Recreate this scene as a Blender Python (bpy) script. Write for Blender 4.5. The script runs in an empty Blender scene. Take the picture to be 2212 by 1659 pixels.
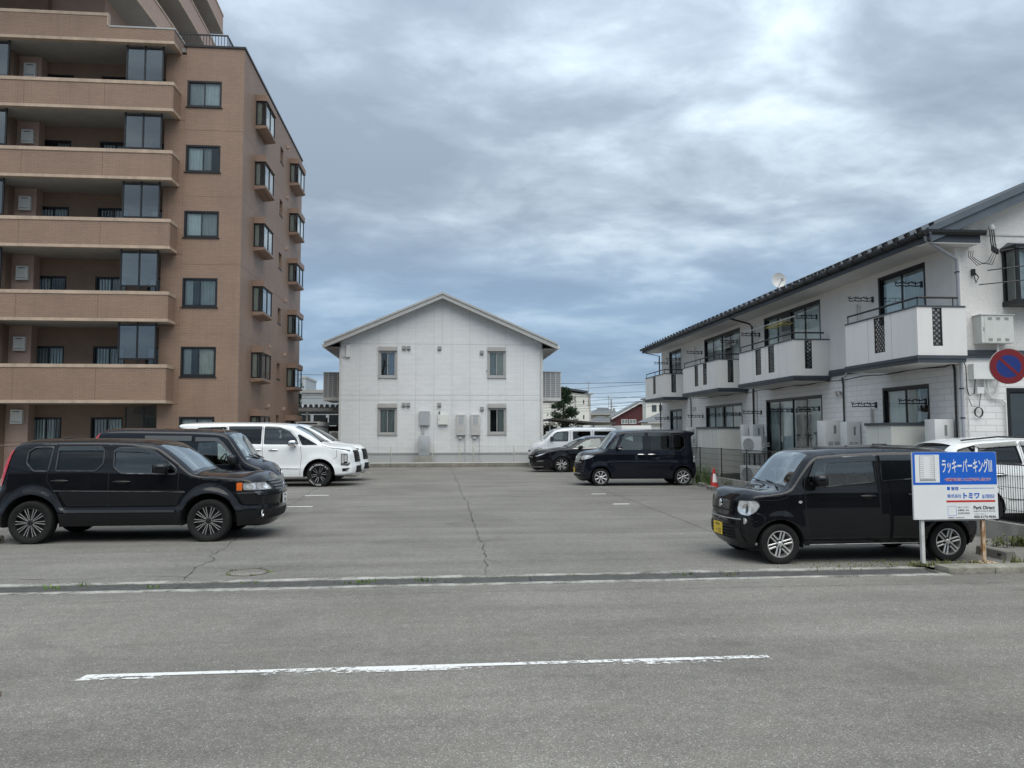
import bpy, bmesh, math, random
import numpy as np
from mathutils import Vector, Matrix
from mathutils.bvhtree import BVHTree
from mathutils.geometry import delaunay_2d_cdt
R = math.radians
scene = bpy.context.scene
C = scene.collection
random.seed(7); rng = np.random.default_rng(7)

# ------------------------------------------------------------------ camera
CAM_H = 1.71
yaw, pitch, roll = R(5.25), R(3.65), R(0.12)
fw = Vector((math.sin(yaw)*math.cos(pitch), math.cos(yaw)*math.cos(pitch), math.sin(pitch)))
rt0 = Vector((math.cos(yaw), -math.sin(yaw), 0)); up0 = rt0.cross(fw)
rt = rt0*math.cos(roll) - up0*math.sin(roll); up = rt0*math.sin(roll) + up0*math.cos(roll)
cd = bpy.data.cameras.new('camera'); cam = bpy.data.objects.new('camera', cd); C.objects.link(cam)
cd.sensor_width = 36; cd.lens = 36*1665/2212; cd.clip_start = 0.05; cd.clip_end = 2000
m = Matrix.Identity(4)
for i in range(3):
    m[i][0] = rt[i]; m[i][1] = up[i]; m[i][2] = -fw[i]
m[0][3], m[1][3], m[2][3] = 0, 0, CAM_H
cam.matrix_world = m
scene.camera = cam

# ------------------------------------------------------------------ light
SUN_EL, SUN_AZ = R(62), R(166)      # azimuth clockwise from +Y: behind the camera, to the right
vs = scene.view_settings
vs.view_transform = 'Standard'; vs.look = 'None'; vs.exposure = 1.08; vs.gamma = 1; vs.use_curve_mapping = False
sd = bpy.data.lights.new('sun', 'SUN'); sd.energy = 1.2; sd.angle = R(70); sd.color = (1.0, 0.945, 0.86)
sun = bpy.data.objects.new('sun', sd); C.objects.link(sun)
sdir = Vector((math.sin(SUN_AZ)*math.cos(SUN_EL), math.cos(SUN_AZ)*math.cos(SUN_EL), math.sin(SUN_EL)))
sun.rotation_euler = sdir.to_track_quat('Z', 'Y').to_euler()
world = bpy.data.worlds.new('World'); scene.world = world; world.use_nodes = True

class NT:
    """tiny helper round a node tree"""
    def __init__(s, t): s.t = t; s.t.nodes.clear()
    def n(s, typ, **k):
        nd = s.t.nodes.new(typ)
        for a, v in k.items():
            if a == 'i':
                for kk, vv in v.items():
                    if isinstance(vv, bpy.types.NodeSocket): s.t.links.new(vv, nd.inputs[kk])
                    else: nd.inputs[kk].default_value = vv
            else: setattr(nd, a, v)
        return nd
    def math(s, op, a, b=0.0, c=None, clamp=False):
        nd = s.t.nodes.new('ShaderNodeMath'); nd.operation = op; nd.use_clamp = clamp
        for k, v in enumerate((a, b, c)):
            if v is None: continue
            if isinstance(v, bpy.types.NodeSocket): s.t.links.new(v, nd.inputs[k])
            else: nd.inputs[k].default_value = v
        return nd.outputs[0]
    def mix(s, f, a, b, mode='MIX'):
        nd = s.t.nodes.new('ShaderNodeMix'); nd.data_type = 'RGBA'; nd.blend_type = mode
        for k, v in ((0, f), (6, a), (7, b)):
            if isinstance(v, bpy.types.NodeSocket): s.t.links.new(v, nd.inputs[k])
            elif k == 0: nd.inputs[0].default_value = v
            else: nd.inputs[k].default_value = (*v, 1) if len(v) == 3 else v
        return nd.outputs[2]
    def ramp(s, f, stops, interp='LINEAR'):
        nd = s.t.nodes.new('ShaderNodeValToRGB'); nd.color_ramp.interpolation = interp
        el = nd.color_ramp.elements
        while len(el) < len(stops): el.new(0.5)
        for e, (p, c) in zip(el, stops):
            e.position = p; e.color = (*c, 1) if not isinstance(c, float) else (c, c, c, 1)
        s.t.links.new(f, nd.inputs[0]); return nd.outputs[0]
    def maprange(s, v, a, b, c, d):
        nd = s.t.nodes.new('ShaderNodeMapRange')
        s.t.links.new(v, nd.inputs[0])
        for k, x in enumerate((a, b, c, d)): nd.inputs[k+1].default_value = x
        return nd.outputs[0]

# overcast sky: NISHITA sky behind a procedural cloud deck (projected on a flat layer overhead)
w = NT(world.node_tree)
sky = w.n('ShaderNodeTexSky', sky_type='NISHITA', sun_disc=False, sun_elevation=SUN_EL, sun_rotation=SUN_AZ,
          altitude=10, air_density=1.0, dust_density=2.0, ozone_density=1.0)
tc = w.n('ShaderNodeTexCoord')
sx = w.n('ShaderNodeSeparateXYZ', i={0: tc.outputs['Generated']})
el = w.math('MAXIMUM', sx.outputs[2], 0.0)
den = w.math('ADD', el, 0.18)
px = w.math('DIVIDE', sx.outputs[0], den); py = w.math('DIVIDE', sx.outputs[1], den)
pv = w.n('ShaderNodeCombineXYZ', i={0: px, 1: py, 2: 0.0}).outputs[0]
mp = w.n('ShaderNodeMapping', i={0: pv, 1: (-4.1, 5.6, 2.0), 2: (0, 0, R(-14)), 3: (0.85, 1.05, 1.0)}).outputs[0]
n1 = w.n('ShaderNodeTexNoise', i={'Vector': mp, 'Scale': 0.56, 'Detail': 4.0, 'Roughness': 0.5, 'Distortion': 0.6}).outputs[0]
n2 = w.n('ShaderNodeTexNoise', i={'Vector': mp, 'Scale': 2.6, 'Detail': 8.0, 'Roughness': 0.5, 'Distortion': 0.35}).outputs[0]
n3 = w.n('ShaderNodeTexNoise', i={'Vector': mp, 'Scale': 7.5, 'Detail': 7.0, 'Roughness': 0.6, 'Distortion': 0.2}).outputs[0]
cl = w.math('ADD', w.math('MULTIPLY', n1, 0.46), w.math('ADD', w.math('MULTIPLY', n2, 0.41), w.math('MULTIPLY', n3, 0.13)))
deck = w.ramp(cl, [(0.41, (1.95, 2.40, 2.95)), (0.465, (2.4, 2.9, 3.5)), (0.51, (3.1, 3.72, 4.35)), (0.55, (4.1, 4.8, 5.4)), (0.60, (5.4, 6.1, 6.5))])
low = w.ramp(cl, [(0.40, (1.9, 2.8, 4.0)), (0.50, (2.2, 3.2, 4.45)), (0.60, (3.3, 4.4, 5.6))])
horiz = w.ramp(cl, [(0.40, (4.4, 5.8, 7.1)), (0.60, (6.8, 8.1, 9.0))])
f1 = w.maprange(el, 0.12, 0.30, 0, 1); f1.node.interpolation_type = 'SMOOTHSTEP'
f2 = w.maprange(el, 0.018, 0.075, 0, 1); f2.node.interpolation_type = 'SMOOTHSTEP'
c1 = w.mix(f1, low, deck); c2 = w.mix(f2, horiz, c1)
# overcast luminance: brighter towards the zenith, (1 + 2 sin h) as in the standard overcast sky
ov = w.maprange(el, 0.0, 1.0, 0.62, 1.86)
c2 = w.n('ShaderNodeVectorMath', operation='SCALE', i={0: c2, 'Scale': ov}).outputs[0]
c3 = w.mix(0.93, sky.outputs[0], c2)
bg = w.n('ShaderNodeBackground', i={0: c3, 1: 0.083})
w.n('ShaderNodeOutputWorld', i={0: bg.outputs[0]})

# ------------------------------------------------------------------ materials
def new_mat(name):
    m = bpy.data.materials.new(name); m.use_nodes = True
    return m, NT(m.node_tree)
def finish(nt, bsdf):
    nt.n('ShaderNodeOutputMaterial', i={0: bsdf.outputs[0]})
MATS = {}
def M(name, col=(0.5, 0.5, 0.5), rough=0.5, metal=0.0, coat=0.0, var=0.0, vscale=3.0, bump=0.0, bscale=60.0, spec=0.5, dirt=0.0, streak=0.0, emit=None, coatr=0.03):
    """principled material with soft colour variation, weather streaks and fine relief"""
    if name in MATS: return MATS[name]
    m, t = new_mat(name)
    b = t.n('ShaderNodeBsdfPrincipled', i={'Base Color': (*col, 1), 'Roughness': rough, 'Metallic': metal, 'Coat Weight': coat, 'Coat Roughness': coatr, 'Coat IOR': 1.43, 'Specular IOR Level': spec})
    co = t.n('ShaderNodeTexCoord').outputs['Object']
    cur = None
    if var:
        nz = t.n('ShaderNodeTexNoise', i={'Vector': co, 'Scale': vscale, 'Detail': 6.0, 'Roughness': 0.6}).outputs[0]
        k = t.maprange(nz, 0.3, 0.7, 1-var, 1+var)
        cur = t.n('ShaderNodeVectorMath', operation='SCALE', i={0: col, 'Scale': k}).outputs[0]
    if streak:
        s = t.n('ShaderNodeMapping', i={0: co, 3: (2.2, 2.2, 0.16)}).outputs[0]
        nz = t.n('ShaderNodeTexNoise', i={'Vector': s, 'Scale': 1.6, 'Detail': 5.0, 'Roughness': 0.65}).outputs[0]
        k = t.maprange(nz, 0.42, 0.72, 0, streak)
        cur = t.mix(k, cur if cur is not None else col, tuple(x*0.45 for x in col))
    if dirt:
        nz = t.n('ShaderNodeTexNoise', i={'Vector': co, 'Scale': vscale*2.7, 'Detail': 8.0, 'Roughness': 0.7}).outputs[0]
        k = t.maprange(nz, 0.5, 0.72, 0, dirt)
        cur = t.mix(k, cur if cur is not None else col, (0.10, 0.085, 0.06))
    if cur is not None: t.t.links.new(cur, b.inputs['Base Color'])
    if bump:
        nz = t.n('ShaderNodeTexNoise', i={'Vector': co, 'Scale': bscale, 'Detail': 4.0, 'Roughness': 0.6}).outputs[0]
        bp = t.n('ShaderNodeBump', i={'Height': nz, 'Strength': bump, 'Distance': 0.02}).outputs[0]
        t.t.links.new(bp, b.inputs['Normal'])
    if emit: b.inputs['Emission Color'].default_value = (*emit, 1); b.inputs['Emission Strength'].default_value = 1
    finish(t, b); MATS[name] = m; return m

def brick_mat(name, c1, c2, mortar, bw, bh, ms, bump=0.3, rough=0.6, offset=0.5, var=0.10, streak=0.0):
    """running-bond relief for axis-aligned walls: u = x + y, v = z"""
    m, t = new_mat(name)
    co = t.n('ShaderNodeTexCoord').outputs['Object']
    s = t.n('ShaderNodeSeparateXYZ', i={0: co})
    u = t.math('ADD', s.outputs[0], s.outputs[1])
    v = t.n('ShaderNodeCombineXYZ', i={0: u, 1: s.outputs[2], 2: 0.0}).outputs[0]
    br = t.n('ShaderNodeTexBrick', offset=offset, i={'Vector': v, 'Color1': (*c1, 1), 'Color2': (*c2, 1), 'Mortar': (*mortar, 1), 'Scale': 1.0, 'Mortar Size': ms, 'Mortar Smooth': 0.2, 'Bias': 0.0, 'Brick Width': bw, 'Row Height': bh})
    nz = t.n('ShaderNodeTexNoise', i={'Vector': co, 'Scale': 0.55, 'Detail': 7.0, 'Roughness': 0.6}).outputs[0]
    k = t.maprange(nz, 0.3, 0.7, 1-var, 1+var)
    cur = t.n('ShaderNodeVectorMath', operation='SCALE', i={0: br.outputs[0], 'Scale': k}).outputs[0]
    if streak:
        sm = t.n('ShaderNodeMapping', i={0: co, 3: (1.5, 1.5, 0.1)}).outputs[0]
        nz2 = t.n('ShaderNodeTexNoise', i={'Vector': sm, 'Scale': 1.5, 'Detail': 6.0, 'Roughness': 0.7}).outputs[0]
        cur = t.mix(t.maprange(nz2, 0.5, 0.75, 0, streak), cur, tuple(x*0.4 for x in c1))
    b = t.n('ShaderNodeBsdfPrincipled', i={'Base Color': cur, 'Roughness': rough, 'Specular IOR Level': 0.35})
    inv = t.math('SUBTRACT', 1.0, br.outputs[1])
    fine = t.n('ShaderNodeTexNoise', i={'Vector': co, 'Scale': 90.0, 'Detail': 3.0}).outputs[0]
    h = t.math('ADD', inv, t.math('MULTIPLY', fine, 0.25))
    bp = t.n('ShaderNodeBump', i={'Height': h, 'Strength': bump, 'Distance': 0.006}).outputs[0]
    t.t.links.new(bp, b.inputs['Normal']); finish(t, b); MATS[name] = m; return m

def asphalt_mat(name, base, light, dark, brown, fine=115.0):
    m, t = new_mat(name)
    co = t.n('ShaderNodeTexCoord').outputs['Object']
    wob = t.n('ShaderNodeTexNoise', i={'Vector': co, 'Scale': 40.0, 'Detail': 3.0}).outputs[1]
    co2 = t.n('ShaderNodeMix', data_type='VECTOR', i={0: 0.012, 4: co, 5: wob}).outputs[1]
    v = t.n('ShaderNodeTexVoronoi', i={'Vector': co2, 'Scale': fine, 'Randomness': 1.0})
    vs_ = t.n('ShaderNodeSeparateXYZ', i={0: v.outputs['Color']})
    stone = t.ramp(vs_.outputs[0], [(0.0, tuple(b*0.62 for b in base)), (0.30, tuple(b*0.88 for b in base)), (0.72, base), (0.92, tuple(b*1.22 for b in base)), (0.97, tuple((b+l)/2 for b, l in zip(base, light))), (1.0, light)])
    v2 = t.n('ShaderNodeTexVoronoi', i={'Vector': co, 'Scale': fine*0.38, 'Randomness': 1.0})
    v2s = t.n('ShaderNodeSeparateXYZ', i={0: v2.outputs['Color']})
    near = t.math('LESS_THAN', v2.outputs['Distance'], 0.30)
    chip = t.math('MULTIPLY', t.math('GREATER_THAN', v2s.outputs[1], 0.90), near)
    cur = t.mix(t.math('MULTIPLY', chip, 0.6), stone, light)
    pit = t.math('MULTIPLY', t.math('LESS_THAN', v2s.outputs[1], 0.10), near)
    cur = t.mix(t.math('MULTIPLY', pit, 0.5), cur, dark)
    a = t.n('ShaderNodeTexNoise', i={'Vector': co, 'Scale': 0.35, 'Detail': 6.0, 'Roughness': 0.62}).outputs[0]
    st = t.n('ShaderNodeMapping', i={0: co, 3: (0.22, 1.6, 1.0)}).outputs[0]
    a2 = t.n('ShaderNodeTexNoise', i={'Vector': st, 'Scale': 1.1, 'Detail': 5.0, 'Roughness': 0.6}).outputs[0]
    a3 = t.n('ShaderNodeTexNoise', i={'Vector': co, 'Scale': 9.0, 'Detail': 5.0, 'Roughness': 0.7}).outputs[0]
    k = t.math('ADD', t.maprange(a, 0.3, 0.7, -0.20, 0.18), t.maprange(a2, 0.3, 0.7, -0.10, 0.10))
    k = t.math('ADD', k, t.maprange(a3, 0.3, 0.7, 0.88, 1.12))
    cur = t.n('ShaderNodeVectorMath', operation='SCALE', i={0: cur, 'Scale': k}).outputs[0]
    bn = t.n('ShaderNodeTexNoise', i={'Vector': co, 'Scale': 0.9, 'Detail': 6.0, 'Roughness': 0.7}).outputs[0]
    cur = t.mix(t.maprange(bn, 0.52, 0.72, 0, 0.22), cur, brown)
    sn = t.n('ShaderNodeTexNoise', i={'Vector': co, 'Scale': 0.55, 'Detail': 4.0, 'Roughness': 0.55, 'Distortion': 0.8}).outputs[0]
    cur = t.mix(t.maprange(sn, 0.60, 0.72, 0, 0.38), cur, tuple(x*0.45 for x in base))
    ty = t.n('ShaderNodeMapping', i={0: co, 3: (0.03, 1.9, 1.0)}).outputs[0]
    tn = t.n('ShaderNodeTexNoise', i={'Vector': ty, 'Scale': 1.0, 'Detail': 3.0}).outputs[0]
    cur = t.n('ShaderNodeVectorMath', operation='SCALE', i={0: cur, 'Scale': t.maprange(tn, 0.3, 0.7, 0.90, 1.10)}).outputs[0]
    b = t.n('ShaderNodeBsdfPrincipled', i={'Base Color': cur, 'Roughness': 0.9, 'Specular IOR Level': 0.25})
    bp = t.n('ShaderNodeBump', i={'Height': v.outputs['Distance'], 'Strength': 0.35, 'Distance': 0.004}).outputs[0]
    t.t.links.new(bp, b.inputs['Normal']); finish(t, b); MATS[name] = m; return m

def paint_mat(name, col, wear=0.5, scale=14.0, stretch=(1, 1, 1), soft=0.05):
    """worn road paint: chips where the asphalt below shows through"""
    m, t = new_mat(name)
    co = t.n('ShaderNodeTexCoord').outputs['Object']
    cm = t.n('ShaderNodeMapping', i={0: co, 3: stretch}).outputs[0]
    a = t.n('ShaderNodeTexNoise', i={'Vector': cm, 'Scale': scale, 'Detail': 10.0, 'Roughness': 0.75}).outputs[0]
    big = t.n('ShaderNodeTexNoise', i={'Vector': cm, 'Scale': 0.9, 'Detail': 3.0}).outputs[0]
    k = t.math('ADD', t.math('MULTIPLY', a, 0.6), t.math('MULTIPLY', big, 0.4))
    alpha = t.maprange(k, wear, wear-soft, 0, 1)
    d = t.n('ShaderNodeTexNoise', i={'Vector': co, 'Scale': 30.0, 'Detail': 4.0}).outputs[0]
    c = t.mix(t.maprange(d, 0.4, 0.75, 0, 0.45), col, tuple(x*0.6 for x in col))
    b = t.n('ShaderNodeBsdfPrincipled', i={'Base Color': c, 'Roughness': 0.7, 'Alpha': alpha, 'Specular IOR Level': 0.3})
    finish(t, b); MATS[name] = m; return m

def glass_mat(name, tint=(0.25, 0.3, 0.3), ior=1.55, gloss=(0.95, 1, 1), rough=0.0, extra=0.0):
    """thin tinted pane: tinted see-through plus mirror reflection by Fresnel"""
    m, t = new_mat(name)
    fr = t.n('ShaderNodeFresnel', i={0: ior}).outputs[0]
    f = t.math('ADD', t.math('MULTIPLY', fr, 1.35), extra, clamp=True)
    co = t.n('ShaderNodeTexCoord').outputs['Object']
    nz = t.n('ShaderNodeTexNoise', i={'Vector': co, 'Scale': 1.3, 'Detail': 1.0}).outputs[0]
    bp = t.n('ShaderNodeBump', i={'Height': nz, 'Strength': 0.03, 'Distance': 0.05}).outputs[0]
    tr = t.n('ShaderNodeBsdfTransparent', i={0: (*tint, 1)})
    gl = t.n('ShaderNodeBsdfGlossy', i={0: (*gloss, 1), 'Roughness': rough, 'Normal': bp})
    mx = t.n('ShaderNodeMixShader', i={0: f, 1: tr.outputs[0], 2: gl.outputs[0]})
    finish(t, mx); MATS[name] = m; return m

# ------------------------------------------------------------------ mesh helpers
class MB:
    def __init__(s): s.v = []; s.f = []; s.mi = []; s.cur = 0
    def add(s, vs, fs):
        o = len(s.v); s.v += [tuple(p) for p in vs]; s.f += [tuple(o+i for i in f) for f in fs]; s.mi += [s.cur]*len(fs); return s
    def box(s, x0, x1, y0, y1, z0, z1):
        return s.add([(x0,y0,z0),(x1,y0,z0),(x1,y1,z0),(x0,y1,z0),(x0,y0,z1),(x1,y0,z1),(x1,y1,z1),(x0,y1,z1)],
                     [(3,2,1,0),(4,5,6,7),(0,1,5,4),(1,2,6,5),(2,3,7,6),(3,0,4,7)])
    def bbox(s, x0, x1, y0, y1, z0, z1, b=0.01):
        """box with bevelled edges"""
        b = min(b, (x1-x0)*.45, (y1-y0)*.45, (z1-z0)*.45)
        bm = bmesh.new()
        vs = [bm.verts.new(p) for p in [(x0,y0,z0),(x1,y0,z0),(x1,y1,z0),(x0,y1,z0),(x0,y0,z1),(x1,y0,z1),(x1,y1,z1),(x0,y1,z1)]]
        for f in [(3,2,1,0),(4,5,6,7),(0,1,5,4),(1,2,6,5),(2,3,7,6),(3,0,4,7)]: bm.faces.new([vs[i] for i in f])
        bmesh.ops.bevel(bm, geom=bm.edges[:], offset=b, segments=2, affect='EDGES', profile=0.5)
        bm.verts.index_update()
        s.add([v.co[:] for v in bm.verts], [[v.index for v in f.verts] for f in bm.faces]); bm.free(); return s
    def prism(s, poly, axis, a, b):
        """polygon (2D, ccw) extruded along an axis: 'y' uses (x,z), 'x' uses (y,z), 'z' uses (x,y)"""
        n = len(poly)
        def P(q, t): return {'y': (q[0], t, q[1]), 'x': (t, q[0], q[1]), 'z': (q[0], q[1], t)}[axis]
        ar = sum(poly[i][0]*poly[(i+1)%n][1]-poly[(i+1)%n][0]*poly[i][1] for i in range(n))
        p = poly if ar > 0 else poly[::-1]
        lo, hi = (a, b) if a < b else (b, a)
        vs = [P(q, lo) for q in p]+[P(q, hi) for q in p]
        bot = tuple(range(n)); top = tuple(range(n, 2*n))
        sides = [(i, (i+1)%n, n+(i+1)%n, n+i) for i in range(n)]
        if axis in 'zx': fs = [bot[::-1], top]+sides
        else: fs = [bot, top[::-1]]+[q[::-1] for q in sides]
        return s.add(vs, fs)
    def tube(s, pts, r, n=8, closed=False, caps=True, r2=None):
        pts = [Vector(p) for p in pts]; m_ = len(pts); o = len(s.v); N = None
        for i, p in enumerate(pts):
            if closed: t = pts[(i+1)%m_]-pts[i-1]
            else: t = pts[min(i+1, m_-1)]-pts[max(i-1, 0)]
            if t.length < 1e-9: t = Vector((0,0,1))
            t.normalize()
            if N is None:
                N = t.orthogonal().normalized()
            else:
                N = (N-t*N.dot(t)); N = N.normalized() if N.length > 1e-6 else t.orthogonal().normalized()
            B = t.cross(N); rr = r if r2 is None else r+(r2-r)*i/max(1, m_-1)
            if callable(r): rr = r(i/max(1, m_-1))
            for k in range(n):
                a = 2*math.pi*k/n; s.v.append(tuple(p+N*(math.cos(a)*rr)+B*(math.sin(a)*rr)))
        for i in range(m_ if closed else m_-1):
            j = (i+1)%m_
            for k in range(n):
                l = (k+1)%n; s.f.append((o+i*n+k, o+i*n+l, o+j*n+l, o+j*n+k)); s.mi.append(s.cur)
        if caps and not closed:
            s.f.append(tuple(o+k for k in range(n))[::-1]); s.f.append(tuple(o+(m_-1)*n+k for k in range(n))); s.mi += [s.cur]*2
        return s
    def lathe(s, prof, axis='z', c=(0,0,0), n=32, closed=False):
        """profile of (radius, height) turned round an axis"""
        o = len(s.v); m_ = len(prof)
        for k in range(n):
            a = 2*math.pi*k/n; ca, sa = math.cos(a), math.sin(a)
            for r, h in prof:
                q = {'z': (r*ca, r*sa, h), 'y': (r*ca, h, -r*sa), 'x': (h, r*ca, r*sa)}[axis]
                s.v.append((q[0]+c[0], q[1]+c[1], q[2]+c[2]))
        for k in range(n):
            l = (k+1)%n
            for i in range(m_ if closed else m_-1):
                j = (i+1)%m_
                s.f.append((o+k*m_+i, o+l*m_+i, o+l*m_+j, o+k*m_+j)); s.mi.append(s.cur)
        return s
    def quad(s, a, b, c_, d): return s.add([a,b,c_,d], [(0,1,2,3)])
    def build(s, name, mat, parent=None, smooth=None, label=None):
        me = bpy.data.meshes.new(name); me.from_pydata(s.v, [], s.f)
        for q in (mat if isinstance(mat, (list, tuple)) else [mat]): me.materials.append(q)
        if any(s.mi): me.polygons.foreach_set('material_index', s.mi)
        me.update()
        if smooth:
            me.shade_smooth(); me.set_sharp_from_angle(angle=R(smooth))
        o = bpy.data.objects.new(name, me); C.objects.link(o); o.parent = parent
        if label: o['label'] = label
        return o
def tag(o, label=None, cat=None, group=None, kind=None):
    if label: o['label'] = label
    if cat: o['category'] = cat
    if group: o['group'] = group
    if kind: o['kind'] = kind
    return o
def thing(name, label, cat, loc=(0,0,0), rz=0.0, group=None):
    o = bpy.data.objects.new(name, None); C.objects.link(o); o.empty_display_size = 0.2
    o.location = loc; o.rotation_euler = (0, 0, rz)
    return tag(o, label, cat, group)
def copy_tree(o, parent=None):
    c = o.copy(); C.objects.link(c); c.parent = parent
    for ch in list(o.children): copy_tree(ch, c)
    return c
def catenary(a, b, sag, n=16):
    a, b = Vector(a), Vector(b)
    return [a.lerp(b, i/n)-Vector((0,0,sag*4*(i/n)*(1-i/n))) for i in range(n+1)]
def text_mesh(name, body, size, mat, parent, loc, rot, align='LEFT', sx=1.0, bold=0.0, extrude=0.0005, space=1.0):
    """lettering turned into a mesh; loc = left baseline (or centre)"""
    cu = bpy.data.curves.new(name, 'FONT'); cu.body = body; cu.size = size; cu.align_x = align
    cu.extrude = extrude; cu.offset = bold; cu.space_character = space; cu.resolution_u = 3
    t = bpy.data.objects.new(name, cu); C.objects.link(t)
    dg = bpy.context.evaluated_depsgraph_get(); dg.update()
    me = bpy.data.meshes.new_from_object(t.evaluated_get(dg)); bpy.data.objects.remove(t); bpy.data.curves.remove(cu)
    me.materials.clear(); me.materials.append(mat); me.name = name
    o = bpy.data.objects.new(name, me); C.objects.link(o); o.parent = parent
    o.location = loc; o.rotation_euler = rot; o.scale = (sx, 1, 1); return o
# ------------------------------------------------------------------ ground, road, lot, gutter
A_ROAD = asphalt_mat('road_asphalt', (0.190, 0.180, 0.160), (0.40, 0.39, 0.365), (0.085, 0.082, 0.076), (0.19, 0.17, 0.14), 155.0)
A_LOT = asphalt_mat('lot_asphalt', (0.183, 0.175, 0.157), (0.40, 0.39, 0.37), (0.07, 0.069, 0.066), (0.165, 0.15, 0.125), 155.0)
CONC = M('concrete', (0.33, 0.32, 0.29), 0.9, var=0.18, vscale=2.0, bump=0.35, bscale=70, dirt=0.35)
CONC_D = M('concrete_dark', (0.20, 0.19, 0.165), 0.92, var=0.25, vscale=2.5, bump=0.4, bscale=60, dirt=0.55)
SOIL = M('soil', (0.16, 0.145, 0.12), 0.95, var=0.3, vscale=1.2, bump=0.4, bscale=25)
GALV = M('galvanised_steel', (0.15, 0.15, 0.145), 0.7, metal=0.3, var=0.25, vscale=8, dirt=0.25)
DARKPIT = M('channel_dark', (0.03, 0.03, 0.028), 0.95, var=0.3)
GY = lambda x: 0.008*x                      # the gutter runs a little askew

def sheet(name, poly, z, mat, label=None, cat=None, kind='structure', parent=None):
    mb = MB(); mb.add([(x, y, z) for x, y in poly], [tuple(range(len(poly)))])
    o = mb.build(name, mat, parent)
    if kind: o['kind'] = kind
    if label: o['label'] = label
    return o
sheet('ground', [(-900, -300), (900, -300), (900, 1500), (-900, 1500)], -0.26, SOIL, 'wide flat ground under the town')
road = sheet('road', [(-80, -30), (80, -30), (80, 8.82+GY(80)), (-80, 8.82+GY(-80))], 0.0, A_ROAD, 'grey asphalt road in front of the parking lot')
lot = sheet('parking_lot', [(-7.75, 9.40+GY(-7.75)), (8.95, 9.40+GY(8.95)), (8.95, 39.5), (-7.75, 39.5)], 0.0, A_LOT, 'grey asphalt surface of the parking lot')
sheet('yard', [(-80, 9.40+GY(-80)), (-7.75, 9.40+GY(-7.75)), (-7.75, 39.5), (-80, 39.5)], 0.0, CONC_D, 'bare concrete yard before the brown apartment block')
sheet('yard', [(8.95, 9.40+GY(8.95)), (80, 9.40+GY(80)), (80, 39.5), (8.95, 39.5)], 0.0, CONC_D, 'concrete yard along the two storey white apartments')
sheet('yard', [(-80, 39.5), (80, 39.5), (80, 56), (-80, 56)], 0.02, CONC_D, 'gravel yard round the gabled white house')

# gutter: concrete lips, dark channel, one grating panel after another
gut = thing('street_gutter', 'grated street gutter with pale concrete lips along the lot entrance', 'gutter')
def skew(mb):
    mb.v = [(x, y+GY(x), z) for x, y, z in mb.v]; return mb
G0, G1 = -14.0, 6.10
def lip_mat():
    m_, t = new_mat('lip_concrete'); co = t.n('ShaderNodeTexCoord').outputs['Object']
    a = t.n('ShaderNodeTexNoise', i={'Vector': co, 'Scale': 2.6, 'Detail': 9.0, 'Roughness': 0.7}).outputs[0]
    f = t.n('ShaderNodeTexNoise', i={'Vector': co, 'Scale': 60.0, 'Detail': 4.0, 'Roughness': 0.7}).outputs[0]
    k = t.math('ADD', a, t.math('MULTIPLY', t.math('SUBTRACT', f, 0.5), 0.5))
    c_ = t.ramp(k, [(0.38, (0.13, 0.125, 0.11)), (0.47, (0.24, 0.235, 0.215)), (0.54, (0.34, 0.33, 0.30)), (0.66, (0.42, 0.41, 0.38))])
    b = t.n('ShaderNodeBsdfPrincipled', i={'Base Color': c_, 'Roughness': 0.92, 'Specular IOR Level': 0.25})
    bp = t.n('ShaderNodeBump', i={'Height': f, 'Strength': 0.5, 'Distance': 0.01}).outputs[0]; t.t.links.new(bp, b.inputs['Normal']); finish(t, b); return m_
LIPM = lip_mat()
def lip(y0, y1, name, edge):
    mb = MB(); n = 220; xx = np.linspace(G0, G1, n)
    jit = np.clip(rng.normal(0, 0.012, n)+0.022*np.sin(xx*2.3+edge)*np.sin(xx*0.9), -0.04, 0.04)
    for i in range(n):
        j = jit[i]
        mb.v += [(xx[i], y0+(j if edge == 0 else 0), -0.2), (xx[i], y0+(j if edge == 0 else 0), 0.006), (xx[i], y1+(j if edge == 1 else 0), 0.006), (xx[i], y1+(j if edge == 1 else 0), -0.2)]
    for i in range(n-1):
        o = i*4
        for k in range(3): mb.f.append((o+k, o+4+k, o+5+k, o+k+1)); mb.mi.append(0)
    skew(mb).build(name, LIPM, gut)
lip(8.80, 8.925, 'concrete_lip', 0); lip(9.285, 9.42, 'concrete_lip', 1)
skew(MB().box(G0, G1, 8.90, 9.30, -0.24, -0.14)).build('channel', DARKPIT, gut)
skew(MB().box(6.085, 6.125, 8.93, 9.28, -0.24, -0.004)).build('end_cap', CONC_D, gut)
gm = MB()
for k in range(11):
    y = 8.932+0.0345*k; gm.box(0.004, 0.986, y-0.004, y+0.004, -0.038, 0.0)
for k in range(31):
    x = 0.006+0.0325*k; gm.box(x-0.0035, x+0.0035, 8.93, 9.28, -0.030, -0.003)
gm.box(0, 0.99, 8.926, 8.934, -0.042, 0.001); gm.box(0, 0.99, 9.276, 9.284, -0.042, 0.001)
g0 = gm.build('grating', GALV, gut)
nG = int((G1-G0)/0.995)
for i in range(nG):
    g = g0 if i == 0 else g0.copy()
    if i: C.objects.link(g)
    x = G1-0.995*(i+1)
    g.location = (x, GY(x+.5), -0.003+rng.normal(0, 0.002)); g.rotation_euler = (0, 0, math.atan(0.008)); g.parent = gut

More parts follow.
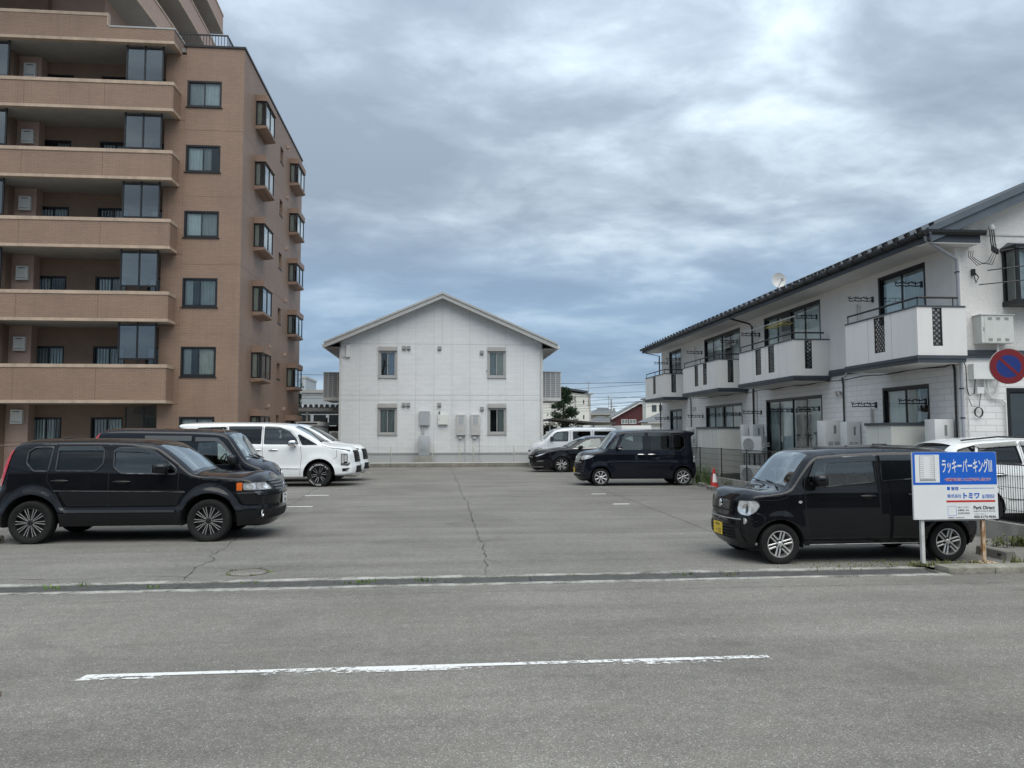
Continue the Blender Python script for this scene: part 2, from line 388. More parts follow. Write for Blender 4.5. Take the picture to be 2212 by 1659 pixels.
# mossy kerb that carries on where the grating ends
MOSSC = M('mossy_concrete', (0.25, 0.24, 0.20), 0.95, var=0.3, vscale=3, bump=0.6, bscale=40, dirt=0.6)
kb = thing('kerb', 'low mossy concrete kerb below the parking sign', 'kerb')
for i in range(20):
    x0 = 6.12+0.6*i
    mb = MB().bbox(x0, x0+0.592, 8.86+GY(x0), 9.16+GY(x0), -0.1, 0.075+rng.normal(0, .003), 0.02); mb.build('kerb_stone', MOSSC, kb, 40)
sheet('verge', [(6.1, 9.16+GY(6)), (18.2, 9.16+GY(18)), (18.2, 9.42+GY(18)), (6.1, 9.42+GY(6))], 0.03, SOIL, 'thin strip of soil behind the kerb')

# cracks and joints in the asphalt (children of the surface they run through)
CRACK = M('crack_dark', (0.035, 0.033, 0.03), 0.95, var=0.4, vscale=20)
def crack(pts, w0, parent=lot, z=0.003, jit=0.03, step=0.12, name='crack'):
    P = []
    for (a, b) in zip(pts[:-1], pts[1:]):
        L = math.dist(a, b); n = max(2, int(L/step))
        for i in range(n): P.append((a[0]+(b[0]-a[0])*i/n, a[1]+(b[1]-a[1])*i/n))
    P.append(pts[-1]); mb = MB(); n = len(P); wl = 0.0; wander = 0.0
    for i, p in enumerate(P):
        t = Vector(P[min(i+1, n-1)])-Vector(P[max(i-1, 0)]); t = Vector((t.x, t.y)).normalized(); nn = Vector((-t.y, t.x))
        wander = wander*0.75+random.gauss(0, jit*0.5)
        c = Vector(p)+nn*wander
        w_ = w0*(0.25+1.1*random.random()**1.5)
        mb.v += [(c.x-nn.x*w_, c.y-nn.y*w_, z), (c.x+nn.x*w_, c.y+nn.y*w_, z)]
    for i in range(n-1): mb.f.append((2*i, 2*i+1, 2*i+3, 2*i+2)); mb.mi.append(0)
    return mb.build(name, CRACK, parent)
crack([(0.54, 9.45), (0.63, 11.2), (0.62, 13.5), (0.66, 17), (0.61, 21.5), (0.56, 30), (0.52, 39.4)], 0.0075, jit=0.028, step=.07)
crack([(-2.97, 9.4), (-3.10, 10.3), (-3.05, 10.9), (-3.22, 11.35), (-3.39, 14.25), (-3.49, 17.2), (-3.70, 21), (-3.92, 25.9), (-4.1, 33)], 0.008, jit=0.03, step=.07)
crack([(4.55, 10.4), (4.74, 15.8), (4.85, 21.6), (5.05, 33), (5.15, 39)], 0.008, jit=0.012)
crack([(-2.97, 9.6), (-3.6, 9.75), (-4.3, 9.62), (-5.0, 9.75), (-5.8, 9.6), (-7, 9.7)], 0.007, jit=0.04)
for (a_, b_) in (((0.62, 12.2), (0.95, 12.9)), ((0.64, 15.0), (0.30, 15.9)), ((0.63, 10.6), (0.86, 10.2)), ((-3.22, 11.4), (-3.6, 12.0)), ((-3.4, 14.5), (-3.05, 15.4)), ((0.6, 20), (0.9, 21.5)), ((-3.1, 10.3), (-3.5, 10.6))):
    crack([a_, ((a_[0]+b_[0])/2+.05, (a_[1]+b_[1])/2), b_], 0.004, jit=.03, step=.06)
crack([(-3.06, 10.35), (-2.75, 10.2), (-2.6, 10.0)], 0.004, jit=0.02)
crack([(-2.1, 9.95), (-1.2, 10.25), (-0.4, 10.2)], 0.003, jit=0.02)
crack([(-7.0, 11.1), (-5.5, 11.25), (-4.2, 11.1), (-3.3, 11.4)], 0.003, jit=0.02)
crack([(-30, 7.9), (-6, 8.2), (0, 8.45), (6, 8.35), (20, 8.5)], 0.003, parent=road, jit=0.01)

# road line and bay ticks
P_LINE = paint_mat('road_paint', (0.70, 0.70, 0.68), 0.56, 18.0, (1, 1, 1), 0.04)
P_LINE2 = paint_mat('road_paint_worn', (0.68, 0.68, 0.66), 0.475, 15.0, (1, 1.6, 1), 0.03)
P_TICK = paint_mat('lot_paint', (0.80, 0.80, 0.78), 0.66, 22.0, (1, 1, 1), 0.06)
P_FAINT = paint_mat('faded_paint', (0.62, 0.62, 0.60), 0.47, 14.0, (1, 1, 1), 0.05)
mb = MB().add([(-2.51, 5.785, 0.004), (2.50, 5.78, 0.004), (2.50, 5.845, 0.004), (-2.50, 5.85, 0.004)], [(0, 1, 2, 3)]); mb.cur = 1; mb.add([(-2.53, 5.72, 0.004), (2.50, 5.70, 0.004), (2.50, 5.78, 0.004), (-2.51, 5.785, 0.004)], [(0, 1, 2, 3)])
o = mb.build('road_line', [P_LINE, P_LINE2]); tag(o, 'long worn white painted dash on the road', 'road marking')
for i, (x0, x1, y) in enumerate([(-3.74, -3.1, 21.9), (-3.59, -3.0, 18.6), (4.22, 4.62, 21.5), (4.13, 4.52, 18.4)]):
    mb = MB().box(x0, x1, y-0.05, y+0.05, 0.0015, 0.004); o = mb.build('bay_marking', P_TICK)
    tag(o, ['short white bay tick on the asphalt behind the black off-roader, beside the white minivan', 'short white bay tick on the asphalt close to the black off-roader bumper',
            'short white bay tick nearest the boxy dark car with chrome handles', 'short white bay tick on asphalt toward the small black car with yellow plate'][i], 'road marking', 'white bay ticks on the lot')

# manholes
def manhole(x, y, r, label, mat, ring):
    t = thing('manhole', label, 'manhole', (x, y, 0))
    MB().lathe([(r*0.97, -0.02), (r*0.97, 0.004), (r*0.86, 0.004), (r*0.86, -0.02)], n=40).build('frame', ring, t, 30)
    mb = MB().lathe([(0.0001, 0.003), (r*0.84, 0.003), (r*0.84, -0.02)], n=40)
    mb.build('lid', mat, t, 30)
    return t
RUSTY = M('cast_iron', (0.10, 0.075, 0.055), 0.8, metal=0.3, var=0.35, vscale=14, bump=0.5, bscale=60)
manhole(-2.37, 9.91, 0.27, 'round manhole cover in the lot filled with asphalt, weeds round its rim', A_LOT, M('mossy_iron', (0.085, 0.075, 0.045), 0.9, var=0.5, vscale=9))
manhole(-3.13, 5.36, 0.29, 'dark cast iron manhole lid in the road', RUSTY, RUSTY)

# wheel stops
def wheel_stop(x, y, L, rz, label, dark=False):
    t = thing('wheel_stop', label, 'wheel stop', (x, y, 0), rz, 'concrete wheel stops')
    poly = [(-0.075, 0.0), (0.075, 0.0), (0.06, 0.105), (0.045, 0.12), (-0.045, 0.12), (-0.06, 0.105)]
    mb = MB().prism(poly, 'x', -L/2, L/2); mb.build('block', CONC_D, t)
    for s in (-1, 1): MB().box(s*L*0.28-0.03, s*L*0.28+0.03, -0.0765, 0.0765, 0.05, 0.08).build('slot', DARKPIT, t)
    return t
wheel_stop(-6.93, 12.68, 0.6, R(90), 'grey concrete wheel stop behind the rear wheel of the black off-roader')
wheel_stop(7.58, 10.05, 0.62, R(88), 'weathered concrete wheel stop beside the rusty sign post')
wheel_stop(8.28, 24.0, 0.6, R(90), 'concrete wheel stop behind the boxy dark car with chrome handles')
wheel_stop(8.05, 22.5, 0.6, R(90), 'concrete wheel stop in front of the traffic cone')
wheel_stop(-6.93, 14.2, 0.6, R(90), 'concrete wheel stop at the far rear wheel of the black off-roader')
# ------------------------------------------------------------------ walls and windows (local frame: x along wall, -y outward, z up)
def place(mb, face, at):
    """face: '-y' wall at y=at; '-x' wall at x=at (local x = -Y); '+x' wall at x=at (local x = Y)"""
    if face == '-y': mb.v = [(x, at+y, z) for x, y, z in mb.v]
    elif face == '-x': mb.v = [(at+y, -x, z) for x, y, z in mb.v]
    elif face == '+x': mb.v = [(at-y, x, z) for x, y, z in mb.v]
    return mb
def wall_cells(mb, u0, u1, v0, v1, holes, depth=0.12):
    us = sorted({u0, u1, *[h[0] for h in holes], *[h[1] for h in holes]}); us = [u for u in us if u0 <= u <= u1]
    vs_ = sorted({v0, v1, *[h[2] for h in holes], *[h[3] for h in holes]}); vs_ = [v for v in vs_ if v0 <= v <= v1]
    for a, b in zip(us[:-1], us[1:]):
        for c, d in zip(vs_[:-1], vs_[1:]):
            uc, vc = (a+b)/2, (c+d)/2
            if any(h[0] < uc < h[1] and h[2] < vc < h[3] for h in holes): continue
            mb.quad((a, 0, c), (b, 0, c), (b, 0, d), (a, 0, d))
    for a, b, c, d in holes:
        mb.quad((a, 0, c), (a, 0, d), (a, depth, d), (a, depth, c)); mb.quad((b, 0, d), (b, 0, c), (b, depth, c), (b, depth, d))
        mb.quad((a, 0, d), (b, 0, d), (b, depth, d), (a, depth, d)); mb.quad((b, 0, c), (a, 0, c), (a, depth, c), (b, depth, c))
    return mb
BLACKAL = M('black_aluminium', (0.014, 0.015, 0.017), 0.38, metal=0.2, var=0.2)
GREYAL = M('grey_aluminium', (0.34, 0.34, 0.325), 0.45, metal=0.3, var=0.1)
WGLASS = glass_mat('window_glass', (0.78, 0.84, 0.84), 1.5, extra=0.03)
DGLASS = glass_mat('dark_glass', (0.22, 0.25, 0.26), 1.5, extra=0.04)
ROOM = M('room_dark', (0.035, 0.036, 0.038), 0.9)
CURT = [M('curtain_white', (0.80, 0.84, 0.84), 0.95, var=0.1), M('curtain_grey', (0.50, 0.53, 0.52), 0.95, var=0.1), M('curtain_cream', (0.72, 0.69, 0.60), 0.95, var=0.1), M('curtain_blue', (0.40, 0.50, 0.62), 0.95, var=0.1)]
def curtain_sheet(mb, u0, u1, v0, v1, y, amp=0.02, wl=0.11, ph=0.0):
    n = max(4, int((u1-u0)/0.022)); o = len(mb.v)
    for i in range(n+1):
        u = u0+(u1-u0)*i/n; yy = y+amp*math.sin(2*math.pi*u/wl+ph+0.8*math.sin(u*5+ph))
        mb.v += [(u, yy, v0), (u, yy*1.0+0.004*math.sin(u*9), v1)]
    for i in range(n): mb.f.append((o+2*i, o+2*i+2, o+2*i+3, o+2*i+1)); mb.mi.append(0)
def window(parent, face, at, u0, u1, v0, v1, frame=None, glass=None, rec=0.07, panes=2, curtains=('w', 'w'), fw=0.045, bars=0, sill=None, room=True, name='window'):
    """sliding window: frame, one pane object per sash, curtains and a dark room behind"""
    frame = frame or BLACKAL; glass = glass or WGLASS
    mb = MB()
    mb.box(u0, u1, rec-0.035, rec+0.06, v0, v0+fw); mb.box(u0, u1, rec-0.035, rec+0.06, v1-fw, v1)
    mb.box(u0, u0+fw, rec-0.032, rec+0.058, v0+fw, v1-fw); mb.box(u1-fw, u1, rec-0.032, rec+0.058, v0+fw, v1-fw)
    w_ = (u1-u0-2*fw)/panes; g = []
    for i in range(panes):
        a = u0+fw+w_*i; b = a+w_; y = rec+(0.004 if i % 2 else 0.026)
        s = 0.034; a2, b2 = a-(0.02 if i else 0), b+(0.02 if i < panes-1 else 0)
        mb.box(a2, a2+s, y-0.011, y+0.011, v0+fw, v1-fw); mb.box(b2-s, b2, y-0.011, y+0.011, v0+fw, v1-fw)
        mb.box(a2+s, b2-s, y-0.010, y+0.010, v0+fw, v0+fw+s*1.3); mb.box(a2+s, b2-s, y-0.010, y+0.010, v1-fw-s, v1-fw)
        g.append((a2+s, b2-s, y))
    if sill: mb.box(u0-0.04, u1+0.04, -0.05, rec, v0-0.03, v0-0.001)
    wo = place(mb, face, at).build(name, frame, parent)
    for (a, b, y), cc in zip(g, curtains):
        pm = MB().quad((a, y, v0+fw), (b, y, v0+fw), (b, y, v1-fw), (a, y, v1-fw))
        place(pm, face, at).build('pane', glass, wo)
        if cc and cc != '-':
            k = {'w': 0, 'g': 1, 'c': 2, 'b': 3}[cc[0].lower()]; cm = MB()
            lo, hi = (0.0, 1.0) if cc[0].islower() else ((0.0, 0.45) if len(cc) == 1 else (0.55, 1.0))
            curtain_sheet(cm, a+(b-a)*lo-0.015, a+(b-a)*hi+0.015, v0+fw, v1-fw-0.02, rec+0.12, ph=u0*3+a)
            place(cm, face, at).build('curtain', CURT[k], wo, 60)
    if bars:
        bm_ = MB()
        for i in range(bars):
            u = u0+0.05+(u1-u0-0.1)*i/(bars-1); bm_.box(u-0.011, u+0.011, rec-0.075, rec-0.055, v0+0.02, v1-0.02)
        bm_.box(u0, u1, rec-0.078, rec-0.052, v0+0.02, v0+0.05); bm_.box(u0, u1, rec-0.078, rec-0.052, v1-0.05, v1-0.02)
        place(bm_, face, at).build('grille', frame, wo)
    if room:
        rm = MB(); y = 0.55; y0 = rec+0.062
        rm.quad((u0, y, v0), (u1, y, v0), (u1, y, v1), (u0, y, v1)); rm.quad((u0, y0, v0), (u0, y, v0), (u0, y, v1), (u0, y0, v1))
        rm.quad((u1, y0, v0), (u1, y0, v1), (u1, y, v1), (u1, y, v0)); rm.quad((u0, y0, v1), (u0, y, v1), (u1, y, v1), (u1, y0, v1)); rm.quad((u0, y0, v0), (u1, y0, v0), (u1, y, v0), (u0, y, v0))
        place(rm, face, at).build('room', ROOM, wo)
    return wo
# ------------------------------------------------------------------ brown tiled apartment block on the left
TILE = brick_mat('brown_tile', (0.258, 0.170, 0.122), (0.284, 0.189, 0.137), (0.188, 0.127, 0.093), 0.235, 0.072, 0.007, 0.4, 0.55, var=0.10, streak=0.24)
TRIM = M('buff_coping', (0.45, 0.345, 0.26), 0.75, var=0.12, vscale=1.5, streak=0.45, bump=0.1)
SOFFIT = M('soffit_grey', (0.33, 0.32, 0.305), 0.85, var=0.1, vscale=0.8, streak=0.15)
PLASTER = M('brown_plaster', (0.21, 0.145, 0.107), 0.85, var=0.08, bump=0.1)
PINK = M('pink_pier', (0.40, 0.285, 0.235), 0.8, var=0.06)
WHITEBOX = M('white_enamel', (0.66, 0.66, 0.64), 0.45, var=0.06, vscale=4, streak=0.12)
JOINT = M('sealant', (0.17, 0.11, 0.08), 0.9)
tw = thing('apartment_block', 'tall brown tiled apartment block with long curved-ended balconies and bay windows', 'building', (-16, 31, 0))
T_OFF = Vector((16, -31, 0))                        # everything below is written in world coordinates
def tpart(mb, name, mat, parent=None, smooth=None):
    o = mb.build(name, mat, tw, smooth); o.location = T_OFF; 
    if parent: o.parent = parent; o.location = (0, 0, 0)
    return o
XR, YF, YB = -7.93, 31.0, 43.9
PT = [4.34, 7.13, 9.94, 12.63, 15.34]               # balcony parapet tops
PB = [2.87, 5.97, 8.78, 11.46, 14.18]               # parapet undersides
WZ = [(1.05, 2.37), (3.93, 5.11), (6.67, 7.83), (9.44, 10.51), (12.07, 13.17), (14.72, 15.80)]
# right block: front face and long side face with openings
mb = MB(); holes = [(-10.14, -8.80, a, b) for a, b in WZ]
wall_cells(mb, -10.19, XR, -0.2, 17.17, holes); place(mb, '-y', YF)
m2 = MB(); bz1 = [(2.72-1.42, 2.72), (3.90, 5.38), (6.70, 8.18), (9.45, 10.87), (12.10, 13.54), (14.72, 16.18)]
bz2 = [(1.3, 2.65), (3.97, 5.35), (6.72, 8.11), (9.45, 10.81), (12.07, 13.45), (14.68, 16.10)]
sh = [(38.05, 38.75, z, z+0.76) for z in (1.85, 4.38, 7.10, 9.82, 12.48, 15.12)]
wall_cells(m2, YF, YB, -0.2, 17.17, sh, 0.25); place(m2, '+x', XR)
mb.add(m2.v, m2.f)
mb.quad((-10.19, YF, -0.2), (-10.19, YF, 17.17), (-10.19, YF+1.6, 17.17), (-10.19, YF+1.6, -0.2))
mb.box(-24, XR-0.3, YB-0.3, YB, -0.2, 17.1)
tpart(mb, 'wall', TILE)
for k, z in enumerate((1.85, 4.38, 7.10, 9.82, 12.48, 15.12)):
    p = place(MB().box(38.05, 38.75, 0.16, 0.26, z, z+0.76), '+x', XR); o = tpart(p, 'slit_window', DGLASS)
    q = place(MB().box(38.04, 38.76, -0.03, 0.15, z-0.05, z-0.001), '+x', XR); tpart(q, 'sill', BLACKAL, o)
cur = [('w', 'w'), ('G', 'c'), ('G', 'g'), ('w', 'g'), ('w', 'G'), ('g', 'w')]
for (a, b), cc in zip(WZ, cur):
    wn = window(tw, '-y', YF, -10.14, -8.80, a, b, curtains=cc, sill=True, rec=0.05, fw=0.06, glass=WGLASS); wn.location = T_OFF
# expansion joints, coping and roof
for z in (5.62, 8.38, 11.1, 13.78):
    tpart(MB().box(-10.18, XR+0.001, YF-0.003, YF, z-0.006, z+0.006), 'joint', JOINT); tpart(MB().box(XR, XR+0.003, YF, YB, z-0.006, z+0.006), 'joint', JOINT)
tpart(MB().box(-10.25, XR+0.05, YF-0.05, YF+0.25, 17.17, 17.25).box(XR-0.25, XR+0.05, YF+0.25, YB, 17.17, 17.25), 'roof_coping', BLACKAL)
tpart(MB().box(-24, XR-0.05, YF+0.1, YB-0.05, 17.0, 17.16), 'roof', SOFFIT)
# bay windows on the side face
def bay(y0, y1, z0, z1, wig, parts=True):
    d = 0.43
    b = thing('tmp', 'x', 'x'); bpy.data.objects.remove(b)
    hood = MB()
    def trap(mb, za, zb, ex):       # plan: square towards the camera
        mb.box(XR-0.02, XR+d+ex, y0-ex, y1+ex, za, zb)
    trap(hood, z1-0.27, z1, 0.05)
    ho = tpart(hood, 'bay_window', TILE)
    base = MB(); base.prism([(XR-0.02, z0+0.13), (XR-0.02, z0-0.04), (XR+d*0.75, z0), (XR+d+0.04, z0+0.04), (XR+d+0.04, z0+0.13)], 'y', y0-0.04, y1+0.04)
    tpart(base, 'base', TILE, ho)
    zz0, zz1 = z0+0.13, z1-0.27; f = MB(); t = 0.05
    for (x, y) in ((XR+d-t, y0), (XR+d-t, y1-t), (XR+0.001, y0), (XR+0.001, y1-t), (XR+d-t, (y0+y1)/2-t/2)): f.box(x, x+t, y, y+t, zz0, zz1)
    f.box(XR+0.001+t, XR+d-t, y0, y0+t, zz0, zz0+0.05); f.box(XR+0.001+t, XR+d-t, y0, y0+t, zz1-0.05, zz1); f.box(XR+d-t, XR+d, y0+t, y1-t, zz0, zz0+0.05); f.box(XR+d-t, XR+d, y0+t, y1-t, zz1-0.05, zz1)
    f.box(XR+0.24, XR+0.28, y0+0.004, y0+t-0.004, zz0+.05, zz1-.05)
    tpart(f, 'frame', BLACKAL, ho)
    tpart(MB().quad((XR+t, y0+0.025, zz0), (XR+d-t, y0+0.025, zz0), (XR+d-t, y0+0.025, zz1), (XR+t, y0+0.025, zz1)), 'pane', WGLASS, ho)
    tpart(MB().quad((XR+d-0.025, y0+t, zz0), (XR+d-0.025, y1-t, zz0), (XR+d-0.025, y1-t, zz1), (XR+d-0.025, y0+t, zz1)), 'pane', WGLASS, ho)
    c_ = MB(); curtain_sheet(c_, XR+0.04, XR+0.24+0.05*math.sin(wig), zz0, zz1, y0+0.10, ph=wig, amp=0.012, wl=0.07)
    tpart(c_, 'curtain', CURT[2 if wig % 2 else 0], ho, 60)
    tpart(MB().box(XR-0.02, XR+0.012, y0+0.05, y1-0.05, zz0, zz1), 'room', ROOM, ho)
for k, (a, b) in enumerate(bz1): bay(33.0, 34.75, a, b, k+1.3)
for k, (a, b) in enumerate(bz2): bay(40.45, 42.3, a, b, k*2+0.4)
HOODM = M('vent_hood', (0.42, 0.30, 0.235), 0.6, var=0.1)
for k, z in enumerate((2.95, 5.68, 8.43, 11.1, 13.75, 16.38)):
    for y in ((39.6,) if k not in (1, 0) else (39.6, 35.85, 36.1)):
        v = MB().prism([(0, -0.07), (0.09, -0.07), (0.13, -0.02), (0.13, 0.03), (0.08, 0.09), (0, 0.09)], 'y', -0.075, 0.075)
        v.v = [(x+XR, yy+y, zz+z) for x, yy, zz in v.v]; tpart(v, 'vent_hood', HOODM)
# balconies
XE = -10.42; FY = 30.2
def balcony(zb, zt, x0=-24.0):
    t = 0.16
    def ring(mb, e, za, zb_):
        """parapet plan: straight front, short bent return to the wall"""
        outer = [(x0, FY-e), (XE-0.03, FY-e), (XE+0.02+e, FY+0.04-e), (XE+0.02+e, YF+0.32)]
        inner = [(XE+0.02-t, YF+0.32), (XE+0.02-t, FY+t), (x0, FY+t)]
        mb.prism(outer+inner, 'z', za, zb_)
    mb = MB(); ring(mb, 0.0, zb+0.11, zt-0.13); p = tpart(mb, 'balcony', TILE)
    mb = MB(); ring(mb, 0.025, zt-0.13, zt); tpart(mb, 'coping', TRIM, p)
    mb = MB(); ring(mb, 0.02, zb, zb+0.11); tpart(mb, 'lower_band', TRIM, p)
    mb = MB().prism([(x0, FY+t), (XE-0.16, FY+t), (XE+0.02-t, FY+0.26), (XE+0.02-t, YF+1.25), (x0, YF+1.25)], 'z', zb+0.004, zb+0.2); tpart(mb, 'slab', SOFFIT, p)
    for x in (-12.95, -15.9): tpart(MB().box(x-0.008, x+0.008, FY-0.004, FY, zb+0.12, zt-0.135), 'joint', JOINT, p)
    return p
for zb, zt in zip(PB, PT): balcony(zb, zt)
# top storey: stepped parapet
p = tpart(MB().box(-24, -12.91, FY, FY+0.16, 16.97, 17.87).box(-12.91, XE, FY, FY+0.16, 16.97, 17.44).box(XE-0.16, XE, FY+0.16, YF+3, 16.97, 17.44), 'balcony', TILE)
tpart(MB().box(-24, -12.89, FY-0.02, FY+0.18, 17.87, 17.99).box(-12.935, -12.89, FY-0.02, FY+0.18, 17.50, 17.87), 'coping', TRIM, p)
tpart(MB().box(-12.88, XE+0.03, FY-0.02, FY+0.18, 17.44, 17.50).box(XE-0.18, XE+0.03, FY+0.18, YF+3, 17.44, 17.50), 'coping', GREYAL, p)
tpart(MB().box(-24, XE+0.02, FY-0.02, FY+0.18, 16.86, 16.97).box(XE-0.16, XE+0.02, FY+0.18, YF+0.3, 16.86, 16.97), 'lower_band', TRIM, p)
tpart(MB().box(-24, XE-0.17, FY+0.19, YF+1.25, 16.87, 17.05), 'slab', SOFFIT, p)
# recessed balcony walls with piers, heaters, windows, glass screens on each storey
FL = [(-0.2, 2.87), (3.07, 5.97), (6.17, 8.78), (8.98, 11.46), (11.66, 14.18), (14.38, 16.86)]
WT = [2.38, 5.23, 8.06, 10.89, 13.64, 16.38]
HT = [2.67, 5.52, 8.32, 11.11, 13.81, 16.53]
SCR = glass_mat('screen_glass', (0.46, 0.48, 0.48), 1.5, extra=0.12)
yb = 32.2
mb = MB(); holes = []
for k, t_ in enumerate(WT): holes += [(-16.26, -15.04, t_-1.25, t_), (-13.93, -12.70, t_-1.25, t_), (-11.9, -11.1, t_-2.0, t_)]
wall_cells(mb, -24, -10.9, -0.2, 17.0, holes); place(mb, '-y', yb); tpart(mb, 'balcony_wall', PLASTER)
for k, t_ in enumerate(WT):
    for a, b, cc in ((-16.26, -15.04, (('w', 'W'), ('g', 'w'), ('w', '-'), ('w', 'g'), ('-', 'g'), ('c', 'w'))[k]), (-13.93, -12.70, (('g', 'w'), ('w', 'w'), ('w', 'c'), ('-', 'w'), ('w', 'w'), ('g', 'g'))[k])):
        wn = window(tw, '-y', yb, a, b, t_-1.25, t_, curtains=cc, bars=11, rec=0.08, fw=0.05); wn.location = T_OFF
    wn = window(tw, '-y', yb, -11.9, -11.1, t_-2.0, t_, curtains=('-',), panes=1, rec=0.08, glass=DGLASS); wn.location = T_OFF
    za, zb = FL[k]
    tpart(MB().box(-16.90, -16.06, 31.72, yb-0.002, za, zb+0.003), 'pier', PINK)
    tpart(MB().box(-17.5, -16.905, 31.3, yb-0.002, za, zb+0.003), 'partition_wall', PLASTER)
    tpart(MB().box(-10.98, -10.193, YF+0.02, yb+1, za-0.22, zb-0.005), 'end_pier', TILE)
    hz = HT[k]
    h = tpart(MB().bbox(-16.66, -16.21, 31.56, 31.718, hz-0.56, hz, 0.015), 'water_heater', WHITEBOX)
    tpart(MB().box(-16.56, -16.31, 31.555, 31.562, hz-0.10, hz-0.07), 'slot', BLACKAL, h); tpart(MB().box(-16.62, -16.25, 31.556, 31.561, hz-0.50, hz-0.46), 'slot', GREYAL, h)
    if k:
        for (sx0, sx1) in ((-12.28, -10.87), (-18.0, -16.60)):
            s0, s1 = zb-1.43, zb+0.002; f = MB(); y = FY+0.24
            for x in (sx0, (sx0+sx1)/2-0.03, sx1-0.06): f.box(x, x+0.06, y, y+0.05, s0-0.15, s1)
            for za_ in (s0, s1-0.14): f.box(sx0+.06, (sx0+sx1)/2-.03, y+.004, y+.046, za_, za_+0.06); f.box((sx0+sx1)/2+.03, sx1-.06, y+.004, y+.046, za_, za_+0.06)
            so = tpart(f, 'wind_screen', BLACKAL)
            for a, b in ((sx0+.06, (sx0+sx1)/2-.03), ((sx0+sx1)/2+.03, sx1-.06)):
                tpart(MB().quad((a, y+.025, s0+.06), (b, y+.025, s0+.06), (b, y+.025, s1-.14), (a, y+.025, s1-.14)), 'pane', SCR, so)
    else:
        s0, s1 = 1.3, 2.75; f = MB(); y = FY+0.9
        for x in (-12.2, -11.53, -10.93): f.box(x, x+0.05, y, y+0.05, s0, s1)
        so = tpart(f, 'wind_screen', BLACKAL)
        for a, b in ((-12.15, -11.53), (-11.48, -10.93)): tpart(MB().quad((a, y+.025, s0), (b, y+.025, s0), (b, y+.025, s1), (a, y+.025, s1)), 'pane', SCR, so)
# set-back upper storeys: side balconies running away from the street
tpart(MB().box(-24, -13.9, 32.2, 46, 17.05, 30), 'upper_wall', PINK)
tpart(MB().box(-24, -16.0, 31.9, 32.19, 17.3, 19.6), 'upper_wall', PLASTER)
for z in (19.75, 22.45, 25.1):
    n = 14; out = []
    for i in range(n+1):
        y = 29.0+(45.2-29.0)*i/n; out.append((-12.85+0.22*math.sin(math.pi*min(1, i/n)), y))
    b = MB().prism([(-24, 29.0)]+out+[(-24, 45.2)], 'z', z, z+0.18); o = tpart(b, 'balcony', SOFFIT)
    par = MB()
    par.prism(out+[(x-0.16, y) for x, y in out[::-1]], 'z', z+0.18, z+1.05); tpart(par, 'parapet', PINK, o)
    cp = MB(); cp.prism([(x+0.03, y) for x, y in out]+[(x-0.19, y) for x, y in out[::-1]], 'z', z+1.05, z+1.15); tpart(cp, 'coping', TRIM, o)
    bd = MB(); bd.prism([(x+0.03, y) for x, y in out]+[(x+0.002, y) for x, y in out[::-1]], 'z', z, z+0.14); tpart(bd, 'lower_band', TRIM, o)
    tpart(MB().box(-24, -13.02, 28.99, 29.15, z+0.18, z+1.05), 'parapet', PINK, o)
# roof railing
rl = MB(); 
for i in range(17): rl.box(-10.63+0.118*i, -10.61+0.118*i, YF+0.38, YF+0.40, 17.25, 17.87)
rl.box(-10.66, -8.70, YF+0.365, YF+0.415, 17.87, 17.92); rl.box(-10.66, -8.70, YF+0.365, YF+0.415, 17.36, 17.39)
for i in range(10): rl.box(-8.74, -8.72, YF+0.55+0.14*i, YF+0.57+0.14*i, 17.25, 17.87)
rl.box(-8.755, -8.705, YF+0.416, YF+1.9, 17.87, 17.92)
tpart(rl, 'roof_railing', BLACKAL)
# ------------------------------------------------------------------ two storey white apartments on the right
STUCCO = M('white_stucco', (0.72, 0.70, 0.675), 0.9, var=0.05, vscale=0.8, bump=0.9, bscale=28, streak=0.10)
SIDING = brick_mat('white_siding', (0.71, 0.695, 0.685), (0.74, 0.725, 0.71), (0.60, 0.59, 0.58), 0.46, 0.132, 0.009, 0.8, 0.75, var=0.05, streak=0.08)
PANEL = M('white_panel', (0.72, 0.705, 0.68), 0.75, var=0.04, vscale=1.0, streak=0.10)
SLATE = M('slate_trim', (0.048, 0.058, 0.070), 0.5, var=0.15, vscale=2)
ROOFM = M('dark_roof', (0.03, 0.032, 0.036), 0.6, var=0.2)
PIPE = M('grey_pipe', (0.30, 0.31, 0.34), 0.45, var=0.08)
PIPEW = M('white_pipe', (0.58, 0.575, 0.55), 0.5, var=0.06)
CREAM = M('cream_panel', (0.62, 0.62, 0.57), 0.7, var=0.05, streak=0.15, vscale=1.5)
BOXM = M('beige_cabinet', (0.58, 0.585, 0.555), 0.5, var=0.04, streak=0.1)
SOFW = M('white_soffit', (0.60, 0.59, 0.575), 0.85, var=0.04)
BLK = M('black_plastic', (0.012, 0.012, 0.013), 0.4)
WX, WY, WYE = 10.6, 14.87, 36.3
ra = thing('apartment_house', 'two storey white apartment house with four balconies and dark eaves', 'building', (14, 25, 0))
RO = Vector((-14, -25, 0))
def rpart(mb, name, mat, parent=None, smooth=None):
    o = mb.build(name, mat, parent or ra, smooth)
    if not parent: o.location = RO
    return o
UW = [(15.88, 17.72), (20.61, 24.41), (26.46, 30.22), (33.25, 35.04)]
LW = [(15.89, 17.68), (20.64, 24.39), (26.39, 30.17), (33.24, 35.04)]
up_h = [(-b, -a, 3.45, 5.46) for a, b in UW]; lo_h = [(-b, -a, 0.62, 2.77) for a, b in LW]
rpart(place(wall_cells(MB(), -WYE, -WY, 3.40, 5.62, up_h), '-x', WX), 'upper_wall', STUCCO)
rpart(place(wall_cells(MB(), -WYE, -WY, 0.30, 3.22, lo_h), '-x', WX), 'lower_wall', SIDING)
rpart(MB().box(WX-0.02, 22, WY+0.0, WYE, -0.2, 0.30), 'foundation', CONC)
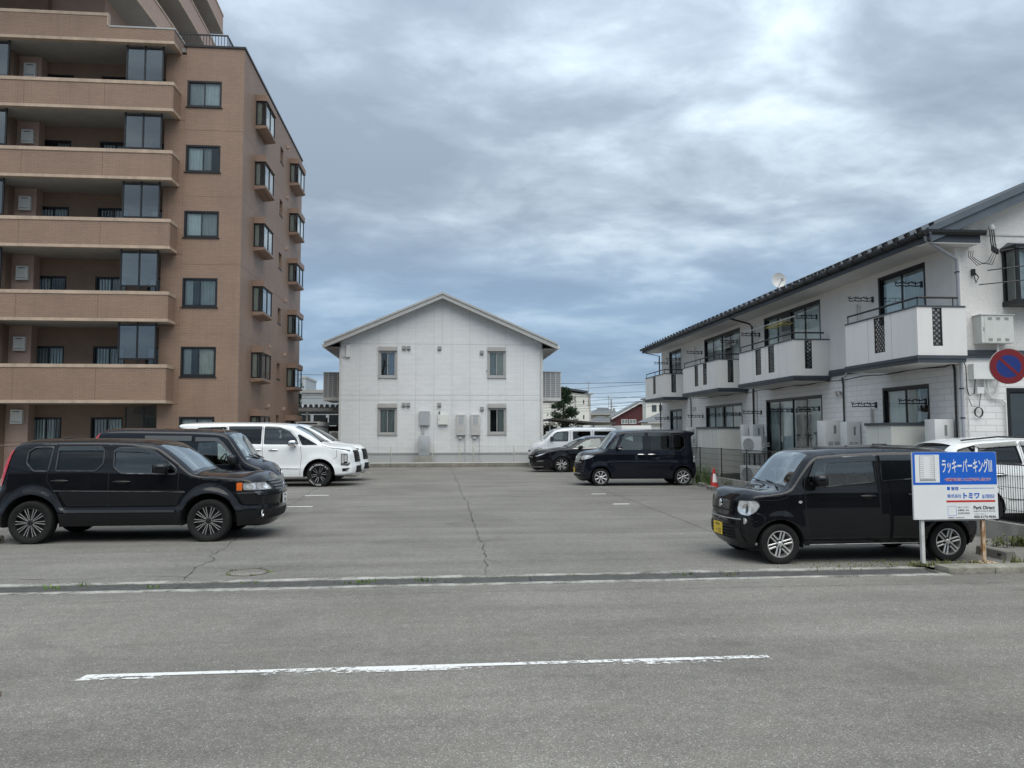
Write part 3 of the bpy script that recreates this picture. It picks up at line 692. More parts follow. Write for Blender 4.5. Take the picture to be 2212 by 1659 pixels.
# gable end towards the street
RID = (16.3, 8.73)
g = MB(); poly = [(WX, 3.40), (22.0, 3.40), (22.0, 5.85), RID, (WX, 5.85)]
g.add([(x, WY, z) for x, z in poly], [(0, 1, 2, 3, 4)]); rpart(g, 'gable_wall', STUCCO)
rpart(place(wall_cells(MB(), WX, 22.0, 0.30, 3.22, [(11.60, 12.9, 0.30, 2.62)]), '-y', WY), 'lower_wall', SIDING)
rpart(MB().add([(x, WYE, z) for x, z in [(WX, 0), (22, 0), (22, 5.85), RID, (WX, 5.85)]], [(4, 3, 2, 1, 0)]), 'rear_wall', STUCCO)
for a, b in ((14.868, 14.60), ): pass
bd = MB(); bd.box(WX-0.05, WX+0.01, WY-0.05, WYE, 3.225, 3.395); bd.box(WX+0.01, 22, WY-0.05, WY+0.01, 3.225, 3.395); bd.box(WX-0.065, WX-0.05, WY-0.065, WYE, 3.30, 3.33); bd.box(WX-0.05, 22, WY-0.065, WY-0.05, 3.30, 3.33)
rpart(bd, 'belt_course', SLATE)
rpart(MB().box(WX-0.012, WX+0.10, WY-0.012, WY+0.10, 3.40, 5.62).box(WX-0.012, WX+0.06, WY-0.012, WY+0.06, 0.3, 3.22), 'corner_trim', PANEL)
rpart(MB().box(WX-0.02, 22, WY-0.02, WY-0.001, 5.80, 5.84), 'moulding', PIPEW)
# roof slab, eaves, verge boards
sl = (RID[1]-5.80)/(RID[0]-9.72); 
def roofz(x): return 5.80+sl*(x-9.72)
Y0, Y1 = 14.42, 36.75
rf = MB(); rf.prism([(9.72, 5.74), (RID[0], RID[1]-0.06), (22.9, 5.74), (22.9, 5.80), RID, (9.72, 5.80)], 'y', Y0+0.04, Y1); ro = rpart(rf, 'roof', ROOFM)
vb = MB()
vb.prism([(9.80, roofz(9.80)-0.30), (RID[0], RID[1]-0.34), (RID[0], RID[1]-0.14), (9.80, roofz(9.80)-0.11)], 'y', Y0+0.05, Y0+0.11)
vb.prism([(9.74, roofz(9.74)-0.11), (RID[0], RID[1]-0.14), (RID[0], RID[1]+0.02), (9.74, roofz(9.74)+0.02)], 'y', Y0, Y0+0.09)
vb.prism([(RID[0], RID[1]-0.34), (22.8, 5.46), (22.8, 5.80), (RID[0], RID[1]+0.02)], 'y', Y0, Y0+0.09)
rpart(vb, 'verge_board', M('verge_blue', (0.085, 0.105, 0.125), 0.45, var=0.1))
rpart(MB().prism([(10.3, roofz(10.3)-0.31), (RID[0], RID[1]-0.35), (RID[0], RID[1]-0.33), (10.3, roofz(10.3)-0.29)], 'y', Y0+0.11, WY), 'verge_soffit', SOFW)
rpart(MB().box(9.80, WX, WY, Y1-.01, 5.585, 5.625), 'soffit', SOFW)
rpart(MB().box(9.76, 9.80, WY-0.44, Y1-.01, 5.57, 5.76), 'fascia', SLATE)
rb = MB().box(9.80, 10.92, Y0+0.12, WY-0.002, 5.56, 5.74); rpart(rb, 'eave_return', SLATE); rpart(MB().box(9.80, 10.9, Y0+0.13, WY-0.003, 5.535, 5.559), 'return_soffit', SOFW)
gt = MB(); prof = [(-0.06, 0.05), (-0.055, 0.0), (-0.03, -0.035), (0.0, -0.045), (0.03, -0.035), (0.055, 0.0), (0.06, 0.05), (0.05, 0.05), (0.0, -0.03), (-0.05, 0.05)]
gt.prism([(9.70+x, 5.72+z) for x, z in prof], 'y', Y0+0.02, Y1); gt.prism([(Y0+0.05+x, 5.735+z) for x, z in prof], 'x', 9.70, 10.98); go = rpart(gt, 'roof_gutter', BLK)
for i in range(36): rpart(MB().box(9.63, 9.77, Y0+0.3+i*0.61, Y0+0.318+i*0.61, 5.655, 5.665).box(9.62, 9.635, Y0+0.3+i*0.61, Y0+0.318+i*0.61, 5.66, 5.79), 'bracket', BLK, go)
sg = MB().box(-0.004, 0.004, 0, 0.16, 0.0, 0.075).box(-0.05, 0.0, 0.0, 0.02, 0.0, 0.04); sg0 = None
for r_ in range(2):
    for i in range(52):
        if sg0 is None: sg0 = sg.build('snow_guard', BLK, ro); o = sg0
        else: o = sg0.copy(); C.objects.link(o)
        x = 9.82+0.42*r_; o.location = (x, Y0+0.35+i*0.42+0.2*r_, roofz(x)); o.rotation_euler = (0, -math.atan(sl), 0)
# balconies
LAT = M('lattice_black', (0.012, 0.012, 0.012), 0.5)
def lattice(mb, plane, c, u0, u1, z0, z1):
    """crossing diagonal slats in an opening; plane 'x' or 'y'"""
    def P(u, z, d): return (c+d, u, z) if plane == 'x' else (u, c+d, z)
    w_ = min(u1-u0, 0.21); st = w_*0.5; n = int((z1-z0)/st)+6
    for k in range(-6, n):
        for s in (1, -1):
            za = z0+k*st; zb = za+(u1-u0)
            a = (u0, za) if s > 0 else (u1, za); b = (u1, zb) if s > 0 else (u0, zb)
            ta = max(0.0, (z0-a[1])/(b[1]-a[1])); tb_ = min(1.0, (z1-a[1])/(b[1]-a[1]))
            if tb_-ta < 0.05: continue
            a, b = (a[0]+(b[0]-a[0])*ta, a[1]+(b[1]-a[1])*ta), (a[0]+(b[0]-a[0])*tb_, a[1]+(b[1]-a[1])*tb_)
            h = 0.017; d0, d1 = (0.0, 0.006) if s > 0 else (0.007, 0.013)
            mb.add([P(a[0], a[1]-h, d0), P(b[0], b[1]-h, d0), P(b[0], b[1]+h, d0), P(a[0], a[1]+h, d0), P(a[0], a[1]-h, d1), P(b[0], b[1]-h, d1), P(b[0], b[1]+h, d1), P(a[0], a[1]+h, d1)], [(0,1,2,3),(7,6,5,4),(0,4,5,1),(2,6,7,3)])
    for (a, b, c_, d) in ((u0, u0+0.018, z0, z1), (u1-0.018, u1, z0, z1), (u0, u1, z0, z0+0.018), (u0, u1, z1-0.018, z1)):
        if plane == 'x': mb.box(c-0.006, c+0.016, a, b, c_, d)
        else: mb.box(a, b, c-0.006, c+0.016, c_, d)
BX = 9.55
def balc(y0, y1, slots):
    z0, z1 = 3.17, 4.24; sw = 0.42; sz0, sz1 = 3.45, z1-0.012
    mb = MB(); hs = [(-s-sw/2, -s+sw/2, sz0, sz1) for s in slots]
    m1 = place(wall_cells(MB(), -y1, -y0, z0+0.09, z1, hs, 0.07), '-x', BX); mb.add(m1.v, m1.f)
    es = 9.98
    m1 = place(wall_cells(MB(), BX, WX, z0+0.09, z1, [(es-0.105, es+0.105, sz0, sz1)], 0.07), '-y', y0); mb.add(m1.v, m1.f)
    mb.box(BX+0.07, WX, y1-0.07, y1, z0+0.09, z1)
    # inner lining
    mb.box(BX+0.07, BX+0.075, y0+0.08, y1-0.075, z0+0.2, sz0); 
    b = rpart(mb, 'balcony', PANEL)
    rpart(MB().box(BX-0.03, WX-0.051, y0-0.03, y1+0.03, z0-0.05, z0+0.088).box(BX-0.05, WX-0.051, y0-0.05, y1+0.05, z0+0.02, z0+0.06), 'bottom_trim', SLATE, b)
    rpart(MB().box(BX+0.05, WX-0.052, y0+0.06, y1-0.06, z0-0.056, z0-0.051), 'soffit', SOFW, b)
    rpart(MB().box(BX-0.015, BX+0.085, y0-0.015, y1, z1, z1+0.03).box(BX+0.085, WX-0.01, y0-0.015, y0+0.085, z1, z1+0.03), 'coping', SLATE, b)
    for s in slots: l = MB(); lattice(l, 'x', BX+0.02, s-sw/2, s+sw/2, sz0, sz1); rpart(l, 'lattice', LAT, b)
    l = MB(); lattice(l, 'y', y0+0.02, es-0.105, es+0.105, sz0, sz1); rpart(l, 'lattice', LAT, b)
    for s in np.arange(y0+0.9, y1-0.3, 0.91): rpart(MB().box(BX-0.002, BX, s-0.004, s+0.004, z0+0.1, z1), 'panel_joint', M('joint_grey', (0.35, 0.345, 0.335), 0.9), b)
    zr = z1+0.20; r = MB().tube([(WX-0.15, y0+0.03, zr), (BX+0.05, y0+0.03, zr), (BX+0.04, y0+0.06, zr), (BX+0.04, y1-0.05, zr)], 0.022, 8)
    for (x, y) in [(WX-0.25, y0+0.03), (BX+0.05, y0+0.05), (BX+0.04, y1-0.06), (BX+0.04, (y0+y1)/2)]: r.tube([(x, y, z1+0.03), (x, y, zr)], 0.012, 6)
    rpart(r, 'hand_rail', BLK, b, 50)
    rpart(MB().box(BX+0.076, WX-0.002, y0+0.076, y1-0.076, z0+0.1, z0+0.16), 'floor', CONC, b)
    return b
balc(14.62, 17.39, [15.98]); balc(20.13, 23.95, [22.47, 21.55]); balc(25.82, 29.73, [28.16, 27.22]); balc(32.4, 35.4, [33.9])
# windows
cu4 = [('w', 'W', 'w', 'g'), ('w', '-', 'w', 'w'), ('g', 'w', '-', 'g')]
for i, (a, b) in enumerate(UW):
    n = 2 if b-a < 2.5 else 4
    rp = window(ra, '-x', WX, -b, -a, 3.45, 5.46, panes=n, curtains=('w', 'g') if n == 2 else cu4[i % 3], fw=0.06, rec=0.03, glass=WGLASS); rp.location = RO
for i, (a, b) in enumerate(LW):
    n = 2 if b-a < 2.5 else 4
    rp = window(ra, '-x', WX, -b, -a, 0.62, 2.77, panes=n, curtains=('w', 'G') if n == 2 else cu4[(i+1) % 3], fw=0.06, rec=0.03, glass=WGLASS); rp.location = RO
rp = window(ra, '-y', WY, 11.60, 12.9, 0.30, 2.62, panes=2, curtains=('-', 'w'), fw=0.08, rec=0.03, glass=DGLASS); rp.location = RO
# bay window of the street gable
bw = MB(); bx0, bx1, by = 11.62, 12.75, WY-0.42
for x, y in ((bx0, by+0.0), (bx1-0.06, by), (bx0, WY-0.06), (bx0+0.36, by)): bw.box(x, x+0.06, y, y+0.06, 4.40, 5.50)
bw.box(bx0-0.03, bx1+0.03, by-0.03, WY-0.002, 5.44, 5.52); bw.box(bx0-0.03, bx1+0.03, by-0.03, WY-0.002, 4.30, 4.40)
bo = rpart(bw, 'bay_window', BLACKAL)
rpart(MB().add([(bx0-0.04, by-0.04, 5.52), (bx1+0.04, by-0.04, 5.52), (bx1+0.04, WY-.002, 5.52), (bx0-0.04, WY-.002, 5.52), (bx0+0.15, WY-.002, 5.66), (bx1-0.15, WY-.002, 5.66)], [(0, 1, 5, 4), (0, 4, 3), (1, 2, 5), (3, 2, 1, 0)]), 'hood', SLATE, bo)
rpart(MB().quad((bx0+.03, by+.03, 4.4), (bx1-.03, by+.03, 4.4), (bx1-.03, by+.03, 5.44), (bx0+.03, by+.03, 5.44)), 'pane', WGLASS, bo)
rpart(MB().quad((bx0+.03, WY-.06, 4.4), (bx0+.03, by+.06, 4.4), (bx0+.03, by+.06, 5.44), (bx0+.03, WY-.06, 5.44)), 'pane', WGLASS, bo)
cm = MB(); curtain_sheet(cm, bx0+0.07, bx1-0.07, 4.42, 5.43, by+0.16, ph=1.0); rpart(cm, 'curtain', CURT[0], bo, 60)
# cabinets, pipes and cables on the gable
cb = rpart(MB().bbox(10.92, 11.62, WY-0.26, WY-0.001, 3.52, 4.09, 0.008).box(10.90, 11.64, WY-0.28, WY-0.001, 4.091, 4.105), 'meter_cabinet', BOXM)
lv = MB()
for x in (11.06, 11.24, 11.42):
    for z in (3.56, 3.99):
        for q in range(3): lv.box(x, x+0.09, WY-0.264, WY-0.259, z+q*0.021, z+q*0.021+0.010)
rpart(lv, 'louvres', M('louvre_shadow', (0.18, 0.18, 0.17), 0.7), cb); rpart(MB().bbox(10.955, 10.98, WY-0.27, WY-0.258, 3.76, 3.84, 0.003), 'latch', GREYAL, cb)
rpart(MB().box(10.985, 10.989, WY-0.2625, WY-0.2595, 3.53, 4.08), 'door_gap', GREYAL, cb)
rpart(MB().bbox(10.78, 11.30, WY-0.17, WY-0.001, 2.79, 3.10, 0.006), 'junction_box', WHITEBOX)
rpart(MB().bbox(10.90, 11.06, WY-0.09, WY-0.001, 2.49, 2.63, 0.015), 'junction_box', WHITEBOX)
pp = MB().tube([(11.36, WY-0.12, 3.52), (11.36, WY-0.10, 2.75), (11.33, WY-0.08, 2.5), (11.24, WY-0.06, 2.40)], 0.026, 8).tube([(11.14, WY-0.08, 2.79), (11.15, WY-0.07, 2.55), (11.22, WY-0.05, 2.40), (11.45, WY-0.05, 2.38), (11.53, WY-0.05, 2.30), (11.54, WY-0.05, 0.35)], 0.022, 8).tube([(11.07, WY-0.08, 2.79), (11.08, WY-0.06, 2.6), (11.2, WY-0.05, 2.42)], 0.02, 8)
rpart(pp, 'conduit', PIPEW, None, 50)
rpart(MB().tube([(10.72, WY-0.04, 2.65), (10.73, WY-0.04, 0.35)], 0.013, 6), 'conduit', PIPEW, None, 50)
dp = MB().tube([(9.74, Y0+0.12, 5.68), (9.76, Y0+0.14, 5.60), (10.40, WY-0.12, 5.34), (10.56, WY-0.09, 5.27), (10.57, WY-0.09, 5.15), (10.57, WY-0.09, 0.3)], 0.034, 10); do = rpart(dp, 'downpipe', PIPE, None, 50)
for z in (5.0, 4.2, 3.42, 2.6, 2.0, 1.6): rpart(MB().lathe([(0.04, z-0.012), (0.04, z+0.012), (0.034, z+0.012), (0.034, z-0.012)], c=(10.57, WY-0.09, 0), n=12, closed=True).box(10.56, 10.58, WY-0.06, WY, z-.01, z+.01), 'clamp', BLK, do)
dp = MB().tube([(9.74, 25.25, 5.68), (9.78, 25.25, 5.58), (10.45, 25.27, 5.42), (10.55, 25.28, 5.32), (10.55, 25.3, 0.3)], 0.03, 8); rpart(dp, 'downpipe', BLK, None, 50)
rpart(MB().tube([(9.74, 36.4, 5.68), (9.78, 36.4, 5.58), (10.5, 36.35, 5.42), (10.55, 36.34, 0.3)], 0.03, 8), 'downpipe', BLK, None, 50)
for y in (19.42, 14.98, 25.05, 31.9): rpart(MB().tube([(10.56, y+0.05, 3.16), (10.56, y, 3.0), (10.56, y, 0.3)], 0.022, 8), 'downpipe', BLK if y != 25.05 else PIPEW, None, 50)
rpart(MB().tube([(10.5, 24.9, 5.3), (10.52, 24.9, 3.45)], 0.03, 8), 'duct', PIPEW, None, 50); rpart(MB().tube([(10.52, 31.2, 5.3), (10.54, 31.2, 3.45)], 0.03, 8), 'duct', PIPEW, None, 50)
rpart(MB().tube([(10.54, 18.6, 4.95), (10.5, 18.55, 4.9), (10.47, 18.5, 4.6), (10.53, 18.45, 4.3), (10.53, 18.45, 3.4)], 0.032, 8), 'air_duct', PIPEW, None, 50)
rpart(MB().tube([(10.54, 18.1, 2.3), (10.54, 18.1, 0.6)], 0.035, 8), 'air_duct', PIPEW, None, 50)
rpart(MB().bbox(10.44, 10.6, 18.75, 19.02, 3.42, 3.72, 0.01), 'junction_box', WHITEBOX)
for dy, yy in ((0, 19.6), (0.0, 18.2)): rpart(MB().tube([(10.54, 18.88, 3.42), (10.54, 18.9+(yy-18.9)*0.5, 3.22), (10.54, yy, 3.12)], 0.014, 6), 'cable', PIPEW)
for y, z in ((19.55, 2.75), (19.75, 2.75), (28.2+3.2, 2.75), (31.6, 2.75)):
    rpart(MB().lathe([(0.001, 0), (0.035, -0.01), (0.055, -0.04), (0.06, -0.09), (0.06, -0.10)], axis='x', c=(10.62, y, z), n=16).lathe([(0.06, -0.1), (0.02, -0.11), (0.0001, -0.105)], axis='x', c=(10.62, y, z), n=16), 'vent_cap', M('steel', (0.62, 0.62, 0.63), 0.2, metal=1.0), None, 50)
# coiled and hanging cables
cab = MB(); 
for q in range(3): cab.tube([(10.93+0.085*math.cos(a)+.004*q, WY-0.05-.008*q, 2.12+0.10*math.sin(a)-.004*q) for a in np.linspace(0, 2*math.pi, 22)], 0.008, 5)
cab.tube([(10.56, WY-0.15, 3.2), (10.66, WY-0.1, 3.05), (10.70, WY-0.06, 2.6), (10.74, WY-0.06, 2.45), (10.85, WY-.06, 2.5), (10.87, WY-.08, 2.79)], 0.010, 5)
cab.tube([(10.72, WY-.05, 2.42), (10.80, WY-.05, 2.24), (10.95, WY-.05, 2.22), (11.0, WY-.05, 2.49)], 0.007, 5)
rpart(cab, 'cable_coil', BLK)
rpart(MB().tube([(10.5, 14.9, 3.14)]+[(10.52, y, 3.10-0.02*math.sin(y*3)) for y in np.arange(15.2, 31, 0.4)], 0.014, 5), 'cable', BLK)
ins = MB().lathe([(0.0001, 0.06), (0.05, 0.05), (0.07, 0.0), (0.05, -0.05), (0.0001, -0.06)], c=(11.30, WY-0.16, 5.93), n=14).tube([(11.15, WY, 5.92), (11.3, WY-0.16, 5.92)], 0.03, 8); io = rpart(ins, 'cable_entry', WHITEBOX, None, 50)
drop = MB()
for k in range(3):
    x = 11.26+0.045*k; drop.tube([(x, WY-0.16, 5.88), (x+.01, WY-0.17, 5.6), (x+.03, WY-0.2, 5.45-0.03*k)], 0.012, 5); drop.bbox(x, x+.05, WY-0.22, WY-0.17, 5.42-.03*k, 5.54-.03*k)
    drop.tube([(x+.03, WY-.2, 5.42), (x-.10, WY-.2, 5.20-.03*k), (x-.34, WY-.2, 5.12+.03*k), (x-.52, WY-.2, 5.30), (x-.50, WY-.2, 5.42)], 0.007, 5)
rpart(drop, 'service_drop', BLK, io)
rpart(MB().bbox(10.92, 10.98, WY-.08, WY-.001, 4.94, 5.08, .01).tube([(10.95, WY-.08, 5.0), (11.02, WY-.1, 4.9), (10.96, WY-.1, 4.78), (10.93, WY-.09, 4.92)], .012, 5), 'cable_clamp', BLK)
# laundry arms
arm = MB()
prof = []
for i in range(13):
    x = -0.62*i/12; prof.append((x, 0.015*math.sin(i*1.55)))
arm.box(-0.03, 0.0, -0.03, 0.03, -0.07, 0.07)
arm.tube([(x, 0, 0.03+z) for x, z in prof], 0.012, 6); arm.tube([(x, 0, -0.04+0.4*z) for x, z in prof], 0.012, 6)
for i in (3, 6, 9, 12): arm.tube([(prof[i][0], 0, -0.04), (prof[i][0], 0, 0.05)], 0.010, 5)
for i in (4, 8, 12): arm.tube([(prof[i][0]-0.03, 0, 0.07), (prof[i][0], 0, 0.02), (prof[i][0]+0.05, 0, 0.07)], 0.010, 5)
a0 = None
for z, ys in ((4.98, (17.95, 16.0, 24.75, 20.8, 30.5, 26.7, 35.3, 33.4)), (2.38, (17.95, 16.0, 24.75, 22.5, 20.8, 30.5, 28.2, 26.6, 35.3, 33.4))):
    for y in ys:
        if a0 is None: o = a0 = arm.build('laundry_arm', BLK, ra, 40)
        else: o = a0.copy(); C.objects.link(o)
        o.location = (WX-0.002-14, y-25, z)
# ground-floor water heaters, fan units, privacy boxes
def heater(y0, y1, x1, z0, z1, label, face_x=0.24, louv=True):
    t = thing('water_heater', label, 'water heater', (x1, (y0+y1)/2, 0), 0, 'gas water heaters of the white apartments')
    h, w2 = z1-z0, (y1-y0)/2
    MB().bbox(-face_x, 0.0, -w2, w2, z0, z1, 0.012).build('case', WHITEBOX, t, 40)
    MB().box(-face_x-0.002, -0.01, -w2*0.8, w2*0.8, z0-0.12, z0-0.001).tube([(-0.1, -w2*.5, z0-0.1), (-0.1, -w2*.5, 0)], 0.015, 6).tube([(-0.1, w2*.5, z0-0.1), (-0.1, w2*.5, 0)], 0.015, 6).build('pipe_cover', PIPEW, t)
    l = MB(); l.box(-face_x*0.50, -face_x*0.36, -w2-0.004, -w2, z1-0.34, z1-0.12)
    for q in range(9): l.box(-face_x*0.82, -face_x*0.56, -w2-0.003, -w2, z0+0.06+q*0.022, z0+0.071+q*0.022); l.box(-face_x*0.46, -face_x*0.2, -w2-0.003, -w2, z0+0.06+q*0.022, z0+0.071+q*0.022)
    l.build('louvre', M('louvre_grey', (0.22, 0.23, 0.23), 0.6), t)
    return t
heater(15.06, 15.40, 10.56, 1.22, 1.98, 'white gas heater with louvres beside the street-side privacy box', 0.42)
heater(18.64, 18.98, 10.56, 1.22, 1.98, 'slim white gas heater between the privacy box and the wide heater', 0.36)
heater(19.5, 19.92, 10.56, 1.22, 2.02, 'wide beige gas heater beside the large glazed doors', 0.5)
heater(24.55, 24.85, 10.56, 1.22, 1.98, 'white gas heater hung above the fan unit', 0.36)
heater(25.35, 25.65, 10.56, 1.22, 1.98, 'white gas heater beyond the black downpipe', 0.36)
heater(31.2, 31.5, 10.56, 1.22, 1.95, 'white gas heater past the second privacy box', 0.36)
def privacy(y0, y1, label):
    t = thing('privacy_screen', label, 'screen', (10.1, (y0+y1)/2, 0), 0, 'cream privacy boxes under the balconies')
    h = (y1-y0)/2
    MB().box(-0.5, -0.46, -h, h, 0.3, 1.86).box(-0.46, 0.5, -h, -h+0.04, 0.3, 1.86).build('panel', CREAM, t)
    for s in np.arange(-h+0.5, h, 0.5): MB().box(-0.503, -0.5, s-0.005, s+0.005, 0.3, 1.86).build('panel_joint', GREYAL, t)
    MB().box(-0.53, -0.43, -h-0.03, h+0.03, 1.86, 1.92).box(-0.43, 0.5, -h-0.03, -h+0.07, 1.86, 1.92).build('cap', SLATE, t)
    for q in (-h, h-0.06): MB().box(-0.5, -0.44, q, q+0.06, 0, 0.3).build('foot', CREAM, t)
privacy(15.73, 16.70, 'cream privacy box with dark rusty cap beneath the street-side balcony'); privacy(26.14, 28.3, 'long cream privacy box with dark cap behind the wire fence')
def fan_unit(x, y, z, label, rz=0.0):
    t = thing('fan_unit', label, 'air conditioner', (x, y, z), rz, 'air conditioner fan units')
    MB().bbox(-0.39, 0.39, -0.15, 0.15, 0.0, 0.54, 0.015).build('case', WHITEBOX, t, 40)
    g_ = MB()
    for r_ in (0.06, 0.11, 0.16, 0.21): g_.tube([(-0.10+r_*math.cos(a), -0.16, 0.27+r_*math.sin(a)) for a in np.linspace(0, 2*math.pi, 24)], 0.006, 4)
    g_.build('fan_grille', M('grille_grey', (0.5, 0.5, 0.49), 0.6), t); MB().lathe([(0.0001, -0.1515), (0.21, -0.1515)], axis='y', c=(-0.10, 0, 0.27), n=24).build('fan', M('fan_dark', (0.30, 0.30, 0.29), 0.6), t)
    MB().tube([(0.34, -0.1, 0.12), (0.45, -0.12, 0.2), (0.5, 0.1, 0.25)], 0.02, 6).tube([(0.34, -0.1, 0.2), (0.46, -0.12, 0.28), (0.5, 0.1, 0.33)], 0.016, 6).build('hose', PIPEW, t, 50)
    if z > 0.5:
        for sx_ in (-0.3, 0.3):
            for sy_ in (-0.13, 0.13): MB().box(sx_-.015, sx_+.015, sy_-.015, sy_+.015, -z, -0.03).build('leg', GALV, t)
        for sy_ in (-0.13, 0.13): MB().box(-0.32, 0.32, sy_-.016, sy_+.016, -0.03, -0.001).build('rail', GALV, t)
    else:
        for sx_ in (-0.25, 0.25): MB().box(sx_-.05, sx_+.05, -0.15, 0.15, -z, 0).build('foot', CONC, t)
    return t
fan_unit(10.05, 24.1, 1.05, 'white fan unit on a tall steel stand below the balconies', R(-60)); fan_unit(9.95, 24.0, 0.12, 'white fan unit on the ground under the tall stand', R(-60)); fan_unit(10.1, 23.0, 0.12, 'dusty fan unit beside the glazed doors', R(-90))
# satellite dish on the eaves
t = thing('satellite_dish', 'white satellite dish standing on the dark roof edge', 'dish', (10.35, 22.7, roofz(10.35)))
d = MB().lathe([(0.0001, 0.0), (0.1, 0.008), (0.18, 0.03), (0.23, 0.05)], n=24); d.v = [(x, z*-1.0, y) for x, y, z in d.v]; d.v = [(x, y, z+0.32) for x, y, z in d.v]; d.build('dish', WHITEBOX, t, 50)
MB().tube([(0, 0.03, 0.32), (0, 0.05, 0.1), (0, 0.05, 0.0)], 0.018, 6).build('mast', GREYAL, t); MB().tube([(0, -0.02, 0.15), (0, -0.28, 0.28)], 0.010, 5).box(-0.03, 0.03, -0.32, -0.26, 0.25, 0.33).build('receiver_arm', GREYAL, t)
# washing pole with hangers
t = thing('washing_pole', 'white washing pole across the laundry arms of the balcony with wide windows', 'pole', (10.1, 22.8, 5.05)); MB().tube([(0, -2.1, 0), (0, 2.1, 0.0)], 0.016, 8).build('pole', WHITEBOX, t, 50)
YEL = M('yellow_plastic', (0.55, 0.45, 0.10), 0.5); h0 = None
for i in range(12):
    hm = MB().tube([(0, 0, 0.0), (0.0, 0.03, 0.03), (0, 0.0, 0.05), (0, -0.02, 0.03), (0, 0, -0.03)], 0.004, 4).tube([(0.02, 0, -0.03), (0.2, 0.01, -0.12), (-0.2, 0.01, -0.12), (-0.02, 0, -0.03)], 0.006, 4)
    if h0 is None: h0 = hm.build('clothes_hanger', YEL); o = h0
    else: o = h0.copy(); C.objects.link(o)
    o.location = (10.1, 21.5+0.11*i+0.3*random.random(), 5.03); o.rotation_euler = (0, 0, random.uniform(-0.6, 0.6))
    tag(o, 'yellow clothes hanger dangling from the white washing pole', 'hanger', 'hangers on the washing pole')
for i, (x, y, p) in enumerate(((0, 0, 0),)): pass
# overhead service wires leaving to the right
for k, (z0, z1, x1) in enumerate(((5.42, 6.15, 17.0), (5.02, 5.75, 17.0), (4.72, 5.35, 17.0))):
    o = MB().tube(catenary((11.34-0.2*k, WY-0.2, z0), (x1, 10.5, z1), 0.12), 0.012, 5).build('service_wire', BLK); tag(o, ['thick black service wire to the cable entry under the gable', 'thin black service wire to the clamp beside the bay window', 'twisted black service wire crossing the bay window'][k], 'wire')
# ------------------------------------------------------------------ gabled white house at the back of the lot
HS = brick_mat('pale_siding', (0.70, 0.71, 0.71), (0.76, 0.765, 0.76), (0.55, 0.56, 0.57), 0.34, 0.066, 0.008, 0.6, 0.7, var=0.045, streak=0.10)
HTRIM = M('grey_verge', (0.40, 0.40, 0.385), 0.55, var=0.05)
HROOF = M('grey_roof', (0.20, 0.205, 0.21), 0.6, var=0.1)
SHUT = M('shutter_box', (0.42, 0.41, 0.39), 0.5, var=0.05)
VENTG = M('vent_grey', (0.17, 0.17, 0.165), 0.5)
HY = 41.0
ho_ = thing('gabled_house', 'pale two storey house with plain gable, grey verge and four small windows', 'building', (0.05, HY, 0))
HO = Vector((-0.05, -HY, 0))
def hpart(mb, name, mat, parent=None, smooth=None):
    o = mb.build(name, mat, parent or ho_, smooth)
    if not parent: o.location = HO
    return o
HX0, HX1 = -5.30, 5.42; PK = (0.05, 9.02); hs_ = (PK[1]-6.32)/(6.10)       # verge underside slope
def gz(x): return PK[1]-0.10-abs(x-PK[0])*hs_
# backing wall, then one siding sheet after another with recessed joints between
WN = [(-3.27, -2.37, 4.67, 6.06), (2.49, 3.40, 4.69, 6.08), (-3.28, -2.35, 1.66, 3.05), (2.50, 3.42, 1.68, 3.05)]
back = MB(); us = sorted({HX0, HX1, *[w_[0] for w_ in WN], *[w_[1] for w_ in WN]})
bw_ = wall_cells(MB(), HX0, HX1, 0.0, 6.40, [tuple(w_) for w_ in WN], 0.02); bw_.v = [(x, HY+0.012+y, z) for x, y, z in bw_.v]
bw_.add([(x, HY+0.012, z) for x, z in [(HX0, 6.40), (HX1, 6.40), (HX1, gz(HX1)), (PK[0], gz(PK[0])), (HX0, gz(HX0))]], [(0, 1, 2, 3, 4)])
bw_.box(HX0, HX0+0.1, HY+0.02, 52, 0, gz(HX0)); bw_.box(HX1-0.1, HX1, HY+0.02, 52, 0, gz(HX1)); bw_.box(HX0, HX1, 51.9, 52.0, 0, 6.4)
hpart(bw_, 'wall', M('joint_shadow', (0.44, 0.45, 0.455), 0.85))
seams = [HX0+0.06, -4.27, -3.29, -2.32, -1.35, -0.40, 0.56, 1.52, 2.48, 3.43, 4.39, HX1-0.06]
rows = [(0.62, 3.455), (3.47, 3.715), (3.73, 6.435), (6.45, 9.5)]
J = 0.006
for ri, (za, zb) in enumerate(rows):
    ss = list(seams)
    for a, b in zip(ss[:-1], ss[1:]):
        holes = [(max(w_[0], a+J), min(w_[1], b-J), w_[2], w_[3]) for w_ in WN if w_[0] < b-0.02 and w_[1] > a+0.02 and w_[2] < zb and w_[3] > za]
        mb = MB(); x0, x1 = a+J, b-J
        if ri < 3:
            if not holes: mb.box(x0, x1, -0.0, 0.011, za, zb)
            else:
                h = holes[0]
                for (p, q, r_, s_) in ((x0, x1, za, h[2]), (x0, x1, h[3], zb), (x0, h[0], h[2], h[3]), (h[1], x1, h[2], h[3])):
                    if q-p > 0.012 and s_-r_ > 0.012: mb.box(p, q, 0.0, 0.011, r_, s_)
            place(mb, '-y', HY); hpart(mb, 'siding_panel', HS)
        else:
            cut = [x0, x1] if not (x0 < PK[0] < x1) else [x0, PK[0]-J, PK[0]+J, x1]
            for p, q in zip(cut[::2], cut[1::2]):
                if max(gz(p), gz(q)) < za+0.02: continue
                poly = [(p, za), (q, za), (q, max(za+0.001, gz(q)+0.02)), (p, max(za+0.001, gz(p)+0.02))]
                mb = MB().prism(poly, 'y', HY, HY+0.011); hpart(mb, 'siding_panel', HS)
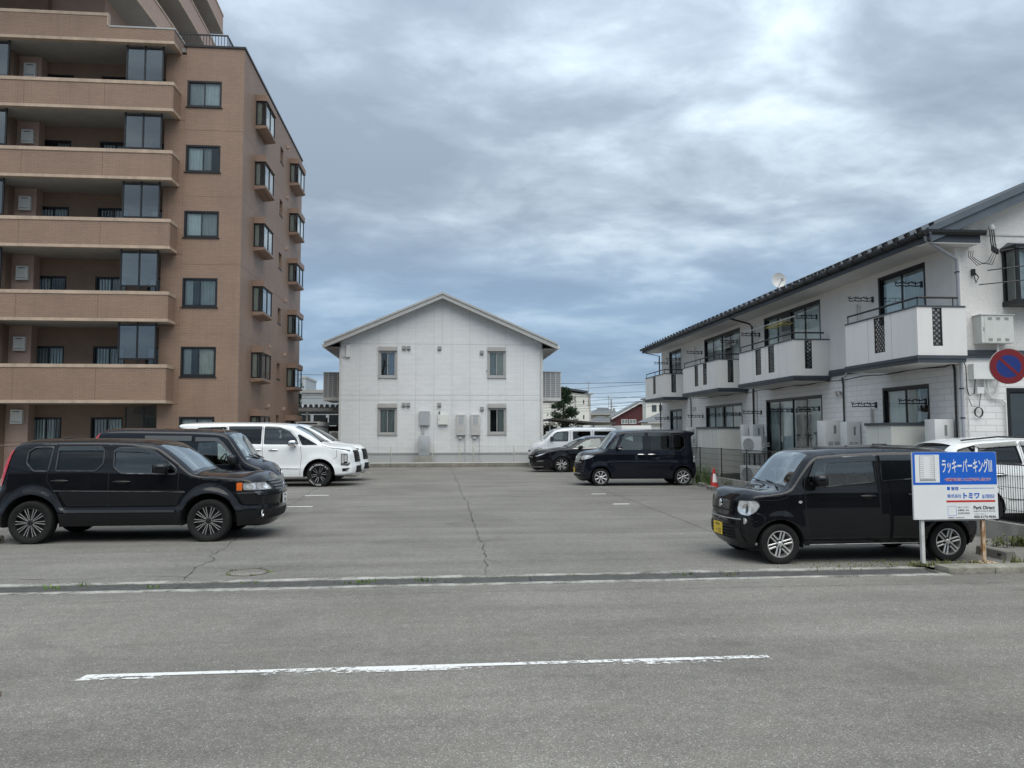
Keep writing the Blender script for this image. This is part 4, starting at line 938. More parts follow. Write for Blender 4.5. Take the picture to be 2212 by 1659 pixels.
hpart(MB().box(HX0-0.02, HX0+0.06, HY-0.012, HY+0.08, 0.62, 6.25).box(HX0-0.04, HX0-0.021, HY-0.01, HY+0.05, 0.4, 6.2), 'corner_trim', PIPEW); hpart(MB().box(HX1-0.06, HX1+0.02, HY-0.012, HY+0.08, 0.62, 6.25), 'corner_trim', PIPEW)
hpart(MB().tube([(HX1-0.09, HY-0.05, 6.15), (HX1-0.09, HY-0.05, 0.4)], 0.035, 8), 'downpipe', PIPEW, None, 50)
hpart(MB().box(HX0+0.03, HX1-0.03, HY+0.03, HY+0.2, 0.0, 0.62), 'foundation', M('pale_render', (0.55, 0.545, 0.50), 0.9, var=0.08, streak=0.15))
hpart(MB().box(HX0, HX1, HY-0.012, HY-0.001, 0.60, 0.64), 'drip_edge', HTRIM)
# roof
ez = 6.19; fr_ = MB(); Yf = 40.42
for s in (-1, 1):
    xe = PK[0]+s*6.10
    fr_.prism([(PK[0], PK[1]-0.20), (xe, 6.16), (xe, 6.42), (PK[0], PK[1]+0.06)], 'y', Yf, Yf+0.05)
    fr_.prism([(PK[0], PK[1]+0.02), (xe+s*0.03, 6.38), (xe+s*0.03, 6.47), (PK[0], PK[1]+0.13)], 'y', Yf-0.05, Yf-0.001)
hpart(fr_, 'verge_board', HTRIM)
rfm = MB()
for s in (-1, 1):
    xe = PK[0]+s*6.10
    rfm.prism([(PK[0], PK[1]+0.0), (xe, 6.36), (xe, 6.44), (PK[0], PK[1]+0.09)], 'y', Yf+0.051, 52.4)
hpart(rfm, 'roof', HROOF)
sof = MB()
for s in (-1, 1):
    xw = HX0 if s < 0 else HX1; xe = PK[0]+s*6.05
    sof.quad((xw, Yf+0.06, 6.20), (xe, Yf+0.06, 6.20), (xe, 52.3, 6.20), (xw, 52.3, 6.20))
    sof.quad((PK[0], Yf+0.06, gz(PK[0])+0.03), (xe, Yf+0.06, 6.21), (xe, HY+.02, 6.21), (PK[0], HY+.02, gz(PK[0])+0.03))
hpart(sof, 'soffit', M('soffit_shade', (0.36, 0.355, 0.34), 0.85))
for s in (-1, 1):
    xe = PK[0]+s*6.16; gt = MB().prism([(xe-.07, 6.34), (xe-.05, 6.20), (xe+.05, 6.20), (xe+.07, 6.34)], 'y', Yf+0.02, 52.3); hpart(gt, 'roof_gutter', PIPEW)
# windows with roller-shutter boxes
GRAL = M('sash_grey', (0.40, 0.395, 0.38), 0.45, metal=0.2)
for i, (a, b, c_, d) in enumerate(WN):
    cc = [('-', 'b'), ('g', 'c'), ('g', 'g'), ('-', 'g')][i]
    wn = window(ho_, '-y', HY, a, b, c_, d, frame=GRAL, curtains=cc, rec=0.02, fw=0.07); wn.location = HO
    bx = MB().bbox(a-0.03, b+0.03, HY-0.14, HY-0.001, d+0.005, d+0.24, 0.012); hpart(bx, 'shutter_box', SHUT); hpart(MB().box(a-0.025, b+0.025, HY-0.1425, HY-0.14, d+0.10, d+0.108), 'groove', VENTG)
    hpart(MB().box(a-0.05, b+0.05, HY-0.06, HY-0.001, c_-0.05, c_-0.002), 'sill', GRAL)
    hpart(MB().box(a-0.045, a-0.001, HY-0.05, HY-0.001, c_, d), 'shutter_rail', GRAL); hpart(MB().box(b+0.001, b+0.045, HY-0.05, HY-0.001, c_, d), 'shutter_rail', GRAL)
for x, z in ((-1.97, 6.23), (-1.73, 6.23), (-0.1, 6.23), (2.15, 6.01), (-1.97, 3.22), (-1.73, 3.22), (-0.1, 3.22), (2.16, 3.01)):
    v = hpart(MB().prism([(HY-0.001, z-0.10), (HY-0.10, z-0.10), (HY-0.11, z-0.06), (HY-0.05, z+0.10), (HY-0.001, z+0.10)], 'x', x-0.09, x+0.09), 'vent_hood', VENTG); 
    hpart(MB().box(x-0.105, x+0.105, HY-0.004, HY-0.0005, z-0.115, z+0.115), 'vent_flange', M('vent_flange', (0.5, 0.5, 0.49), 0.6), v)
# boxes and heaters on the wall
GBX = M('grey_enamel', (0.36, 0.38, 0.40), 0.5, var=0.05); LGB = M('light_grey_enamel', (0.50, 0.49, 0.48), 0.5, var=0.05)
b = hpart(MB().bbox(-1.13, -0.61, HY-0.22, HY-0.001, 2.13, 2.85, 0.012).box(-1.14, -0.60, HY-0.23, HY-0.001, 2.851, 2.865), 'switch_cabinet', GBX)
hpart(MB().tube([(-0.98, HY-0.1, 2.13), (-0.98, HY-0.1, 1.6)], 0.03, 8).tube([(-0.90, HY-0.1, 2.13), (-0.90, HY-0.1, 1.6)], 0.022, 8), 'conduit', LGB, b)
b = hpart(MB().bbox(-0.17, 0.35, HY-0.18, HY-0.001, 2.17, 2.70, 0.012), 'control_box', M('ivory_enamel', (0.66, 0.665, 0.62), 0.5)); hpart(MB().bbox(-0.11, -0.09, HY-0.187, HY-0.179, 2.40, 2.48, 0.002), 'latch', VENTG, b); hpart(MB().box(-0.13, -0.07, HY-0.12, HY-0.06, 2.701, 2.86), 'antenna', BLK, b)
for x0 in (0.81, 1.57):
    b = hpart(MB().bbox(x0, x0+0.48, HY-0.24, HY-0.001, 1.61, 2.70, 0.015), 'water_heater', LGB)
    hpart(MB().box(x0+0.09, x0+0.39, HY-0.244, HY-0.2395, 2.60, 2.635), 'flue_slot', VENTG, b); hpart(MB().box(x0+0.09, x0+0.37, HY-0.2435, HY-0.2395, 2.15, 2.55), 'front_panel', GBX, b); hpart(MB().box(x0, x0+0.48, HY-0.243, HY-0.2395, 2.085, 2.10), 'seam', VENTG, b)
    for q in range(6): hpart(MB().box(x0+0.02, x0+0.46, HY-0.243, HY-0.2395, 1.68+q*0.06, 1.685+q*0.06), 'seam', VENTG, b)
    hpart(MB().bbox(x0+0.1, x0+0.27, HY-0.16, HY-0.05, 1.42, 1.52, 0.02), 'gas_meter', PIPEW, b)
    hpart(MB().tube([(x0+0.12, HY-0.1, 1.61), (x0+0.12, HY-0.1, 1.15)], 0.014, 6), 'pipe', PIPEW, b); hpart(MB().tube([(x0+0.14, HY-0.1, 1.1), (x0+0.14, HY-0.1, 0.1)], 0.018, 6), 'pipe', M('ivory_pipe', (0.62, 0.58, 0.46), 0.5), b); hpart(MB().tube([(x0+0.44, HY-0.1, 1.61), (x0+0.45, HY-0.1, 0.4), (x0+(0.45 if x0 < 1 else 0.6), HY-0.1, 0.12)], 0.018, 6), 'pipe', GBX, b)
b = hpart(MB().bbox(-4.99, -4.78, HY-0.14, HY-0.001, 5.71, 6.37, 0.02), 'antenna_panel', WHITEBOX); hpart(MB().bbox(-5.15, -5.06, HY-0.08, HY-0.001, 5.72, 5.84, 0.01), 'junction_box', PIPEW); hpart(MB().tube([(-5.08, HY-.04, 5.72), (-5.0, HY-.04, 5.62), (-4.88, HY-.05, 5.70)], .008, 5), 'cable', PIPEW)
hpart(MB().bbox(3.9-1.52, 3.95-1.52, HY-0.03, HY-0.001, 5.0, 5.06, 0.005), 'sensor', VENTG)
t = thing('meter_pillar', 'grey steel meter pillar on a concrete plinth before the pale gable wall', 'cabinet', (-0.88, 40.6, 0)); MB().bbox(-0.29, 0.29, -0.2, 0.2, 0.55, 1.60, 0.02).build('case', GBX, t, 40); MB().bbox(-0.16, 0.16, -0.214, -0.199, 0.80, 1.44, 0.006).build('door', GBX, t, 40); MB().box(-0.45, 0.45, -0.3, 0.3, 0.02, 0.545).build('plinth', CONC, t)
# side balconies with louvred screens
LOUV = M('louvre_screen', (0.46, 0.465, 0.475), 0.6, var=0.05)
for x0, x1, sgn, zt in ((-6.36, -5.36, -1, 5.02), (5.48, 6.63, 1, 5.12)):
    f = MB(); z0, z1 = 3.66, zt-0.02
    yb0 = 42.45
    b = hpart(MB().box(x0, x1, yb0-0.05, 46.0, 3.50, 3.65), 'side_balcony', PIPEW)
    f.box(x0-0.02, x1+0.02, yb0-0.07, yb0+0.03, z1, z1+0.035); f.box(x0, x0+0.035, yb0-0.04, yb0, z0, z1); f.box(x1-0.035, x1, yb0-0.04, yb0, z0, z1)
    n = 12; 
    for k in range(1, 4): f.box(x0+(x1-x0)*k/4-0.02, x0+(x1-x0)*k/4+0.02, yb0-0.042, yb0-0.002, z0, z1)
    hpart(f, 'screen_frame', PIPEW, b)
    hpart(MB().box(x0+0.03, x1-0.03, yb0-0.012, yb0-0.004, z0, z1), 'screen_panel', M('screen_grey', (0.30, 0.305, 0.31), 0.6), b)
    for k in range(n): hpart(MB().box(x0+0.035, x1-0.035, yb0-0.034, yb0-0.014, z0+(z1-z0)*k/n, z0+(z1-z0)*k/n+0.035), 'slat', LOUV, b)
    xo = x0 if sgn < 0 else x1-0.04
    hpart(MB().box(xo, xo+0.04, yb0+0.035, 46.0, z0, z1), 'side_panel', LOUV, b)
# kerb wall and mesh fence along the back of the lot
kw = MB(); 
for i in range(17): kw.bbox(-8.6+i*1.0, -8.6+i*1.0+0.992, 39.46, 39.62, -0.1, 0.20, 0.012)
kt = thing('boundary_kerb', 'low concrete block kerb along the foot of the pale gabled house', 'kerb', (0, 39.5, 0))
for i in range(17): MB().bbox(-8.6+i*1.0, -8.6+i*1.0+0.992, -0.04, 0.12, -0.1, 0.20+0.002*(i % 3), 0.012).build('block', CONC_D, kt, 40)
MB().box(-8.6, 8.4, -0.02, 0.10, 0.2045, 0.225).build('white_cap', M('pale_cap', (0.68, 0.68, 0.66), 0.85, var=0.1), kt)
def mesh_fence(name, label, p0, p1, z0, z1, post_every, wire, mat, dv=0.05, dh=0.15, r=0.003, bend=0.0, posts=True, rails=2, cat='fence', postr=0.025):
    """wire mesh fence between two plan points: posts, rails and one wire panel per bay"""
    t = thing(name, label, cat, (p0[0], p0[1], 0)); d = Vector((p1[0]-p0[0], p1[1]-p0[1], 0)); L = d.length; d.normalize()
    n = max(1, round(L/post_every))
    for i in range(n+1):
        q = d*(L*i/n); MB().lathe([(postr, z0-0.15), (postr, z1+0.02), (postr*0.6, z1+0.03), (0.0001, z1+0.03)], c=(q.x, q.y, 0), n=8).build('post', mat, t, 50)
    nn = Vector((d.y, -d.x, 0))*0.02
    for i in range(n):
        a, b = L*i/n, L*(i+1)/n; mb = MB(); m_ = int((b-a)/dv)
        def bar(u0, za, u1, zb, rr):
            pa = d*u0+nn; pb = d*u1+nn; mb.tube([(pa.x, pa.y, za), (pb.x, pb.y, zb)], rr, 4, caps=False)
        for k in range(m_+1): bar(a+(b-a)*k/m_, z0, a+(b-a)*k/m_, z1, r)
        h_ = int((z1-z0)/dh)
        for k in range(h_+1): bar(a, z0+(z1-z0)*k/h_, b, z0+(z1-z0)*k/h_, r*1.15)
        o = mb.build('wire_mesh', wire, t); o['kind'] = 'stuff'
    for k in range(rails):
        z = z1 if k == 0 else z0
        pa, pb = nn*0.2, d*L+nn*0.2; MB().tube([(pa.x, pa.y, z), (pb.x, pb.y, z)], r*2.4, 6).build('rail', wire, t, 50)
    return t
FW = M('fence_wire_pale', (0.40, 0.40, 0.36), 0.5, metal=0.5); FB = M('fence_wire_black', (0.015, 0.015, 0.016), 0.45); FBR = M('fence_wire_brown', (0.16, 0.115, 0.08), 0.55)
mesh_fence('mesh_fence', 'thin pale wire fence on the kerb before the pale gabled house', (-6.7, 39.56), (7.9, 39.56), 0.24, 1.03, 2.09, FW, FW, 0.05, 0.40, 0.0028)
hpart(MB().box(HX0, HX1, HY-0.03, HY-0.013, 0.655, 0.70), 'drip_edge', HTRIM)
# ------------------------------------------------------------------ vehicle builder (local frame: x forward, y left, z up)
def pchip(xs, ys):
    xs = np.array(xs, float); ys = np.array(ys, float); h = np.diff(xs); d = np.diff(ys)/h; m_ = np.zeros(len(xs))
    for i in range(1, len(xs)-1):
        if d[i-1]*d[i] > 0: m_[i] = 2*d[i-1]*d[i]/(d[i-1]+d[i])
    m_[0], m_[-1] = d[0], d[-1]
    def f(x):
        x = np.clip(np.asarray(x, float), xs[0], xs[-1]); i = np.clip(np.searchsorted(xs, x)-1, 0, len(h)-1); t = (x-xs[i])/h[i]
        return ys[i]*(1+2*t)*(1-t)**2+m_[i]*h[i]*t*(1-t)**2+ys[i+1]*t*t*(3-2*t)+m_[i+1]*h[i]*t*t*(t-1)
    return f
def catmull(P, ds):
    """centripetal spline through rows of P (first two columns are position), resampled to spacing ds"""
    P = np.array(P, float); P = np.vstack([2*P[0]-P[1], P, 2*P[-1]-P[-2]]); out = []
    for i in range(1, len(P)-2):
        p0, p1, p2, p3 = P[i-1:i+3]
        t0 = 0; t1 = t0+max(1e-6, np.hypot(*(p1-p0)[:2]))**.5; t2 = t1+max(1e-6, np.hypot(*(p2-p1)[:2]))**.5; t3 = t2+max(1e-6, np.hypot(*(p3-p2)[:2]))**.5
        n = max(2, int(np.hypot(*(p2-p1)[:2])/ds)+1)
        for k in range(n):
            t = t1+(t2-t1)*k/n
            a1 = (t1-t)/(t1-t0)*p0+(t-t0)/(t1-t0)*p1; a2 = (t2-t)/(t2-t1)*p1+(t-t1)/(t2-t1)*p2; a3 = (t3-t)/(t3-t2)*p2+(t-t2)/(t3-t2)*p3
            b1 = (t2-t)/(t2-t0)*a1+(t-t0)/(t2-t0)*a2; b2 = (t3-t)/(t3-t1)*a2+(t-t1)/(t3-t1)*a3
            out.append((t2-t)/(t2-t1)*b1+(t-t1)/(t2-t1)*b2)
    out.append(P[-2]); return np.array(out)
def in_poly(pts, poly):
    x, y = pts[:, 0], pts[:, 1]; n = len(poly); r = np.zeros(len(pts), bool); j = n-1
    for i in range(n):
        xi, yi = poly[i]; xj, yj = poly[j]
        c_ = ((yi > y) != (yj > y)) & (x < (xj-xi)*(y-yi)/((yj-yi) or 1e-12)+xi); r ^= c_; j = i
    return r
def round_poly(poly, r, n=4):
    """polygon with rounded corners; r scalar"""
    out = []; m_ = len(poly)
    for i in range(m_):
        p = Vector(poly[i]); a = Vector(poly[i-1])-p; b = Vector(poly[(i+1) % m_])-p
        k = min(r, a.length*.45, b.length*.45); pa = p+a.normalized()*k; pb = p+b.normalized()*k
        for q in range(n+1):
            t = q/n; out.append(tuple(pa*(1-t)**2+p*2*t*(1-t)+pb*t*t))
    return out
def resample(poly, ds, closed=True):
    out = []; m_ = len(poly)
    for i in range(m_ if closed else m_-1):
        a, b = poly[i], poly[(i+1) % m_]; n = max(1, int(math.dist(a, b)/ds))
        for k in range(n): out.append((a[0]+(b[0]-a[0])*k/n, a[1]+(b[1]-a[1])*k/n))
    if not closed: out.append(tuple(poly[-1]))
    return out
def cdt(points, edges, eps=1e-5):
    r = delaunay_2d_cdt([Vector(p) for p in points], edges, [], 0, eps)
    return np.array([tuple(v) for v in r[0]]), np.array([f for f in r[2]], int)

GLASS_C = glass_mat('car_glass', (0.50, 0.56, 0.54), 1.6, extra=0.03)
GLASS_D = glass_mat('privacy_glass', (0.030, 0.033, 0.037), 1.45, extra=0.0)
GLASS_W = glass_mat('windshield_glass', (0.42, 0.48, 0.47), 1.75, extra=0.20)
RUB = M('tyre_rubber', (0.011, 0.011, 0.011), 0.8, var=0.25, vscale=6, dirt=0.05, spec=0.3)
CHROME = M('chrome', (0.78, 0.78, 0.78), 0.08, metal=1.0)
ALLOY = M('alloy_silver', (0.70, 0.69, 0.68), 0.36, metal=0.8, var=0.08)
GUN = M('gunmetal', (0.035, 0.035, 0.037), 0.35, metal=0.6)
TRIMB = M('trim_black', (0.010, 0.010, 0.011), 0.35)
GAP = M('panel_gap', (0.004, 0.004, 0.004), 0.9)
SEATM = M('seat_cloth', (0.05, 0.05, 0.052), 0.95, var=0.2)
LAMPC = M('lamp_clear', (0.75, 0.76, 0.76), 0.12, metal=0.55, coat=1.0, var=0.25, vscale=18)
LAMPR = M('lamp_red', (0.42, 0.01, 0.012), 0.15, coat=1.0, var=0.3, vscale=12)
LAMPO = M('lamp_orange', (0.60, 0.13, 0.02), 0.15, coat=1.0, var=0.2, vscale=20)
VISOR = glass_mat('visor_plastic', (0.20, 0.19, 0.18), 1.5, extra=0.05, rough=0.12)
def car_paint(name, col, metal=0.0, rough=0.3): return M(name, col, rough, metal=metal, coat=1.0, coatr=0.02, spec=0.05, var=0.06, vscale=2)
P_BLACK = car_paint('paint_black', (0.0050, 0.0052, 0.0068)); P_NAVY = car_paint('paint_navy', (0.0046, 0.0054, 0.0105)); P_WHITE = car_paint('paint_white', (0.74, 0.76, 0.76), 0, 0.35)
P_SILVER = car_paint('paint_silver', (0.60, 0.62, 0.64), 0.25, 0.35); P_BLUEBLK = car_paint('paint_blue_black', (0.0065, 0.008, 0.0125))
PLATE_W = M('plate_white', (0.72, 0.72, 0.70), 0.45); PLATE_Y = M('plate_yellow', (0.72, 0.50, 0.04), 0.45); INK = M('plate_ink', (0.01, 0.03, 0.02), 0.6)

def wheel(parent, x, y, side, r, w, rim, style, tyre_mat=None, steer=0.0):
    """side: +1 faces +y, -1 faces -y"""
    prof = [(rim*0.98, -w*0.42), (rim*1.04, -w*0.47), (r*0.86, -w*0.52), (r*0.95, -w*0.49), (r*0.988, -w*0.40), (r, -w*0.28), (r, w*0.28), (r*0.988, w*0.40), (r*0.95, w*0.49), (r*0.86, w*0.52), (rim*1.04, w*0.47), (rim*0.98, w*0.42)]
    mb = MB().lathe(prof, axis='y', n=48); t = mb.build('wheel', tyre_mat or RUB, parent, 40); t.location = (x, y, r-0.004); t.rotation_euler = (0, 0, (0 if side < 0 else math.pi)+steer)
    # local outward face is -y
    mb = MB().lathe([(rim*1.0, -w*0.43), (rim*0.94, -w*0.44), (rim*0.93, -w*0.36), (rim*0.86, -w*0.1), (rim*0.84, w*0.3)], axis='y', n=48); lipm = style.get('lip', ALLOY); b = mb.build('rim', [lipm], t, 40)
    MB().lathe([(0.0001, w*0.05), (rim*0.88, w*0.05)], axis='y', n=32).lathe([(rim*0.55, -w*0.0), (rim*0.55, w*0.04)], axis='y', n=32).lathe([(0.0001, -w*0.02), (rim*0.55, -w*0.02)], axis='y', n=32).build('brake_disc', GUN, t, 40)
    sp = MB(); n = style['n']; tw_ = style.get('twin', 0.0)
    y0, y1 = -w*style.get('yh', 0.34), -w*style.get('yl', 0.42)
    rr = np.linspace(rim*0.16, rim*0.955, 7)
    for k in range(n):
        base = 2*math.pi*k/n+style.get('ph', 0.0)
        for s in ((-1, 1) if tw_ else (0,)):
            pts = []
            for q, r_ in enumerate(rr):
                u = q/6; lat = s*(style.get('g0', 0.0)*(1-u)+tw_*u**style.get('pw', 1.0))*rim + style.get('swirl', 0.0)*rim*u*u
                hw = (style['w0']*(1-u)+style['w1']*u)*rim/2
                pts.append((r_, lat, hw, y0+(y1-y0)*u))
            o = len(sp.v); ca, sa = math.cos(base), math.sin(base); th = style.get('th', 0.018)
            for (r_, lat, hw, yy) in pts:
                for (l, yv) in ((lat-hw, yy+0.004), (lat-hw*0.55, yy), (lat+hw*0.55, yy), (lat+hw, yy+0.004), (lat+hw, yy+th), (lat-hw, yy+th)):
                    sp.v.append((r_*ca-l*sa, yv, r_*sa+l*ca))
            for q in range(6):
                for e in range(6):
                    f = (e+1) % 6; sp.f.append((o+q*6+e, o+q*6+f, o+q*6+6+f, o+q*6+6+e)); sp.mi.append(0 if e in (0, 1, 2) else 1)
    sp.build('spokes', [style.get('face', ALLOY), style.get('sidem', GUN)], t, 35)
    hb = MB().lathe([(rim*0.20, y0+0.03), (rim*0.19, y0-0.004), (rim*0.13, y0-0.008), (rim*0.12, y0-0.012), (0.0001, y0-0.013)], axis='y', n=24); hb.build('hub_cap', style.get('hub', ALLOY), t, 40)
    for k in range(style.get('nuts', 5)):
        a = 2*math.pi*k/style.get('nuts', 5)+0.3; MB().lathe([(0.012, y0+0.01), (0.012, y0-0.008), (0.0001, y0-0.010)], axis='y', c=(rim*0.285*math.cos(a), 0, rim*0.285*math.sin(a)), n=8).build('wheel_nut', GUN, t)
    return t

class Car:
    def __init__(s, name, label, loc, rz, top, arches, sill, w0, zprof, xprof, paint, ds=0.03, grid=0.04, flare=0.03, arch_r=0.42, group=None, creases=(), cat='car', K=14, flare_w=0.09, pw=2.6):
        s.pw = pw
        s.root = thing(name, label, cat, loc, rz, group); s.paint = paint
        s.arches, s.sill, s.w0, s.grid = arches, sill, w0, grid
        s.zf = pchip(*zip(*zprof)); s.xf = pchip(*zip(*sorted(xprof))); s.flare, s.arch_r, s.creases, s.flare_w = flare, arch_r, creases, flare_w
        s.path = catmull(top, ds); s.K = K; s.feat = []; s.strip_feat = []
    def W0(s, x, z):
        w_ = s.w0+s.zf(z)+s.xf(x)
        for cx, cz in s.arches:
            d = np.hypot(x-cx, z-cz); w_ = w_+s.flare*np.exp(-((np.maximum(d-s.arch_r, 0))/s.flare_w)**2)*(z > cz-0.35)*1.0
        for (cz, amp, sg, xa, xb) in s.creases:
            w_ = w_+amp*np.exp(-((z-cz)/sg)**2)*np.clip((x-xa)/0.15, 0, 1)*np.clip((xb-x)/0.15, 0, 1)
        return w_
    def W(s, x, z):
        x = np.atleast_1d(np.asarray(x, float)); z = np.atleast_1d(np.asarray(z, float)); P = s.path
        a = P[:-1, :2]; b = P[1:, :2]; ab = b-a; L = (ab**2).sum(1)+1e-12
        best = np.full(len(x), 9.0); rr = np.zeros(len(x))
        for i0 in range(0, len(x), 4000):
            q = np.stack([x[i0:i0+4000], z[i0:i0+4000]], 1)
            t = np.clip(((q[:, None]-a)*ab).sum(2)/L, 0, 1); d = np.hypot(*np.moveaxis(q[:, None]-(a+t[..., None]*ab), 2, 0))
            k = d.argmin(1); ii = np.arange(len(k)); best[i0:i0+4000] = d[ii, k]; rr[i0:i0+4000] = P[k, 2]+(P[k+1, 2]-P[k, 2])*t[ii, k]
        u = np.clip(best/np.maximum(rr, 1e-6), 0, 1)
        return s.W0(x, z)-rr*(1-np.sqrt(np.maximum(0, 1-(1-u)**2)))
    def outline(s):
        top = [tuple(p[:2]) for p in s.path]; bot = []
        xr, xf = top[-1], top[0]
        # from rear bottom forward
        z0 = s.sill; pts = [xr]
        for cx, cz in sorted(s.arches):
            h = max(-0.999, min(0.999, (z0-cz)/s.arch_r)); a0 = math.pi-math.asin(h)
            xa = cx+s.arch_r*math.cos(a0)
            if pts[-1][0] < xa-0.02: pts.append((xa-0.002, z0 if len(pts) > 1 or abs(pts[-1][1]-z0) < .3 else pts[-1][1]))
            for k in range(17):
                a = a0+(math.pi-2*a0)*k/16; pts.append((cx+s.arch_r*math.cos(a), cz+s.arch_r*math.sin(a)))
        pts.append(xf)
        bot = resample(pts, 0.05, closed=False)[1:-1]
        return top, bot
    def feature(s, name, poly, mat, parent=None, inset=0.0, rnd=0.03, trim=None, tr=0.008, ds=0.03):
        poly = round_poly(poly, rnd) if rnd else list(poly); s.feat.append(dict(name=name, poly=poly, mat=mat, inset=inset, trim=trim, tr=tr, ds=ds, parent=parent)); return s
    def strip_feature(s, name, p0, p1, smax, mat, smin=None): s.strip_feat.append((name, p0, p1, smax, mat)); return s
    def build(s):
        top, bot = s.outline(); loop = top+bot; n = len(loop)
        pts = list(loop); edges = [(i, (i+1) % n) for i in range(n)]
        for f in s.feat:
            q = resample(f['poly'], f['ds']); o = len(pts); pts += q; edges += [(o+i, o+(i+1) % len(q)) for i in range(len(q))]
        arr = np.array(loop); g = s.grid
        gx = np.arange(arr[:, 0].min(), arr[:, 0].max(), g); gz_ = np.arange(arr[:, 1].min(), arr[:, 1].max(), g)
        G = np.array([(x+(0.5*g if j % 2 else 0), z) for j, z in enumerate(gz_) for x in gx]); G = G[in_poly(G, loop)]
        allp = np.array(pts)
        # extra rows of points close to the rounded silhouette
        P = s.path; tx = np.gradient(P[:, 0]); tz = np.gradient(P[:, 1]); l = np.hypot(tx, tz)+1e-9; nx, nz = -tz/l, tx/l
        cen = np.array([np.mean(arr[:, 0]), np.mean(arr[:, 1])]); sg = np.sign((nx*(cen[0]-P[:, 0])+nz*(cen[1]-P[:, 1])).sum()) or 1
        ex = []
        for u in (0.10, 0.28, 0.52, 0.80):
            q = P[:, :2]+np.stack([nx, nz], 1)*sg*(P[:, 2:3]*u); ex.append(q[::1])
        ex = np.vstack(ex); ex = ex[in_poly(ex, loop)]
        cand = np.vstack([ex, G]); keep = []
        d = np.array([np.min((allp[:, 0]-c_[0])**2+(allp[:, 1]-c_[1])**2) for c_ in cand]); cand = cand[d > (0.30*g)**2]
        ok = [];  cell = {}
        for c_ in cand:
            k = (int(c_[0]/(g*.35)), int(c_[1]/(g*.35)))
            if k in cell: continue
            cell[k] = 1; ok.append(tuple(c_))
        V, T = cdt(pts+ok, edges)
        cenT = V[T].mean(1); T = T[in_poly(cenT, loop)]; cenT = V[T].mean(1)
        y = s.W(V[:, 0], V[:, 1]); s.objs = {}
        cls = np.full(len(T), -1)
        for k, f in reversed(list(enumerate(s.feat))): cls[in_poly(cenT, f['poly'])] = k
        # orient triangles so that the left side faces +y
        A, B, D = V[T[:, 0]], V[T[:, 1]], V[T[:, 2]]; ar = (B[:, 0]-A[:, 0])*(D[:, 1]-A[:, 1])-(D[:, 0]-A[:, 0])*(B[:, 1]-A[:, 1])
        T[ar > 0] = T[ar > 0][:, ::-1]           # clockwise in (x,z) looks along +y => normal +y
        V3 = np.stack([V[:, 0], y, V[:, 1]], 1)
        # strip across the car
        K = s.K; m_ = len(P); Wp = s.W(P[:, 0], P[:, 1]); sv = np.sin(np.linspace(-1, 1, K+1)*math.pi/2)
        cr = P[:, 3]; S = np.zeros((m_, K+1, 3))
        ox, oz = -nx*sg, -nz*sg
        for k, u in enumerate(sv):
            b = cr*(1-abs(u)**s.pw); S[:, k, 0] = P[:, 0]+ox*b; S[:, k, 1] = Wp*u; S[:, k, 2] = P[:, 1]+oz*b
        sf = {}
        def arc_i(p): return int(np.argmin((P[:, 0]-p[0])**2+(P[:, 1]-p[1])**2))
        fc = np.full((m_-1, K), -1)
        for q, (nm, p0, p1, sm, mt) in enumerate(s.strip_feat):
            i0, i1 = sorted((arc_i(p0), arc_i(p1)))
            for i in range(i0, i1):
                for k in range(K):
                    if abs((sv[k]+sv[k+1])/2) < sm: fc[i, k] = q
        # shared vertex welding: body = remaining side + strip faces
        def collect(side_faces, strip_mask, both=True, yoff=0.0):
            mb = MB(); key = {}
            def vid(p):
                k = (round(p[0], 4), round(p[1], 4), round(p[2], 4))
                if k not in key: key[k] = len(mb.v); mb.v.append(tuple(map(float, p)))
                return key[k]
            for t in side_faces:
                for sd in ((1, -1) if both is True else (both,)):
                    q = [vid((V3[i][0], sd*(V3[i][1]-yoff), V3[i][2])) for i in (t if sd > 0 else t[::-1])]
                    if len(set(q)) == 3: mb.f.append(tuple(q)); mb.mi.append(0)
            for i, k in strip_mask:
                q = [vid(S[i, k]), vid(S[i, k+1]), vid(S[i+1, k+1]), vid(S[i+1, k])]; u = []
                for a in q:
                    if a not in u: u.append(a)
                if len(u) >= 3: mb.f.append(tuple(u)); mb.mi.append(0)
            return mb
        body = collect(T[cls == -1], [(i, k) for i in range(m_-1) for k in range(K) if fc[i, k] < 0])
        # consistent outward normals via bmesh
        bo = s._mesh(body, 'body', s.paint, None); s.body = bo
        allm = collect(T, [(i, k) for i in range(m_-1) for k in range(K)])
        s.bvh = BVHTree.FromPolygons([Vector(v) for v in allm.v], allm.f)
        for q, (nm, p0, p1, sm, mt) in enumerate(s.strip_feat):
            o = s._mesh(collect([], [(i, k) for i in range(m_-1) for k in range(K) if fc[i, k] == q]), nm, mt, None); s.objs[nm] = o
        for k, f in enumerate(s.feat):
            for sd in (1, -1):
                mb = collect(T[cls == k], [], both=sd, yoff=f['inset'])
                if not mb.f: continue
                o = s._mesh(mb, f['name'], f['mat'] or s.paint, s.objs.get((f['parent'], sd)) if f['parent'] else None); s.objs[(f['name'], sd)] = o; s.objs.setdefault((f['name']+str(k), sd), o)
                if f['trim']:
                    q = resample(f['poly'], 0.035); a = np.array(q); yy = s.W(a[:, 0], a[:, 1])
                    MB().tube([(p[0], sd*(w_+0.001), p[1]) for p, w_ in zip(q, yy)], f['tr'], 6, closed=True).build('window_trim', f['trim'], s.root, 60)
        s.underside(); return s
